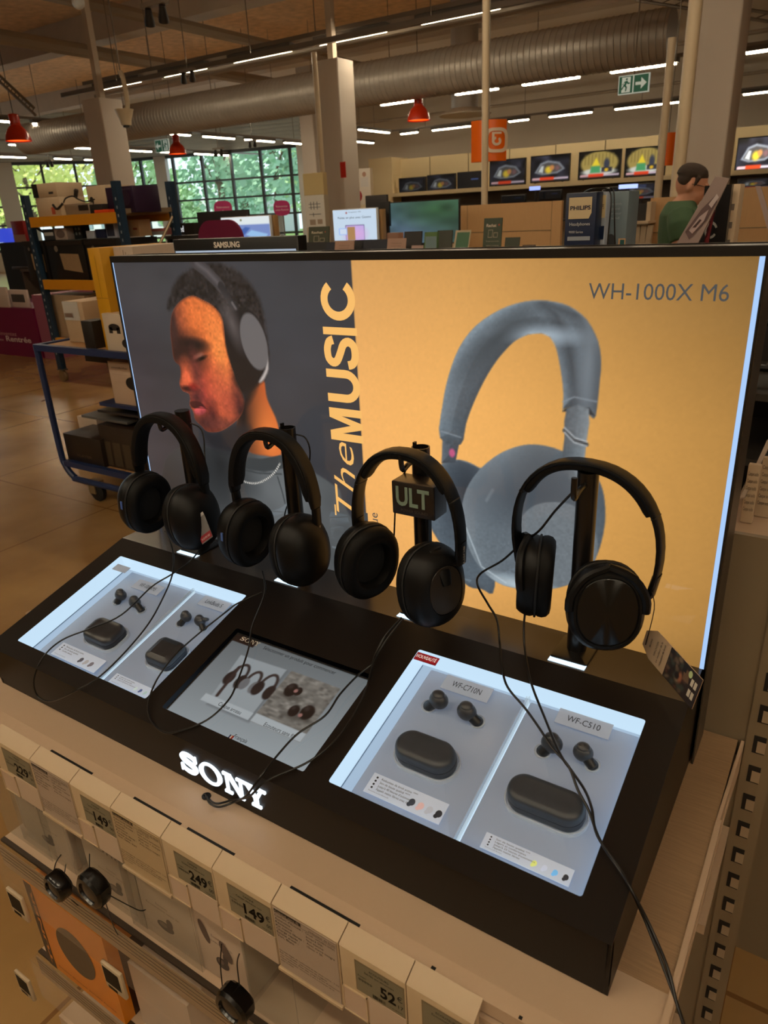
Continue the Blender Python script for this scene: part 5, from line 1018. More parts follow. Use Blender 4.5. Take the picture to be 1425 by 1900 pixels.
# product boxes on the second shelf
bxw = mat('box_white', (190, 170, 150), .35, noise=.03); bxi = mat('box_ink', (120, 104, 92), .5); ac = clear('acrylic_case', (170, 155, 135), a=.02)
def prod(pxl, pxr, pyb, h, label, title, y0=.425, sub='AirFit Pro', dep=.06, budsp=True, cased=True):
    z = .571; xl = aY(pxl, pyb, y0).x; xr = aY(pxr, pyb, y0).x; T = Thing('earbud_box', label, 'product box', ((xl + xr) / 2, y0, z), 'boxed earbuds on the second shelf'); F = frame((xl, y0, z), (1, 0, 0), (0, 0, 1)); w_ = xr - xl
    b = MB(bxw); b.rbox(xl, xr, y0, y0 + dep, z, z + h, .002); bo = T.part(b, 'carton'); b = MB(bxi).at(F); b.text(title, w_ * .5, h * .84, h * .10, .0004, 'C', w_ * .5); b.text('Écouteurs', w_ * .5, h * .56, h * .045, .0004, 'C'); b.text('Écouteurs sans fil', w_ * .5, h * .50, h * .04, .0004, 'C', w_ * .5)
    b.m(mat('print_bud', (66, 58, 56), .4)).poly([ring_((w_ * .5, h * .27), w_ * .13, h * .07)], .0005); b.poly([ring_((w_ * .58, h * .36), w_ * .05, h * .07, 14)], .0006); b.m(mat('print_bud2', (112, 98, 90), .4)).poly([ring_((w_ * .47, h * .29), w_ * .06, h * .035, 14)], .0007); T.part(b, 'printing', bo)
    if cased:
        g = MB(ac); m_ = .006; g.rbox(xl - m_, xr + m_, y0 - m_, y0 - m_ + .001, z, z + h + .022, .0004); g.box(xl - m_, xl - m_ + .001, y0 - m_, y0 + dep + .004, z, z + h + .022); g.box(xr + m_ - .001, xr + m_, y0 - m_, y0 + dep + .004, z, z + h + .022); g.box(xl - m_, xr + m_, y0 - m_, y0 + dep + .004, z + h + .021, z + h + .022); T.part(g, 'security_case', label='clear plastic security case')
    return T
prod(100, 168, 1700, .115, 'boxed earbuds behind the two hanging black discs at the left', 'One+', .43); prod(206, 286, 1760, .125, 'boxed earbuds in a clear case right of the two black discs', 'One', .425); prod(288, 384, 1830, .135, 'tall boxed earbuds in a clear case under the 249 price tag', 'One', .42)
T = prod(402, 478, 1915, .155, 'white earbud box with dark brand letters behind the lowest hanging disc', '', .42, cased=False)
b = MB(inkd); x_ = aY(402, 1915, .42).x; b.at(frame((x_, .4195, .571), (1, 0, 0), (0, 0, 1))); sony(b, .008, .128, .009, .0002, wd=.045); b.m(mat('print_petal', (86, 72, 66), .4)); b.poly([[(.02 + .007 * math.cos(a) - .006 * math.sin(a), .088 + .020 * math.sin(a)) for a in np.arange(0, 6.2, .3)]], .0002); b.poly([[(.058 + .009 * math.cos(a) - .006 * math.sin(a), .072 + .018 * math.sin(a)) for a in np.arange(0, 6.2, .3)]], .0002); T.part(b, 'brand_printing')
z = .571; xl = aY(490, 1960, .42).x; g = MB(ac); g.box(xl, xl + .085, .414, .415, z, z + .15); g.box(xl, xl + .001, .414, .50, z, z + .15); g.box(xl, xl + .085, .414, .50, z + .149, z + .15); g.box(xl + .084, xl + .085, .414, .50, z, z + .15); solo(g, 'empty_case', 'empty clear security case under the large white info card', 'case')
T = Thing('earbud_box', 'cream box in a clear case at the far left of the second shelf', 'product box', (-1.02, .46, z), 'boxed earbuds on the second shelf'); T.part(MB(bxw).rbox(-1.10, -1.00, .44, .50, z, z + .13, .002), 'carton'); g = MB(ac); g.box(-.985, -.984, .42, .52, z, z + .14); g.box(-1.12, -.985, .42, .421, z, z + .14); T.part(g, 'security_case')
T = Thing('earbud_box', 'cream carton lying on the second shelf under the yellowed info card', 'product box', (-.7, .5, z), 'boxed earbuds on the second shelf'); T.part(MB(bxw).rbox(-.80, -.60, .50, .58, z, z + .05, .003), 'carton')
# hanging security discs
def disc(px, py, y, r, label, strings):
    c = aY(px, py, y); T = Thing('security_disc', label, 'security tag', (c.x, y, c.z - r), 'black security discs hanging over the boxes'); M = Matrix.Translation(c) @ Matrix.Rotation(math.radians(90), 4, 'X') @ Matrix.Rotation(math.radians(22.5), 4, 'Z'); n = 16
    ro = lambda k, z_: [(r * k * (1 + .05 * math.cos(4 * 2 * math.pi * q / n)) * math.cos(2 * math.pi * q / n), r * k * (1 + .05 * math.cos(4 * 2 * math.pi * q / n)) * math.sin(2 * math.pi * q / n), z_) for q in range(n)]
    T.part(MB(blk_gloss).at(M).rings([ro(.85, -.012), ro(1, -.008), ro(1, .007), ro(.88, .011), ro(.66, .012), ro(.62, .009), ro(.3, .010)]), 'disc')
    for s_ in strings: T.part(MB(cabm).tube([aY(*q) for q in s_], .0008, 6, 5), 'wire')
disc(108, 1643, .375, .0235, 'left one of two hanging black security discs', [[(100, 1616, .38), (104, 1600, .385), (113, 1586, .40)], [(133, 1670, .378), (145, 1680, .39)], [(120, 1618, .38), (122, 1604, .395)]])
disc(174, 1648, .370, .0275, 'right one of two hanging black security discs', [[(166, 1615, .375), (166, 1584, .39)], [(205, 1662, .375), (255, 1688, .40), (270, 1688, .41)], [(195, 1672, .375), (212, 1722, .39), (228, 1748, .405)]])
disc(436, 1862, .372, .026, 'lowest hanging black security disc in front of the white box', [[(411, 1752, .388), (409, 1790, .385), (413, 1835, .38)], [(444, 1770, .388), (440, 1790, .385), (446, 1840, .38)], [(455, 1895, .375), (470, 1920, .39)]])
# orange speaker box on the lowest shelf
z = .286; xl = -1.068; xr = -.852; T = Thing('speaker_box', 'bright orange product box with a grey oval on the lowest shelf', 'product box', ((xl + xr) / 2, .42, z)); orb = mat('box_orange', (206, 122, 22), .35, noise=.04)
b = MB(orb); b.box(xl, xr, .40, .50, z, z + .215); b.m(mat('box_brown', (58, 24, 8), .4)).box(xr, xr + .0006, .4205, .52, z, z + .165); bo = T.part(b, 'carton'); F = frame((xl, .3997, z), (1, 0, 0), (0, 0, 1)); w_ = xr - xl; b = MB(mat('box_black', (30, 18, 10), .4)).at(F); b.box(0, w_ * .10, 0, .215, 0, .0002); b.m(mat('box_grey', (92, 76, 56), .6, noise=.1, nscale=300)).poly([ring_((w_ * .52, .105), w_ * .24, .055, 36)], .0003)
b.m(orb).at(F @ Matrix.Translation((w_ * .085, .01, 0)) @ Matrix.Rotation(math.pi / 2, 4, 'Z')).text('TUNER', 0, 0, .011, .0003, wd=.19, bold=.03); b.m(mat('box_ink2', (90, 42, 10), .5)).at(F).text('Enceinte Bluetooth portable étanche', w_ * .16, .016, .0065, .0003, wd=w_ * .75); b.m(flat((170, 150, 120))).at(Matrix.Identity(4)).box(xr + .0007, xr + .0009,   .44, .48, z + .03, z + .08); T.part(b, 'printing', bo)
b = MB(bxw); b.box(xr + .02, xr + .16, .42, .52, z, z + .15); solo(b, 'carton', 'pale carton right of the orange box on the lowest shelf', 'product box')

# ================================================================ behind the display: neighbouring shelves, counters, people
def carton(x0, x1, y0, y1, z0, z1, m, name, label, cat='box', group=None, rz=0, deco=None):
    c = V(((x0 + x1) / 2, (y0 + y1) / 2, z0)); T = Thing(name, label, cat, c, group, rz); w_, d_, h = x1 - x0, y1 - y0, z1 - z0
    b = MB(m).rbox(-w_ / 2, w_ / 2, -d_ / 2, d_ / 2, 0, h, min(.004, w_ * .05), min(.002, h * .05), 2); bo = T.part(b, 'carton', local=True)
    if deco: F = frame((-w_ / 2, -d_ / 2 - .0006, 0), (1, 0, 0), (0, 0, 1)); b = MB().at(F); deco(b, w_, h); T.part(b, 'printing', bo, local=True)
    return T
def pbox(pxl, pxr, pyt, z0, Y, dep, m, name, label, cat='box', group=None, deco=None, pyb=None, rz=0):
    """a carton whose front face stands in the plane y = Y between two picture columns"""
    ym = (pyt + (pyb or pyt + 20)) / 2; a = aY(pxl, ym, Y); c = aY(pxr, ym, Y); t = aY((pxl + pxr) / 2, pyt, Y)
    if z0 is None: z0 = aY((pxl + pxr) / 2, pyb, Y).z
    return carton(a.x, c.x, Y, Y + dep, z0, t.z, m, name, label, cat, group, rz, deco)
def unit(x0, x1, y0, y1, z, label, m=beige, shelves=(), name='shelving_unit'):
    T = Thing(name, label, 'shelving', ((x0 + x1) / 2, (y0 + y1) / 2, 0)); T.part(MB(m).box(x0, x1, y0, y1, z - .03, z), 'top_board'); T.part(MB(back).box(x0 + .01, x1 - .01, (y0 + y1) / 2 - .01, (y0 + y1) / 2 + .01, .1, z - .03), 'middle_panel'); T.part(MB(m).box(x0, x1, y0, y1, 0, .12), 'plinth')
    for x in (x0, x1 - .03): T.part(MB(m).box(x, x + .03, y0 + .02, y1 - .02, .12, z - .03), 'end_frame')
    for s_ in shelves: T.part(MB(m).box(x0 + .03, x1 - .03, y0 + .01, y1 - .01, s_, s_ + .02), 'shelf')
    return T
ply = mat('plywood', (186, 146, 100), .5, noise=.10, nscale=6, stretch=(30, 30, 2)); dkw = mat('dark_shelf', (30, 26, 24), .5); cream = mat('carton_cream', (190, 168, 140), .6, noise=.05); navy = mat('navy_box', (18, 32, 62), .35)
# --- the unit right behind the display and the boxes on its top
unit(-1.05, -.16, .95, 1.55, 1.36, 'cream shelving unit standing back to back behind the display', shelves=(.5, .9))
def phil(b, w_, h):
    b.m(flat((196, 176, 140))).poly([[(w_ * .12, h * .62), (w_ * .78, h * .62), (w_ * .86, h * .70), (w_ * .86, h * .93), (w_ * .12, h * .93)]], 0); b.m(navy).text('PHILIPS', w_ * .5, h * .75, h * .085, .0004, 'C', w_ * .66, bold=.02)
    b.m(flat((190, 190, 190))).text('Headphones', w_ * .5, h * .52, h * .07, .0002, 'C', w_ * .66); b.text('9000 Series', w_ * .16, h * .41, h * .05, .0002, wd=w_ * .46); b.m(flat((140, 146, 156))).box(w_ * .12, w_ * .86, h * .30, h * .36, 0, .0002)
def upper(fn, k):
    def g(b, w_, h, *a): b.at(b.M @ Matrix.Translation((0, h * (1 - k), 0))); fn(b, w_, h * k, *a)
    return g
pbox(1048, 1105, 357, 1.361, 1.17, .05, navy, 'headphone_box', 'dark blue headphone box with a cream name panel on top of the shelves', 'box', None, upper(phil, .48), 457)
def ph2(b, w_, h):
    b.m(flat((206, 186, 140))).box(0, w_ * .9, h * .62, h * .95, 0, .0003); b.m(navy).text('PHILIPS', w_ * .05, h * .75, h * .1, .0005, wd=w_ * .7); b.box(0, w_ * .9, h * .3, h * .5, 0, .0003)
pbox(1106, 1124, 356, 1.361, 1.20, .05, flat((150, 160, 176)), 'headphone_box', 'narrow pale box side squeezed right of the dark blue headphone box', 'box', None, upper(ph2, .48), 457)
def ph3(b, w_, h):
    b.m(flat((150, 160, 166)))
    for i, l in enumerate(('Immersively', 'engineered', 'for your', 'sound')): b.text(l, w_ * .1, h * (.80 - .07 * i), h * .055, .0003, wd=w_ * (.6 - .08 * (i % 2)))
    b.m(flat((44, 46, 50))).poly([ring_((w_ * .28, h * .2), w_ * .28, h * .17)], .0004); b.m(flat((190, 150, 110))).box(w_ * .66, w_, 0, h * .30, .0004, .0006); b.m(flat((180, 70, 30))).box(w_ * .68, w_, 0, h * .08, .0006, .0008); b.m(flat((30, 80, 80))).box(w_ * .75, w_ * .95, h * .14, h * .28, .0006, .0008)
pbox(1125, 1164, 355, 1.361, 1.22, .06, flat((96, 112, 122)), 'headphone_box', 'grey-blue headphone box with pale lettering and black wires across', 'box', None, upper(ph3, .48), 457)
solo(MB(cabm).tube([aY(*q) for q in ((1085, 356, 1.19), (1100, 350, 1.17), (1128, 352, 1.165), (1134, 372, 1.16), (1130, 420, 1.16), (1127, 455, 1.17))], .0011, 6, 5), 'wire', 'left thin black wire over the grey-blue headphone box', 'cable'); solo(MB(cabm).tube([aY(*q) for q in ((1118, 354, 1.2), (1130, 350, 1.17), (1139, 356, 1.165), (1140, 400, 1.16), (1141, 455, 1.17))], .0011, 6, 5), 'wire', 'right thin black wire over the grey-blue headphone box', 'cable')
# leaning acrylic header boards at the right
def lean(P4, y0, y1, th, m, name, label, paintf=None, cat='sign'):
    a, b_, c, d = P4; Q = [aY(*a, y0), aY(*b_, y0), aY(*c, y1), aY(*d, y1)]; n = (Q[1] - Q[0]).cross(Q[3] - Q[0]).normalized() * th; T = Thing(name, label, cat, (Q[0] + Q[1]) / 2)
    bb = MB(m).rings([[q for q in Q], [q + n for q in Q]]); bo = T.part(bb, 'board')
    if paintf: g = MB(); paintf(g, lambda u, v, e=.0015: (Q[0] * (1 - u) * (1 - v) + Q[1] * u * (1 - v) + Q[2] * u * v + Q[3] * (1 - u) * v) + n.normalized() * (-e if n.dot(CAM - Q[0]) < 0 else e + th)); T.part(g, 'print', bo)
    return T
def pl(g, f0):
    f = lambda u, v, e=.0015: f0(u, .31 + .69 * v, e)
    def pg(pts, c, e=.0015): g.m(flat(c)); g.add([f(u, v, e) for u, v in pts], [tuple(range(len(pts)))])
    pg([(.1, .3), (.5, .2), (.85, .45), (.95, .7), (.7, .8), (.3, .6)], (96, 76, 76)); pg([(.25, .32), (.5, .28), (.75, .45), (.7, .6), (.4, .5)], (170, 150, 150), .002); pg([(.55, .66), (.8, .62), (.92, .76), (.7, .8)], (180, 166, 166), .002); pg([(.35, .36), (.5, .36), (.62, .46), (.5, .47)], (70, 50, 50), .0025)
shl = mat('header_board', (150, 132, 128), .2)
lean(((1211, 530), (1258, 530), (1355, 331), (1329, 327)), 1.36, 1.36, .006, shl, 'header_board', 'tall slanted clear-edged header board right of the man', pl)
lean(((1282, 530), (1300, 530), (1336, 345), (1326, 400)), 1.42, 1.42, .004, mat('board_red', (96, 30, 36), .3), 'header_board', 'dark red slanted board strip behind the clear-edged header', None)
def pb(g, f):
    g.m(flat((130, 126, 124))); R = [(.42 + .24 * math.cos(a), .57 + .085 * math.sin(a)) for a in np.arange(.3, 6.0, .3)]
    for i in range(len(R) - 1):
        (a, b_), (c, d) = R[i], R[i + 1]; k = .68; g.add([f(a, b_), f(c, d), f(.42 + (c - .42) * k, .57 + (d - .57) * k), f(.42 + (a - .42) * k, .57 + (b_ - .57) * k)], [(0, 1, 2, 3)])
lean(((1291, 530), (1339, 530), (1362, 342), (1312, 345)), 1.46, 1.46, .02, mat('poster_black', (18, 16, 18), .3), 'header_board', 'black upright panel with a grey ring emblem', pb)
pbox(1346, 1366, 342, 1.36, 1.47, .05, cream, 'product_box', 'narrow white box edge right of the black panel', 'box', None, lambda b, w_, h: [b.m(flat((110, 100, 92))).box(w_ * .3, w_ * .7, h * (.1 + .14 * k), h * (.15 + .14 * k), 0, .0003) for k in range(6)], 470)
lean(((1560, 900), (1580, 900), (1412, 345), (1402, 345)), 1.3, 1.3, .005, shl, 'header_board', 'slanted header board cut off by the right picture edge', None)
# --- the next display to the right: pale ledge with hanging dark headphones
T = Thing('side_display', 'pale ledge and dark hanging wall visible right of the light box', 'shelving', (.1, 1.45, 0)); T.part(MB(beige).box(-.155, .8, 1.30, 1.47, .93, .995), 'ledge'); T.part(MB(back).box(-.15, .8, 1.32, 1.47, 0, .93), 'cabinet'); T.part(MB(dkw).box(-.32, .8, 1.98, 2.02, 0, 1.36), 'back_wall')
for z in (1.02, 1.16): T.part(MB(mat('tray_grey', (62, 58, 54), .4)).box(-.3, .8, 1.62, 1.97, z, z + .015), 'shelf')
T.part(MB(beige).box(-.155, .8, 1.47, 2.02, .0, .96), 'cabinet'); unit(-.16, .9, 2.05, 2.5, 1.36, 'low shelving behind the hanging headphones at the right')
for i, (px, py, y, s_, lb) in enumerate(((1408, 600, 1.75, 1.0, 'topmost black headphones hanging right of the light box'), (1416, 690, 1.72, 1.1, 'middle black headphones hanging right of the light box'), (1404, 780, 1.7, 1.25, 'lowest black headphones hanging right of the light box'))):
    c = aY(px, py, y); T = Thing('boxed_headphones', lb, 'headphones', (c.x, c.y, c.z - .07), 'dark headphones right of the light box'); M = Matrix.Translation(c)
    T.part(MB(hpb).at(M).tube([(.06 * s_ * math.cos(a), 0, .02 + .075 * s_ * math.sin(a)) for a in np.linspace(-.2, 3.34, 16)], .008, 8), 'headband')
    for e_ in (-1, 1): T.part(MB(hpb).at(M @ Matrix.Translation((e_ * .052 * s_, 0, -.02)) @ Matrix.Rotation(math.radians(62), 4, 'Y')).lathe([(.0, -.014), (.034 * s_, -.014), (.038 * s_, 0), (.034 * s_, .013), (.0, .016)], 20), 'ear_cup')
    T.part(MB(greymet).tube([c + V((0, .24, .10 * s_)), c + V((0, 0, .085 * s_))], .003, 6), 'peg')
for i, (a, c, pyt, pyb, y, lb) in enumerate(((1384, 1408, 862, 925, 1.36, 'white folded price card standing on the pale ledge'), (1410, 1440, 850, 922, 1.40, 'second price card on the pale ledge at the right edge'))):
    pbox(a, c, pyt, .996, y, .012, cream, 'price_card', lb, 'card', None, lambda b, w_, h: [b.m(flat((70, 62, 58))).text('Casque audio', w_ * .1, h * (.82 - .12 * k), h * .09, .0004, wd=w_ * .8) for k in range(6)], pyb)
lean(((1374, 925), (1382, 925), (1432, 820), (1424, 818)), 1.34, 1.5, .003, mat('rail_clear', (176, 160, 146), .2), 'rail_profile', 'slanting clear profile rising over the pale ledge', None, 'rail')

# --- television wall
tvw = mat('tv_wall_laminate', (206, 186, 146), .5, noise=.03, nscale=.6); seam = flat((120, 104, 78)); TVY = 16.0
T = Thing('tv_wall', 'long cream laminate wall unit carrying the televisions', 'wall unit', (-3, TVY + .4, 0)); b = MB(tvw); b.box(-10.0, 6, TVY + .25, TVY + .6, 0, 2.72); T.part(b, 'back_panels'); T.part(MB(tvw).box(-10.55, -9.9, TVY - .15, TVY + .6, 0, 2.76), 'end_cabinet')
for x in (-9.1, -8.1, -7.1, -6.05, -5.0, -3.95, -2.9, -1.8, -.7, .4): T.part(MB(seam).box(x - .01, x + .01, TVY + .243, TVY + .25, 0, 2.72), 'panel_seam')
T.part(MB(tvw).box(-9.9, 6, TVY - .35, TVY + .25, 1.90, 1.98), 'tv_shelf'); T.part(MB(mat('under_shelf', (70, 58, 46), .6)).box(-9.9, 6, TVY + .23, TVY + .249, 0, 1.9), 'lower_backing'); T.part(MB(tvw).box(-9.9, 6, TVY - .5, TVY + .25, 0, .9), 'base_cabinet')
def tvpic(kind, w_, h):
    p = Paint(w_, h, 44, (28, 28, 34)); q = lambda P_: [(x * w_, y * h) for x, y in P_]
    if kind == 'a':
        p.noise(w_ * .2, h * .3, .5, seed=2); p.poly(q([(.1, .35), (.25, .72), (.45, .82), (.75, .72), (.9, .45), (.7, .28), (.3, .25)]), (120, 124, 130)); p.poly(q([(.16, .38), (.28, .66), (.46, .74), (.72, .66), (.84, .46), (.68, .34), (.3, .3)]), (70, 66, 64)); p.poly(q([(.2, .38), (.28, .62), (.34, .6), (.32, .32)]), (176, 180, 176)); p.ell(w_ * .47, h * .44, w_ * .09, h * .14, (200, 170, 50), .4); p.ell(w_ * .56, h * .52, w_ * .06, h * .1, (180, 120, 70), .4); p.ell(w_ * .7, h * .5, w_ * .06, h * .1, (110, 80, 80), .5)
    elif kind == 'b':
        p.C[:] = 0.02; p.ell(w_ * .5, h * .55, w_ * .46, h * .46, (150, 130, 70), .08)
        for k in range(9): p.rect(w_ * (.14 + .085 * k), w_ * (.16 + .085 * k), h * .5, h * .92, (110, 94, 46), .004)
        p.ell(w_ * .5, h * .22, w_ * .42, h * .14, (190, 190, 180), .2); p.poly(q([(.28, .18), (.30, .46), (.52, .46), (.54, .18)]), (70, 140, 90)); p.poly(q([(.32, .46), (.42, .78), (.52, .46)]), (214, 190, 50)); p.ell(w_ * .68, h * .5, w_ * .07, h * .22, (50, 54, 66), .3); p.rect(w_ * .56, w_ * .82, h * .2, h * .38, (44, 44, 50)); p.ell(w_ * .68, h * .28, w_ * .05, h * .06, (200, 160, 40), .3)
    elif kind == 'c':
        p.C[:] = np.array((12, 12, 14)) / 255; p.rect(w_ * .55, w_ * .85, h * .60, h * .66, (60, 80, 130), .01); return p
    p.rect(0, w_, 0, h * .05, (24, 24, 30)); p.rect(w_ * .04, w_, h * .05, h * .12, (190, 170, 180)); p.rect(w_ * .24, w_ * .62, h * .03, h * .15, (206, 60, 30)); p.rect(w_ * .04, w_ * .24, h * .05, h * .12, (196, 150, 150)); return p
tvb = mat('tv_bezel', (16, 14, 14), .3)
def tv(pxl, pxr, pyt, pyb, kind, label, dim=1.0, Y=TVY - .1, z0=None, legs=True, g='televisions on the long shelf'):
    a = aY(pxl, (pyt + pyb) / 2, Y); c = aY(pxr, (pyt + pyb) / 2, Y); zt = aY((pxl + pxr) / 2, pyt, Y).z; zb = aY((pxl + pxr) / 2, pyb, Y).z; w_, h = c.x - a.x, zt - zb
    T = Thing('television', label, 'television', ((a.x + c.x) / 2, Y, 1.98 if legs else zb), g); T.part(MB(tvb).rbox(a.x, c.x, Y, Y + .06, zb, zt, .008, .004), 'bezel')
    p = tvpic(kind, w_ - .04, h - .05); p.C *= dim; p.mesh(T.I @ frame((a.x + .02, Y - .002, zb + .03), (1, 0, 0), (0, 0, 1)), vcol('screen_small', 1.1, .15), 'screen', T)
    if not legs: T.part(MB(tvb).box((a.x + c.x) / 2 - .05, (a.x + c.x) / 2 + .05, Y + .02, Y + .05, 1.28, zb), 'neck')
    if legs:
        for x in (a.x + w_ * .15, c.x - w_ * .15): T.part(MB(tvb).tube([(x, Y + .03, zb + .01), (x, Y - .07, 1.982)], .012, 6), 'foot')
tv(740, 790, 329, 364, 'a', 'smallest and leftmost television on the long shelf', .45); tv(792, 845, 323, 360, 'a', 'second television from the left on the long shelf', .6); tv(848, 896, 318, 357, 'c', 'switched-off black television left of the thin white pole')
tv(908, 975, 295, 345, 'a', 'television just right of the thin white pole', .8); tv(984, 1057, 287, 338, 'a', 'television with the bright diamond picture, fifth from the left', 1.0); tv(1073, 1152, 279, 332, 'b', 'television showing a yellow and green cone on a gold ground, left of its twin'); tv(1159, 1235, 272, 328, 'b', 'television showing a yellow and green cone, next to the slim white pole'); tv(1366, 1446, 253, 318, 'a', 'brightest television, right of the big column at the picture edge', 1.5)
for i, (a, c, t, bt, k, lb) in enumerate(((930, 975, 361, 378, 'c', 'dark lower television under the shelf behind the plywood screen'), (1000, 1042, 352, 372, 'c', 'lower television with a glowing sign left of the blue box'), (1120, 1150, 346, 366, 'c', 'small lower television over the grey-blue box'), (1152, 1222, 340, 372, 'a', 'lower television behind the book rack'), (1368, 1430, 330, 352, 'a', 'lower television at the right picture edge'))): tv(a, c, t, bt, k, lb, .6, Y=14.9, legs=False, g='lower televisions under the shelf')
unit(-9.6, 4, 14.7, 15.4, 1.28, 'long low dark counter under the television shelf', dkw, name='counter')
lp = aY(1160, 350, 14.6); solo(MB(glow((170, 190, 255), 1.5)).box(lp.x - .12, lp.x + .22, 14.6, 14.62, lp.z, lp.z + .07).m(dkw).box(lp.x + .02, lp.x + .04, 14.62, 14.7, 1.2, lp.z + .02), 'lit_sign', 'small glowing bluish sign under the right televisions', 'sign'); lp = aY(991, 353, 14.6); solo(MB(glow((150, 170, 250), 1.4)).box(lp.x - .1, lp.x + .12, 14.6, 14.62, lp.z, lp.z + .07).m(dkw).box(lp.x, lp.x + .02, 14.62, 14.7, 1.2, lp.z + .02), 'lit_sign', 'small glowing bluish sign under the diamond-picture television', 'sign')
# plywood screens and cabinets
def plyw(pxl, pxr, pyt, Y, label, dep=.04, m=ply):
    a = aY(pxl, pyt + 30, Y); c = aY(pxr, pyt + 30, Y); t = aY((pxl + pxr) / 2, pyt, Y).z; T = Thing('partition', label, 'partition', ((a.x + c.x) / 2, Y, 0)); w_ = c.x - a.x; T.part(MB(m).box(a.x, c.x, Y, Y + dep, 0, t), 'panel')
    T.part(MB(seam).box(a.x + w_ * .08, c.x - w_ * .09, Y - .002, Y, t - .205, t - .2), 'joint'); T.part(MB(seam).box(c.x - w_ * .09, c.x - w_ * .087, Y - .002, Y, 0, t), 'joint'); T.part(MB(seam).box(a.x + w_ * .08, a.x + w_ * .083, Y - .002, Y, 0, t), 'joint')
    return T
plyw(853, 1041, 377, 5.6, 'wide pale plywood screen under the orange hanging sign'); plyw(1205, 1262, 366, 5.0, 'pale plywood cabinet end behind the man', .5); plyw(1362, 1440, 347, 4.6, 'pale plywood screen at the right picture edge'); plyw(801, 853, 402, 5.5, 'small cream panel left of the plywood screen', .03, cream)
# book rack
a = aY(1163, 400, 4.9); T = Thing('book_rack', 'white rack with slanted catalogues between the boxes and the man', 'rack', (a.x + .12, 4.9, 0)); w_ = aY(1206, 400, 4.9).x - a.x; T.part(MB(cream).box(a.x, a.x + w_, 4.9, 5.05, 0, aY(1180, 425, 4.9).z), 'stand'); zt = aY(1180, 415, 4.9).z; T.part(MB(cream).box(a.x, a.x + w_ * 1.1, 4.82, 5.1, zt, zt + .015), 'tray'); zt2 = aY(1180, 372, 4.9).z
T.part(MB(dkw).box(a.x + w_ * .2, a.x + w_ * .85, 4.9, 5.0, zt + .016, zt2 - .02), 'dark_catalogues'); T.part(MB(cream).box(a.x - .01, a.x + w_ * .2, 4.88, 5.02, zt + .016, zt2 - .05), 'white_catalogue'); T.part(MB(cream).box(a.x + w_ * .87, a.x + w_ * 1.05, 4.88, 5.02, zt + .016, zt2 - .01), 'white_catalogue')
for k in range(5): x_ = a.x + w_ * (.05 + .2 * k); T.part(MB(cream).rings([[V((x_, 4.87, zt - .25)), V((x_ + .035, 4.87, zt - .25)), V((x_ + .035, 4.895, zt - .25)), V((x_, 4.895, zt - .25))], [V((x_ - .02 + .01 * k, 4.87, zt - .01)), V((x_ + .012 + .01 * k, 4.87, zt - .01)), V((x_ + .012 + .01 * k, 4.895, zt - .01)), V((x_ - .02 + .01 * k, 4.895, zt - .01))]]), 'leaflet')

# --- islands of laptops, tablets and screens in the middle ground
unit(-3.85, -1.15, 3.1, 3.7, 1.27, 'long low island carrying the tablets and laptops behind the light box'); unit(-4.85, -2.6, 4.9, 5.5, 1.1, 'second low island with screens behind the tablets')
g_t = 'tablets and cards leaning on the island'
def leaf(pxl, pxr, pyt, col, label, Y=3.2, name='display_card', cat='card', deco=None, sk=0):
    a = aY(pxl, pyt + 25, Y); c = aY(pxr, pyt + 25, Y); t = aY((pxl + pxr) / 2, pyt, Y).z; T = Thing(name, label, cat, ((a.x + c.x) / 2, Y, 1.27)); w_ = c.x - a.x; h = t - 1.27; s_ = sk * w_
    M = frame((a.x, Y, 1.27), (1, 0, 0), (0, .25, 1)); b = MB(flat(col)).at(M); b.poly([[(0, 0), (w_, 0), (w_ + s_, h * 1.03), (s_, h * 1.03)]], -.006, 0); bo = T.part(b, 'board'); T.part(MB(dkw).at(M).poly([[(w_ * .4, 0), (w_ * .6, 0), (w_ * .6, h * .6), (w_ * .4, h * .6)]], -.04, -.006), 'stand')
    if deco: g = MB().at(M @ Matrix.Shear('XZ', 4, (0, 0)) if 0 else M); deco(g, w_, h, s_); T.part(g, 'print', bo)
    return T
def txt(lines, col=(190, 180, 170), top=.95):
    def f(g, w_, h, s_):
        g.m(flat(col))
        for i, l in enumerate(lines): g.text(l, w_ * .5 + s_ * .8, h * (top - .075 * (i + 1)), h * .05, .0008, 'C', w_ * min(.75, .07 * len(l)))
    return f
dn = (20, 24, 44); pk = (176, 140, 122)
leaf(556, 600, 450, (20, 18, 20), 'dark tablet back at the left end of the tablet row', name='tablet', cat='tablet'); leaf(598, 620, 450, dn, 'navy tablet second in the tablet row', name='tablet', cat='tablet'); leaf(615, 650, 448, pk, 'first pinkish price card in the tablet row', Y=3.12, deco=txt(['Tablette', 'Lecture', 'Wifi', '11 pouces'], (130, 100, 86))); leaf(652, 668, 446, (18, 16, 18), 'black stand right of the first pinkish card', name='tablet', cat='tablet'); leaf(664, 716, 445, dn, 'wide navy tablet in the middle of the row', name='tablet', cat='tablet')
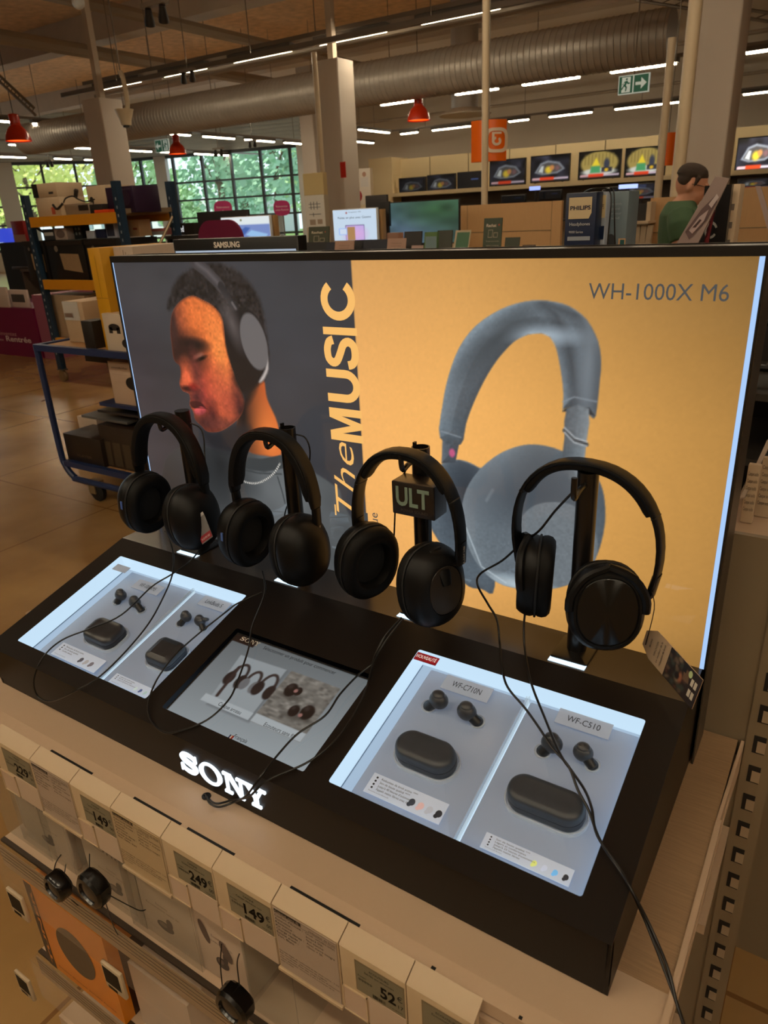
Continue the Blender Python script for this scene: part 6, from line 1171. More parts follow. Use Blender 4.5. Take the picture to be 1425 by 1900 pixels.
leaf(712, 746, 443, pk, 'second pinkish price card in the tablet row', Y=3.12, deco=txt(['Tablette', 'Lecture', 'Wifi', '10 pouces'], (130, 100, 86))); leaf(745, 778, 430, (30, 24, 22), 'brown tablet stand right of the second pinkish card', name='tablet', cat='tablet', sk=-.1); leaf(758, 779, 456, (180, 150, 140), 'small card with a red stripe', Y=3.1, deco=lambda g, w_, h, s_: g.m(flat((170, 30, 36))).box(w_ * .2, w_ * .9, h * .3, h * .7, .0004, .0008)); leaf(783, 810, 431, (84, 120, 60), 'green-framed tablet with a pale screen', name='tablet', cat='tablet', sk=-.12, deco=lambda g, w_, h, s_: g.m(flat((110, 136, 140))).poly([[(w_ * .12, 0), (w_ * .95, 0), (w_ * .85 + s_, h * .92), (w_ * .08 + s_, h * .92)]], .0008)); leaf(806, 834, 428, (52, 56, 40), 'dark olive tablet cover', name='tablet', cat='tablet', sk=-.1)
leaf(834, 862, 428, (190, 176, 146), 'cream leaflet with a green top half', sk=.12, deco=lambda g, w_, h, s_: g.m(flat((70, 116, 84))).poly([[(w_ * .12 + s_ * .5, h * .5), (w_ * .95 + s_ * .5, h * .5), (w_ * .95 + s_, h * .98), (w_ * .12 + s_, h * .98)]], .0008))
def rachat(g, w_, h, s_):
    g.m(flat((214, 200, 180))).text('Rachat', w_ * .42 + s_ * .8, h * .80, h * .12, .0008, 'C', w_ * .55, bold=.02); g.m(flat((220, 90, 60))).text('+', w_ * .78 + s_ * .8, h * .80, h * .14, .0008); g.m(flat((170, 160, 140)))
    for a_ in ((.25, .5, .5, .72), (.55, .5, .78, .64)):
        x0, y0, x1, y1 = a_; o = s_ * .6
        for q in ((x0, x1, y0, y0 + .015), (x0, x1, y1 - .015, y1), (x0, x0 + .02, y0, y1), (x1 - .02, x1, y0, y1)): g.box(w_ * q[0] + o, w_ * q[1] + o, h * q[2], h * q[3], .0004, .0008)
    g.text('Rendez votre ancien', w_ * .5 + s_ * .4, h * .38, h * .06, .0008, 'C', w_ * .7); g.text('téléphone ici et repartez', w_ * .5 + s_ * .3, h * .26, h * .06, .0008, 'C', w_ * .7); g.text('avec un bon', w_ * .5 + s_ * .3, h * .18, h * .06, .0008, 'C', w_ * .6)
leaf(893, 927, 405, (52, 66, 44), 'tall dark green leaflet stand with white writing before the plywood screen', sk=-.15, deco=upper(rachat, .66)); leaf(931, 958, 441, (50, 58, 38), 'small rounded olive pouch right of the tall green leaflet', name='pouch', cat='pouch'); leaf(964, 988, 455, (70, 52, 40), 'small brown box lid at the end of the row', name='box', cat='box')
leaf(567, 605, 421, (60, 66, 44), 'dark green leaflet stand before the white bracket poster', Y=3.4, sk=-.1, deco=upper(rachat, .66))
# monitors
def monitor(pxl, pxr, pyt, pyb, Y, label, fn, bez=(206, 210, 214), base=1.1, e=1.0, name='monitor'):
    a = aY(pxl, (pyt + pyb) / 2, Y); c = aY(pxr, (pyt + pyb) / 2, Y); zt = aY((pxl + pxr) / 2, pyt, Y).z; zb = aY((pxl + pxr) / 2, pyb, Y).z; w_, h = c.x - a.x, zt - zb
    T = Thing(name, label, 'screen', ((a.x + c.x) / 2, Y, base), 'lit advertising screens' if fn else None); T.part(MB(flat(bez)).rbox(a.x, c.x, Y, Y + .03, zb, zt, .006, .003), 'bezel'); T.part(MB(dkw).box((a.x + c.x) / 2 - .03, (a.x + c.x) / 2 + .03, Y + .01, Y + .03, base, zb), 'neck'); T.part(MB(dkw).box((a.x + c.x) / 2 - .1, (a.x + c.x) / 2 + .1, Y - .03, Y + .1, base, base + .01), 'foot')
    if fn:
        p = Paint(w_ - .012, h - .012, 90, (214, 224, 230)); fn(p, w_ - .012, h - .012); s_ = p.mesh(T.I @ frame((a.x + .006, Y - .001, zb + .006), (1, 0, 0), (0, 0, 1)), vcol('screen_mid', e, .2), 'screen', T); return T, (a.x, zb, w_, h), s_
    return T
def gem(p, w_, h):
    p.C[:] = np.array((196, 214, 232)) / 255; p.rect(w_ * .28, w_ * .72, h * .0, h * .5, (60, 54, 96)); p.rect(w_ * .29, w_ * .71, 0, h * .48, (190, 170, 226)); p.ell(w_ * .5, h * .2, w_ * .2, h * .2, (214, 170, 220), .8); p.rect(w_ * .12, w_ * .32, h * .18, h * .40, (150, 180, 240)); p.rect(w_ * .14, w_ * .30, h * .2, h * .38, (206, 218, 236)); p.rect(w_ * .32, w_ * .50, h * .0, h * .44, (170, 130, 86)); p.ell(w_ * .32, h * .9, w_ * .02, h * .035, (160, 90, 90), .3)
T, (x_, z_, w_, h_), s_ = monitor(618, 700, 387, 447, 5.0, 'bright screen offering help, right of the white column', gem); b = MB(flat((40, 46, 60))).at(frame((x_, 4.997, z_), (1, 0, 0), (0, 0, 1))); b.text('Faites en plus avec Gemini', w_ * .5, h_ * .70, h_ * .10, 0, 'C', w_ * .74); b.text('Copilot+ PC', w_ * .38, h_ * .88, h_ * .05, 0, 'L', w_ * .28); T.part(b, 'lettering', s_)
def ad2(p, w_, h): p.rect(0, w_, 0, h * .66, (120, 140, 196)); p.rect(0, w_, h * .66, h, (222, 230, 232)); p.poly([(w_ * .2, h * .1), (w_ * .5, h * .55), (w_ * .6, h * .5), (w_ * .4, h * .05)], (70, 100, 170)); p.poly([(w_ * .5, h * .2), (w_ * .62, h * .4), (w_ * .95, h * .2), (w_ * .9, h * .05), (w_ * .6, h * .1)], (150, 190, 230)); p.ell(w_ * .42, h * .86, w_ * .02, h * .05, (120, 120, 80), .3)
monitor(411, 502, 401, 445, 4.9, 'bright screen with a blue picture behind the magenta topper', ad2, e=.9)
pbox(499, 508, 399, 1.1, 4.95, .06, mat('tan_edge', (150, 116, 74), .5), 'tan_partition', 'narrow tan partition edge right of the blue-picture screen', 'partition'); pbox(703, 708, 388, 1.1, 5.05, .06, mat('tan_edge', (150, 116, 74), .5), 'tan_partition', 'narrow tan partition edge right of the help screen', 'partition')
monitor(367, 462, 391, 440, 5.1, 'dark monitor back behind the magenta topper', None, (24, 20, 24)); monitor(678, 718, 362, 402, 5.3, 'small dark monitor left of the big television', None, (44, 40, 40)); monitor(704, 722, 374, 420, 5.2, 'narrow black monitor left of the big television', None, (16, 14, 14))
def big(p, w_, h): p.C[:] = np.array((52, 72, 66)) / 255; p.ell(w_ * .25, h * .2, w_ * .35, h * .6, (88, 110, 130), .9); p.ell(w_ * .7, h * .8, w_ * .4, h * .3, (50, 80, 54), .9); p.noise(w_ * .2, h * .2, .12)
monitor(721, 852, 372, 452, 5.3, 'big television with a dim green-blue picture left of the plywood screen', big, (20, 20, 20), 1.1, .55, 'television')
pbox(718, 740, 432, 1.27, 3.35, .05, flat((150, 110, 90)), 'price_holder', 'tan price holder strip before the big television', 'card')
# magenta toppers
mag = mat('magenta', (112, 16, 62), .45, noise=.03)
def rtop(pxl, pxr, pyt, Y, z0, label, bold=False, m=mag, text=None, name='magenta_topper'):
    a = aY(pxl, pyt + 20, Y); c = aY(pxr, pyt + 20, Y); zt = aY((pxl + pxr) / 2, pyt, Y).z; w_, h = c.x - a.x, zt - z0; r = min(w_ * .3, h * .9); T = Thing(name, label, 'sign', ((a.x + c.x) / 2, Y, z0)); M = frame((a.x, Y, z0), (1, 0, 0), (0, 0, 1)); P_ = [(0, 0), (w_, 0)] + [(w_ - r + r * math.cos(t), h - r + r * math.sin(t)) for t in np.linspace(0, math.pi / 2, 8)] + [(r - r * math.sin(t), h - r + r * math.cos(t)) for t in np.linspace(0, math.pi / 2, 8)]
    bo = T.part(MB(m).at(M).poly([P_], -.02, 0), 'board'); T.part(MB(dkw).box(a.x + w_ * .4, a.x + w_ * .6, Y + .001, Y + .019, 0, z0 + .05), 'post')
    if text: g = MB(flat((220, 190, 200))).at(M); [g.text(t, w_ * .5, y, s_, .0006, 'C', ww) for t, y, s_, ww in text(w_, h)]; T.part(g, 'lettering', bo)
rtop(366, 448, 408, 3.9, 1.1, 'rounded magenta topper behind the black monitor header', text=lambda w_, h: [('Réinventez votre Rentrée', h * .30, .03, w_ * .6)])
sg = lambda w_, h: [('Réinventez', h * .52, h * .16, w_ * .7), ('votre Rentrée', h * .34, h * .16, w_ * .8)]
def disc2(px, py, wpx, Y, label):
    c = aY(px, py, Y); L = (c - CAM).length; r = wpx / FPX * L / 2; T = Thing('round_sign', label, 'sign', c, 'round magenta signs'); M = frame(c, (-c.y, c.x, 0) if 0 else (c.y, -c.x, 0), (0, 0, 1)); P_ = [(r * math.copysign(abs(math.cos(t)) ** .7, math.cos(t)), r * .86 * math.copysign(abs(math.sin(t)) ** .7, math.sin(t))) for t in np.linspace(0, 2 * math.pi, 36, endpoint=False)]
    bo = T.part(MB(mat('magenta_bright', (186, 40, 112), .45)).at(M).poly([P_], -.01, 0), 'board'); g = MB(flat((236, 214, 224))).at(M); g.text('Réinventez', 0, r * .1, r * .3, .002, 'C', r * 1.4); g.text('votre Rentrée', 0, -r * .3, r * .3, .002, 'C', r * 1.6); T.part(g, 'lettering', bo); T.part(MB(greymet).tube([c + V((0, .02, -r * .8)), (c.x, c.y + .02, 0)], .012, 6), 'stand')
disc2(523, 386, 28, 11, 'round magenta sign seen against the glass facade'); disc2(414, 388, 30, 12, 'second round magenta sign half hidden by the dark monitor')
# SAMSUNG header monitor
T = Thing('header_monitor', 'wide black monitor with pale brand letters just above the light box', 'monitor', aY(435, 470, 2.3)); a = aY(321, 455, 2.3); c = aY(553, 455, 2.3); zt = aY(435, 441, 2.3).z; w_ = c.x - a.x; T.part(MB(tvb).rbox(a.x, c.x, 2.3, 2.36, zt - .5, zt, .006, .003), 'bezel'); T.part(MB(glow((190, 206, 226), .7)).box(a.x + .012, c.x - .012, 2.2985, 2.3, zt - .36, zt - .047), 'screen', label='pale lit screen'); T.part(MB(navy).box(a.x + w_ * .3, a.x + w_ * .68, 2.298, 2.2984, zt - .12, zt - .056), 'picture'); g = MB(flat((240, 232, 222))).at(frame((a.x, 2.2985, zt), (1, 0, 0), (0, 0, 1))); g.text('SAMSUNG', w_ * .46, -.036, .030, .0, 'C', w_ * .21, bold=.035); T.part(g, 'lettering')
T.part(MB(tvb).box(a.x + w_ * .45, a.x + w_ * .55, 2.32, 2.36, 1.0, zt - .4), 'neck'); unit(a.x, c.x + .3, 2.15, 2.75, 1.0, 'low cream island under the black header monitor')
a = aY(318, 440, 5.8); c = aY(362, 440, 5.8); T = Thing('black_sign', 'black sign with cut-off white letters left of the magenta topper', 'sign', ((a.x + c.x) / 2, 5.8, 0)); zt = aY(340, 414, 5.8).z; T.part(MB(dkw).box(a.x, c.x, 5.8, 5.9, 0, zt), 'panel'); g = MB(glow((225, 225, 225), .9)).at(frame((a.x, 5.799, zt), (1, 0, 0), (0, 0, 1))); g.text('ited', .12, -.085, .085, 0, wd=.09, bold=.02); g.text('ooo', .13, -.155, .08, 0, wd=.09, bold=.02); T.part(g, 'lettering')
# white bracket poster and neighbours by the middle column
def pboard(pxl, pxr, pyt, pyb, Y, label, fn, m, base=0):
    a = aY(pxl, (pyt + pyb) / 2, Y); c = aY(pxr, (pyt + pyb) / 2, Y); zt = aY((pxl + pxr) / 2, pyt, Y).z; zb = aY((pxl + pxr) / 2, pyb, Y).z; T = Thing('poster_stand', label, 'poster', ((a.x + c.x) / 2, Y, base)); T.part(MB(m).box(a.x, c.x, Y, Y + .08, base, zt), 'board'); g = MB().at(frame((a.x, Y - .003, zb), (1, 0, 0), (0, 0, 1))); fn(g, c.x - a.x, zt - zb); T.part(g, 'print'); return T
pboard(563, 600, 321, 362, 8.0, 'plain cream cupboard left of the middle column', lambda g, w_, h: g.m(cream).box(0, w_, 0, h * .02, 0, .002), mat('cupboard_cream', (214, 192, 140), .5))
def br(g, w_, h):
    g.m(flat((226, 222, 214))).box(0, w_, 0, h, 0, .001); g.m(flat((60, 66, 72)))
    for y0 in (.62, .72): g.box(w_ * .2, w_ * .8, h * y0, h * (y0 + .015), .002, .003)
    for x0 in (.3, .45, .62): g.box(w_ * x0, w_ * (x0 + .03), h * .56, h * .8, .002, .003)
    g.box(w_ * .2, w_ * .8, h * .4, h * .42, .002, .003); g.box(w_ * .4, w_ * .43, h * .34, h * .46, .002, .003); g.m(flat((170, 150, 130))).box(w_ * .2, w_ * .5, h * .08, h * .25, .002, .003); g.box(w_ * .6, w_ * .85, h * .1, h * .25, .002, .003)
pboard(567, 603, 362, 422, 7.6, 'white poster panel showing black wall brackets', br, flat((200, 190, 170)))
def pers(g, w_, h):
    g.m(flat((206, 196, 184))).box(0, w_, 0, h, 0, .001); g.m(flat((110, 124, 150))).box(w_ * .05, w_ * .35, h * .5, h * .8, .002, .003); g.m(flat((90, 60, 50))).poly([ring_((w_ * .2, h * .86), w_ * .1, h * .07, 14)], .003); g.m(flat((170, 130, 110))).poly([ring_((w_ * .7, h * .84), w_ * .1, h * .07, 14)], .003); g.m(flat((196, 190, 186))).box(w_ * .5, w_ * .9, h * .5, h * .76, .002, .003); g.m(flat((150, 24, 34))).poly([[(0, 0)] + [(w_ * .55 * math.sin(t), h * .25 - h * .25 * math.cos(t)) for t in np.linspace(0.2, 3.14, 12)]], .004)
pboard(652, 688, 313, 380, 12.0, 'white poster with two small figures and a red half disc right of the middle column', pers, flat((206, 190, 160)))
solo(MB(mat('extinguisher_sign', (196, 40, 24), .4)).box(*(lambda p: (p.x - .05, p.x + .05, p.y - .01, p.y, p.z - .11, p.z + .11))(aY(637, 315, 9.99))), 'fire_sign', 'small red fire sign on the middle column', 'sign')

# ================================================================ blue cart, storage rack and counters at the left
blue = mat('cart_blue', (26, 44, 84), .4, noise=.06); bluer = mat('rack_blue', (24, 48, 70), .45, noise=.06); yel = mat('rack_yellow', (206, 138, 22), .45, noise=.06); tanb = mat('tan_board', (168, 128, 84), .55, noise=.06)
CY = 2.45; CX0 = aY(67, 640, CY).x; CX1 = -2.72; ZT_ = .94; T = Thing('trolley', 'blue steel tube trolley with a board top standing left of the light box', 'trolley', ((CX0 + CX1) / 2, CY + .3, 0)); D2 = .62
for y in (CY, CY + D2): T.part(MB(blue).tube([(CX0, y, ZT_), (CX0, y, .32), (CX0 + .02, y, .20), (CX0 + .09, y, .13), (CX0 + .2, y, .12), (CX1, y, .12)], .019, 10, 5), 'side_frame')
b = MB(blue); b.box(CX0, CX1, CY - .018, CY + .018, ZT_ - .035, ZT_); b.box(CX0, CX1, CY + D2 - .018, CY + D2 + .018, ZT_ - .035, ZT_); b.box(CX0 - .018, CX0 + .018, CY, CY + D2, ZT_ - .035, ZT_); T.part(b, 'top_rim'); T.part(MB(tanb).box(CX0 + .018, CX1, CY + .018, CY + D2 - .018, ZT_ - .03, ZT_ - .01), 'top_board')
b = MB(blue); b.box(CX0 + .03, CX1, CY - .015, CY + .02, .20, .235); b.box(CX0 + .03, CX1, CY + D2 - .02, CY + D2 + .015, .20, .235); b.box(CX0 + .03, CX0 + .06, CY, CY + D2, .20, .235); T.part(b, 'lower_rim'); T.part(MB(tanb).box(CX0 + .05, CX1, CY + .02, CY + D2 - .02, .205, .228), 'lower_board'); T.part(MB(blue).box(-3.62, CX1, CY + .06, CY + D2, .60, .62), 'middle_tray')
for x, y in ((-3.75, CY + .02), (-2.85, CY + .02), (-3.75, CY + D2), (-2.85, CY + D2)):
    M = Matrix.Translation((x, y, .065)) @ Matrix.Rotation(math.pi / 2, 4, 'X'); wl = T.part(MB(rubber).at(M).lathe([(.0, -.018), (.05, -.018), (.065, -.012), (.065, .012), (.05, .018), (.0, .018)], 24), 'wheel'); T.part(MB(mat('fork_metal', (150, 132, 100), .4, .6)).box(x - .045, x + .01, y - .028, y - .020, .05, .125).box(x - .045, x + .01, y + .020, y + .028, .05, .125).box(x - .05, x + .03, y - .03, y + .03, .12, .13), 'fork', wl)
gC = 'goods on the blue trolley'; zt = ZT_ - .009
def deco_ctrl(b, w_, h):
    b.m(flat((40, 34, 32))); b.poly([ring_((w_ * .42, h * .66), w_ * .22, h * .09)], .0004); b.box(w_ * .2, w_ * .34, h * .50, h * .66, .0002, .0004); b.box(w_ * .5, w_ * .64, h * .50, h * .66, .0002, .0004); b.poly([ring_((w_ * .8, h * .25), w_ * .18, h * .12)], .0004)
bbx = mat('kraft_box', (176, 150, 120), .6, noise=.05)
pbox(122, 158, 560, zt, 2.62, .28, bbx, 'shipping_carton', 'grey-beige carton with clear film on the left of the trolley top', 'box', gC, lambda b, w_, h: [b.m(clear('film_wrap', (230, 230, 230), .3)).box(w_ * .05, w_ * .8, h * .55, h * 1.0, 0, .006), b.m(flat((110, 90, 78))).box(w_ * .1, w_ * .5, h * .62, h * .72, .006, .007)], 634)
a = aY(150, 458, 2.55); c = aY(192, 458, 2.55)
carton(aY(180, 560, 2.50).x, aY(202, 560, 2.50).x, 2.50, 2.95, zt, aY(180, 460, 2.5).z, mat('yellow_box', (200, 146, 18), .45, noise=.05), 'tall_carton', 'tall yellow carton standing on the blue trolley', 'box', gC, 0, lambda b, w_, h: b.m(flat((120, 84, 20))).box(0, w_, h * .52, h * .524, 0, .0004).box(w_ * .5, w_ * .52, h * .52, h * .93, 0, .0004))
carton(aY(202, 560, 2.50).x + .004, aY(262, 560, 2.58).x, 2.58, 2.95, zt, aY(225, 458, 2.58).z, mat('pale_box', (188, 170, 152), .5, noise=.04), 'tall_carton', 'tall pale printed carton right of the yellow one on the trolley', 'box', gC, 0, lambda b, w_, h: [b.m(flat((130, 112, 100))).box(w_ * .38, w_ * .385, h * .0, h, 0, .0004), *[b.m(flat((120, 104, 94))).box(w_ * (.5 + .12 * k), w_ * (.53 + .12 * k), h * .86, h * (.97 - .02 * k), 0, .0004) for k in range(4)], b.m(flat((150, 134, 120))).box(w_ * .1, w_ * .16, h * .3, h * .62, 0, .0004)])
pbox(193, 240, 583, zt, 2.46, .10, mat('white_game_box', (196, 180, 160), .45), 'game_controller_box', 'white box with a dark game controller picture on the trolley front', 'box', gC, deco_ctrl, 638)
pbox(152, 172, 596, zt, 2.5, .1, dkw, 'small_box', 'small black box at the left back of the trolley top', 'box', gC, None, 628)
def deco_round(b, w_, h): b.m(flat((96, 80, 72))).text('mobile', w_ * .12, h * .84, h * .07, .0004, wd=w_ * .5); b.m(flat((26, 22, 22))).poly([ring_((w_ * .72, h * .52), w_ * .22, h * .15)], .0004); b.m(flat((120, 104, 94))).box(w_ * .1, w_ * .9, h * .70, h * .703, 0, .0003)
pbox(206, 262, 673, .621, 2.53, .3, mat('speaker_carton', (186, 160, 138), .55), 'speaker_carton', 'pale carton with a black round picture on the middle tray', 'box', gC, deco_round, 745)
pbox(122, 187, 811, .229, 2.47, .22, mat('black_box_worn', (34, 24, 18), .45, noise=.2), 'black_carton', 'long black printed carton on the trolley lower board', 'box', gC, lambda b, w_, h: b.m(flat((96, 80, 64))).text('PLAYER', w_ * .5, h * .22, h * .14, .0004, 'C', w_ * .4), 850)
pbox(150, 184, 776, .229, 2.72, .2, mat('pale_box', (188, 170, 152), .5), 'white_carton', 'pale plain carton behind the long black one on the trolley', 'box', gC, None, 840)
T = pbox(188, 262, 795, .229, 2.50, .30, mat('basket_dark', (44, 32, 24), .5, noise=.25, nscale=30), 'basket', 'dark woven basket of boxed bottles on the lower board', 'basket', gC, lambda b, w_, h: [b.m(flat((66, 54, 40))).box(w_ * (.06 + .24 * k), w_ * (.24 + .24 * k), h * .05, h * .62, 0, .0006) for k in range(4)], 860)
b = MB(dkw).tube([aY(214, 795, 2.6), aY(222, 783, 2.6), aY(236, 786, 2.6), aY(240, 797, 2.6)], .008, 8, 5); T.part(b, 'handle')
pbox(194, 222, 771, .5, 2.62, .2, mat('pale_box', (188, 170, 152), .5), 'small_carton', 'pale end of a carton above the basket', 'box', gC, None, 790); pbox(222, 254, 768, .5, 2.62, .2, mat('red_box', (176, 52, 30), .45), 'small_carton', 'red end of a carton above the basket', 'box', gC, None, 790)
for (px, py, w0, lb) in ((150, 770, .42, 'grey flat tray jutting over the lower cartons'), (180, 760, .4, 'dark flat device lying under the middle tray')):
    p = aY(px, py, 2.52); carton(p.x, p.x + w0, 2.52, 2.85, p.z - .014, p.z, mat('flat_dark', (40, 38, 42), .3) if px > 160 else mat('flat_grey', (84, 84, 84), .4), 'flat_device', lb, 'device', gC)
for a_, c_, lb in ((157, 200, 'left black case hanging under the trolley top'), (200, 250, 'right black case hanging under the trolley top')): pbox(a_, c_, 652, None, 2.75, .2, dkw, 'black_case', lb, 'case', gC, None, 672)

# rack
RY = 4.67; RX0, RX1 = -7.27, -5.85; RD = .63; T = Thing('pallet_rack', 'tall blue and yellow steel storage rack on castors behind the trolley', 'rack', ((RX0 + RX1) / 2, RY + RD / 2, 0))
for x, y, zt_ in ((RX0, RY, 1.88), (RX1, RY, 1.93), (RX0, RY + RD, 1.88), (RX1, RY + RD, 1.93)):
    p = T.part(MB(bluer).box(x - .035, x + .035, y - .03, y + .03, .14, zt_), 'post'); h_ = MB(flat((150, 160, 170)))
    for k in range(22): h_.box(x - .006, x + .006, y - .0312, y - .030, .3 + .07 * k, .325 + .07 * k)
    T.part(h_, 'holes', p); M = Matrix.Translation((x, y, .065)) @ Matrix.Rotation(math.pi / 2, 4, 'X'); wl = T.part(MB(mat('castor_tan', (120, 96, 66), .5)).at(M).lathe([(.0, -.02), (.06, -.02), (.065, 0), (.06, .02), (.0, .02)], 20), 'castor'); T.part(MB(greymet).box(x - .05, x + .05, y - .035, y + .035, .13, .142), 'castor_plate', wl)
for z in (1.645, 1.045, .45):
    for y in (RY, RY + RD): T.part(MB(yel).box(RX0 + .035, RX1 - .035, y - .028, y - .002, z - .065, z + .03), 'beam')
    T.part(MB(mat('chipboard', (170, 134, 88), .6, noise=.1)).box(RX0 + .035, RX1 - .035, RY, RY + RD, z + .0, z + .018), 'deck')
for zz in ((1.66, 1.70), (1.30, 1.34)): T.part(MB(mat('brace_tan', (150, 130, 104), .4, .4)).box(RX1 - .012, RX1 + .012, RY, RY + RD, *zz), 'brace')
T.part(MB(mat('brace_tan', (150, 130, 104), .4, .4)).tube([(RX1, RY + .02, .95), (RX1, RY + RD - .02, 1.62)], .014, 6), 'brace'); T.part(MB(dkw).tube([(RX0, RY + .02, 1.6), (RX0, RY + RD, 1.2)], .014, 6), 'brace')
gR = 'goods on the storage rack'; zd = 1.664
pl_ = lambda *a, **k: None
def grid(b, w_, h):
    b.m(flat((120, 128, 130)))
    for i in range(5):
        for j in range(2): b.poly([ring_((w_ * (.12 + .19 * i), h * (.32 + .28 * j)), w_ * .05, h * .09, 10)], .001)
T = pbox(68, 112, 366, zd, 4.75, .3, cream, 'white_carton', 'lower pale carton of the stack at the left of the rack top', 'box', gR, lambda b, w_, h: b.m(flat((180, 80, 50))).box(w_ * .62, w_ * .76, h * .15, h * .5, 0, .002), 403)
zb = aY(90, 366, 4.75).z + .002; T = pbox(60, 105, 340, zb, 4.75, .3, cream, 'white_carton', 'upper carton with a dark side on top of the left stack', 'box', gR, lambda b, w_, h: [b.m(dkw).box(0, w_ * .22, 0, h, 0, .002), b.m(flat((44, 34, 30))).box(w_ * .66, w_ * .84, h * .2, h * .36, 0, .002)], 366)
pbox(106, 165, 378, zd, 4.8, .25, mat('grey_pack', (140, 122, 104), .4, noise=.1), 'plastic_package', 'grey plastic wrapped package in the middle of the rack top', 'package', gR, lambda b, w_, h: b.m(dkw).box(w_ * .7, w_ * 1.0, h * .4, h * .85, 0, .003), 402)
solo(MB(cabm).tube([aY(*q) for q in ((118, 376, 4.78), (122, 368, 4.78), (135, 364, 4.78), (146, 370, 4.78), (160, 374, 4.78), (175, 370, 4.78))], .007, 6, 5).tube([aY(*q) for q in ((98, 380, 4.74), (106, 388, 4.74), (116, 378, 4.74))], .012, 6, 4), 'loose_cable', 'tangled dark cable lying on the grey package', 'cable')
T = Thing('tablet_stand', 'dark bent arm stand rising over the grey package', 'stand', aY(138, 378, 4.95)); T.part(MB(dkw).tube([aY(138, 376, 4.95), aY(142, 352, 4.95)], .02, 8), 'post'); T.part(MB(dkw).tube([aY(142, 354, 4.95), aY(108, 357, 4.95)], .012, 6), 'arm')
pbox(163, 200, 344, zd, 4.86, .28, cream, 'white_carton', 'cube-shaped pale carton in the middle of the rack top', 'box', gR, lambda b, w_, h: b.m(dkw).poly([ring_((w_ * .2, h * .5), w_ * .1, h * .14)], .002), 395)
pbox(166, 190, 379, zd, 4.71, .07, dkw, 'small_box', 'small dark box in front of the cube carton', 'box', gR, None, 392); pbox(175, 203, 389, zd, 4.69, .012 * 5, mat('orange_box_small', (214, 70, 24), .45), 'small_box', 'flat orange-red box on the yellow beam', 'box', gR, None, 398)
def purp(b, w_, h): b.m(mat('purple_print', (54, 34, 58), .4)).poly([ring_((w_ * .72, h * .55), w_ * .16, h * .28)], .002); b.m(flat((110, 96, 110))).text('GAMING', w_ * .78, h * .86, h * .08, .002, 'C', w_ * .3)
pbox(198, 249, 346, zd, 4.78, .3, mat('purple_box', (40, 20, 48), .4), 'purple_carton', 'dark purple carton at the right of the rack top', 'box', gR, purp, 394); pbox(249, 256, 346, zd, 4.9, .25, mat('orange_slab', (236, 110, 20), .45), 'orange_carton', 'bright orange slab beside the purple carton', 'box', gR, None, 376)
# crates and things on them
zc = 1.064
def crate(pxl, pxr, pyt, Y, dep, label, lab_=1):
    def dc(b, w_, h):
        b.m(mat('crate_rim', (34, 28, 26), .5)).box(0, w_, h * .88, h, 0, .008); b.m(flat((120, 110, 100))).poly([ring_((w_ * .28, h * .8), w_ * .05, w_ * .05, 12)], .009); b.m(mat('crate_label', (158, 132, 100), .6, noise=.15))
        for k in range(lab_): b.poly([[(w_ * (.32 + .4 * k if lab_ > 1 else .38), h * .28), (w_ * (.5 + .4 * k if lab_ > 1 else .88), h * .2), (w_ * (.5 + .4 * k if lab_ > 1 else .84), h * .66), (w_ * (.3 + .4 * k if lab_ > 1 else .34), h * .68)]], .003)
    return pbox(pxl, pxr, pyt, zc, Y, dep, mat('crate_black', (18, 15, 15), .5, noise=.1), 'storage_crate', label, 'crate', 'black crates on the rack', dc, 528)
crate(50, 88, 447, 4.72, .5, 'left black crate with two narrow torn labels', 2); crate(92, 160, 446, 4.72, .5, 'middle black crate with one big torn label'); crate(163, 222, 444, 4.72, .5, 'black crate mostly behind the yellow carton'); 
zq = aY(110, 446, 4.72).z + .004
pbox(80, 101, 425, zq, 4.76, .1, flat((60, 62, 66)), 'small_speaker_box', 'dark small box with a white band on the crates', 'box', gR, lambda b, w_, h: b.m(flat((190, 190, 190))).box(w_ * .1, w_ * .9, h * .4, h * .7, 0, .002), 444); pbox(101, 124, 423, zq, 4.74, .1, flat((176, 160, 150)), 'small_speaker_box', 'pale small box with a round grey picture on the crates', 'box', gR, lambda b, w_, h: b.m(flat((110, 96, 92))).poly([ring_((w_ * .5, h * .5), w_ * .35, h * .36)], .002), 444)
pbox(119, 151, 412, zq, 4.82, .1, flat((20, 26, 30)), 'gridded_box', 'black box with rows of pale dots on the crates', 'box', gR, grid, 444); pbox(160, 176, 428, zq, 4.8, .1, flat((190, 196, 210)), 'small_speaker_box', 'white small box right of the middle post gap', 'box', gR, None, 444); pbox(177, 195, 425, zq, 4.78, .1, flat((22, 34, 70)), 'navy_carton', 'navy small carton on the crates', 'box', gR, None, 444); pbox(195, 216, 411, zq, 4.8, .1, flat((170, 176, 196)), 'tall_small_box', 'pale blue box with dark printing on the crates', 'box', gR, lambda b, w_, h: b.m(flat((50, 54, 74))).box(w_ * .15, w_ * .8, h * .1, h * .85, 0, .002), 444)
pbox(236, 258, 408, zq, 5.0, .15, flat((206, 170, 130)), 'kraft_carton', 'light kraft carton right of the rack corner post', 'box', gR, lambda b, w_, h: b.m(flat((170, 80, 60))).box(w_ * .5, w_ * .85, h * .4, h * .52, 0, .002), 440); pbox(262, 306, 424, zq, 5.25, .1, flat((190, 120, 120)), 'paper_stack', 'reddish and white stacked packs behind the rack', 'box', gR, lambda b, w_, h: b.m(flat((200, 206, 210))).box(0, w_, 0, h * .55, 0, .002), 442)
unit(-5.8, -5.25, 5.1, 5.6, zq - .01, 'dark low unit right of the rack, black as the crates', dkw)
pbox(93, 160, 548, .47, 4.74, .3, bbx, 'kraft_carton', 'open kraft carton with film below the yellow beam', 'box', gR, None, 590)
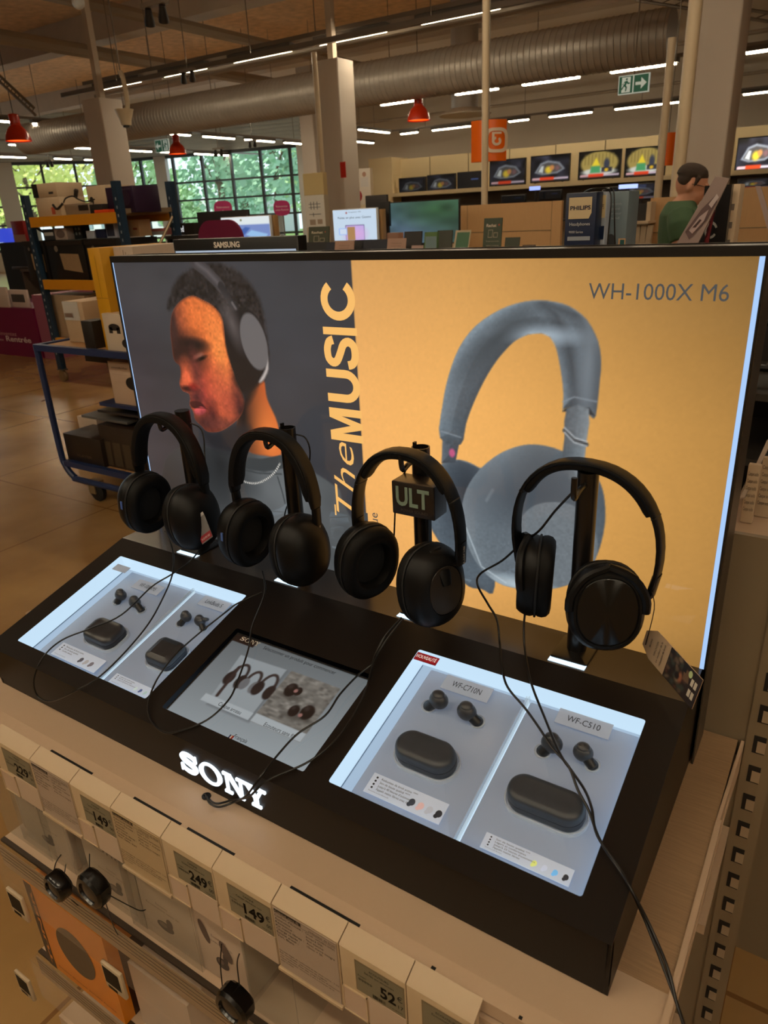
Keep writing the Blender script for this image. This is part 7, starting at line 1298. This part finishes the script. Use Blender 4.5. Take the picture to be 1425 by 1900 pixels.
T = Thing('green_bag', 'green cloth edge hanging under the middle yellow beam', 'bag', (-6.9, 4.72, .9)); T.part(MB(mat('bag_green', (60, 100, 60), .7)).rbox(-7.0, -6.5, 5.08, 5.25, .47, .95, .03), 'bag'); 
# counters further left
LYc = 5.5
T = Thing('promo_counter', 'magenta cube counter with a pale two-line slogan', 'counter', (-9.2, 5.9, 0)); a = aY(0, 655, LYc); c = aY(88, 600, LYc); t = aY(40, 572, LYc).z; b = MB(mag); b.box(-10.4, aY(66, 600, LYc).x, LYc, LYc + .9, 0, t); T.part(b, 'body'); T.part(MB(mat('magenta_pale', (150, 84, 104), .4)).box(aY(67, 600, LYc).x, aY(88, 600, LYc).x, LYc + .02, LYc + .9, 0, aY(75, 548, LYc).z), 'side_wing', label='paler pinkish wing')
g = MB(flat((196, 150, 150))).at(frame((0, LYc - .002, 0), (1, 0, 0), (0, 0, 1))); p0 = aY(0, 628, LYc); p1 = aY(57, 628, LYc); g.text('Réinventez', p0.x - .08, aY(10, 622, LYc).z, .075, 0, wd=.50); g.m(flat((214, 190, 190))).text('Rentrée', aY(13, 634, LYc).x, aY(30, 634, LYc).z, .10, 0, wd=p1.x - aY(13, 634, LYc).x, bold=.02); g.text('votre', aY(-2, 634, LYc).x, aY(5, 632, LYc).z, .045, 0, wd=.13); T.part(g, 'lettering')
zc2 = t + .002
def leafL(pxl, pxr, pyt, Y, z0, col, label, fn=None): return pbox(pxl, pxr, pyt, z0, Y, .03, flat(col), 'counter_card', label, 'card', 'cards and boxes on the left counters', fn, pyt + 40)
leafL(16, 52, 538, 5.55, zc2, (200, 180, 170), 'white card with a dark rounded picture on the magenta counter', lambda b, w_, h: b.m(flat((70, 64, 62))).box(w_ * .2, w_ * .85, h * .3, h * .75, 0, .002)); leafL(-12, 14, 533, 5.5, zc2, (196, 176, 164), 'white card cut by the left picture edge on the magenta counter')
unit(-10.8, -8.45, 6.6, 7.3, 1.02, 'grey counter with clear top behind the magenta one', flat((90, 74, 64)), name='counter')
leafL(0, 12, 500, 6.62, 1.02, (180, 150, 120), 'beige small box at the left end of the grey counter'); leafL(26, 56, 495, 6.65, 1.02, (60, 50, 46), 'dark framed picture on the grey counter')
T = Thing('display_counter', 'black topped counter at the left picture edge', 'counter', (-11, 8.2, 0)); T.part(MB(dkw).box(-13.4, -10.2, 7.9, 8.6, 0, aY(20, 450, 7.9).z), 'body'); zz = aY(20, 450, 7.9).z + .002
pbox(22, 44, 410, zz, 8.0, .2, flat((160, 30, 30)), 'red_box', 'red pack with a pale lower half on the black counter', 'box', None, lambda b, w_, h: b.m(flat((190, 150, 130))).box(0, w_, 0, h * .35, 0, .002), 440); pbox(-6, 10, 424, zz, 8.0, .2, (mat('screen_blue', (20, 20, 30), .3, emit=(60, 80, 220), estr=.8)), 'blue_screen', 'small glowing blue screen at the left picture edge', 'screen', None, None, 445)

# ================================================================ the man in the green T-shirt
skin = mat('skin', (196, 140, 112), .55, noise=.06, nscale=12); hairm = mat('hair_brown', (52, 38, 28), .8, noise=.3, nscale=120, bump=.4, bscale=300); shirtm = mat('tshirt_green', (56, 82, 54), .85, noise=.1, nscale=30, bump=.1, bscale=30)
HP = aD(1268, 345, 3.95); d_ = V((.95, .31, 0)).normalized(); PM_ = frame((HP.x, HP.y, 0), (-d_.y, d_.x, 0), (0, 0, 1)) ; PM_ = Matrix.Translation((HP.x, HP.y, 0)) @ Matrix(((d_.y, d_.x, 0, 0), (-d_.x, d_.y, 0, 0), (0, 0, 1, 0), (0, 0, 0, 1)))   # x right of the man, y forward, z up
PT = Thing('person', 'man in a dark green T-shirt and glasses looking down behind the shelves', 'person', (HP.x, HP.y, 0))
def remesh(mb, name, vox, parent=None, smooth=6):
    mb.v = [PT.I @ PM_ @ v for v in mb.v]; o = mb.build('tmp'); md = o.modifiers.new('r', 'REMESH'); md.mode = 'VOXEL'; md.voxel_size = vox; ms = o.modifiers.new('s', 'SMOOTH'); ms.factor = .5; ms.iterations = smooth
    dg = bpy.context.evaluated_depsgraph_get(); me = bpy.data.meshes.new_from_object(o.evaluated_get(dg)); mt = list(mb.mats); bpy.data.objects.remove(o); me.materials.clear(); me.materials.append(mt[0]); me.name = name
    me.polygons.foreach_set('use_smooth', [True] * len(me.polygons)); q = bpy.data.objects.new(name, me); COL.objects.link(q); q.parent = parent or PT.e; return q
HZ = HP.z; hc = V((0, .040, HZ))            # head centre
tilt = Matrix.Translation(hc) @ Matrix.Rotation(math.radians(-16), 4, 'X') @ Matrix.Scale(.9, 4)
b = MB(skin).at(tilt); b.ball((0, -.005, .02), .074, .092, .100, 24, 16); b.ball((0, .022, -.045), .058, .070, .068, 20, 12); b.ball((0, .058, -.082), .030, .026, .024, 14, 8); b.ball((0, .085, -.008), .040, .014, .034, 14, 8); b.tube([(0, .086, .012), (0, .112, -.020), (0, .106, -.030)], [.009, .013, .013], 10); b.ball((0, .089, -.052), .024, .012, .010, 12, 8); b.ball((0, .085, .022), .052, .016, .010, 12, 8)
for s_ in (-1, 1): b.ball((s_ * .074, -.012, -.012), .009, .018, .032, 12, 8)
sh = HZ - .125
b.at(Matrix.Identity(4)).tube([(0, .05, HZ - .04), (0, .02, HZ - .08), (0, -.01, sh + .0)], [.056, .056, .066], 16)
arms = [[(s_ * .17, -.01, sh - .02), (s_ * .215, -.01, sh - .10), (s_ * .235, .0, sh - .30), (s_ * .21, .17, sh - .42), (s_ * .17, .235, sh - .40)] for s_ in (-1, 1)]
for A in arms: b.tube(A, [.058, .052, .042, .030, .026], 12)
for z_, rx, ry in ((0, 0, 0),): pass
b.rings([[(rx * math.cos(a), yo + ry * math.sin(a), z_) for a in [2 * math.pi * k / 20 for k in range(20)]] for z_, rx, ry, yo in ((.88, .16, .095, .01), (1.0, .155, .095, .02), (1.15, .155, .095, .02), (sh - .1, .165, .095, .005), (sh, .15, .07, -.005), (sh + .03, .07, .05, -.0))])
for s_ in (-1, 1):
    b.tube([(s_ * .09, -.02, .93), (s_ * .10, -.01, .50), (s_ * .10, -.03, .10), (s_ * .10, -.03, .05)], [.085, .058, .042, .042], 12); b.ball((s_ * .10, .04, .035), .042, .12, .035, 14, 8)
    w_ = V(arms[0 if s_ < 0 else 1][-1]); b.ball(w_ + V((0, .04, .0)), .020, .045, .040, 12, 8)
    for k in range(4): b.tube([w_ + V((0, .075, .026 - .018 * k)), w_ + V((-s_ * .012, .112, .024 - .017 * k)), w_ + V((-s_ * .035, .125 - .004 * k, .02 - .016 * k))], [.0095, .009, .008], 8)
    b.tube([w_ + V((0, .02, .035)), w_ + V((-s_ * .03, .05, .05)), w_ + V((-s_ * .045, .08, .045))], [.012, .010, .009], 8)
body = remesh(b, 'body', .0065, smooth=4)
b = MB(hairm).at(tilt); b.rings([[(.077 * k * math.cos(a), -.014 + .094 * k * math.sin(a) - .0 * z_, z_) for a in [2 * math.pi * q / 24 for q in range(24)]] for z_, k in ((.045, 1.0), (.07, .98), (.095, .84), (.112, .6), (.122, .25))]); b.ball((0, -.034, .022), .0755, .062, .060, 20, 12); b.ball((0, .036, .078), .056, .034, .022, 16, 8)
for s_ in (-1, 1): b.tube([(s_ * .074, .02, .05), (s_ * .075, .012, .01), (s_ * .074, .01, -.005)], [.014, .010, .005], 8)
remesh(b, 'hair', .006, smooth=3)
b = MB(shirtm); b.rings([[(rx * math.cos(a), yo + ry * math.sin(a), z_) for a in [2 * math.pi * k / 24 for k in range(24)]] for z_, rx, ry, yo in ((.90, .18, .115, .01), (1.0, .18, .115, .02), (1.15, .178, .115, .02), (sh - .12, .195, .115, .005), (sh - .02, .185, .105, -.005), (sh + .025, .12, .085, -.005), (sh + .05, .075, .072, -.0))])
for s_ in (-1, 1): b.tube([(s_ * .15, -.01, sh - .02), (s_ * .205, -.01, sh - .08), (s_ * .225, -.0, sh - .15)], [.075, .074, .066], 14)
remesh(b, 'tshirt', .009)
b = MB(mat('trousers', (40, 40, 48), .8)); b.rings([[(.178 * math.cos(a), -.02 + .132 * math.sin(a), z_) for a in [2 * math.pi * k / 20 for k in range(20)]] for z_ in (.84, .92)])
for s_ in (-1, 1): b.tube([(s_ * .09, -.02, .92), (s_ * .10, -.01, .50), (s_ * .10, -.03, .08)], [.10, .075, .062], 14)
remesh(b, 'trousers', .012); b = MB(dkw)
for s_ in (-1, 1): b.ball((s_ * .10, .04, .04), .05, .135, .042, 14, 8)
remesh(b, 'shoes', .012)
b = MB(dkw).at(tilt)
for s_ in (-1, 1): b.tube([(s_ * .033 + .022 * math.cos(a), .104 - .006 * math.cos(a) * s_ * .5, .0 + .016 * math.sin(a)) for a in np.linspace(0, 6.28, 18)], .0016, 6); b.tube([(s_ * .056, .100, .006), (s_ * .076, .04, .008), (s_ * .079, -.012, .004)], .0018, 6)
b.tube([(-.011, .106, .002), (.011, .106, .002)], .0016, 6); b.v = [PT.I @ PM_ @ v for v in b.v]; o = b.build('glasses', PT.e)
b = MB(mat('lips', (150, 84, 74), .5)).at(tilt); b.ball((0, .0985, -.0525), .018, .005, .005, 12, 6); b.v = [PT.I @ PM_ @ v for v in b.v]; b.build('lips', body)
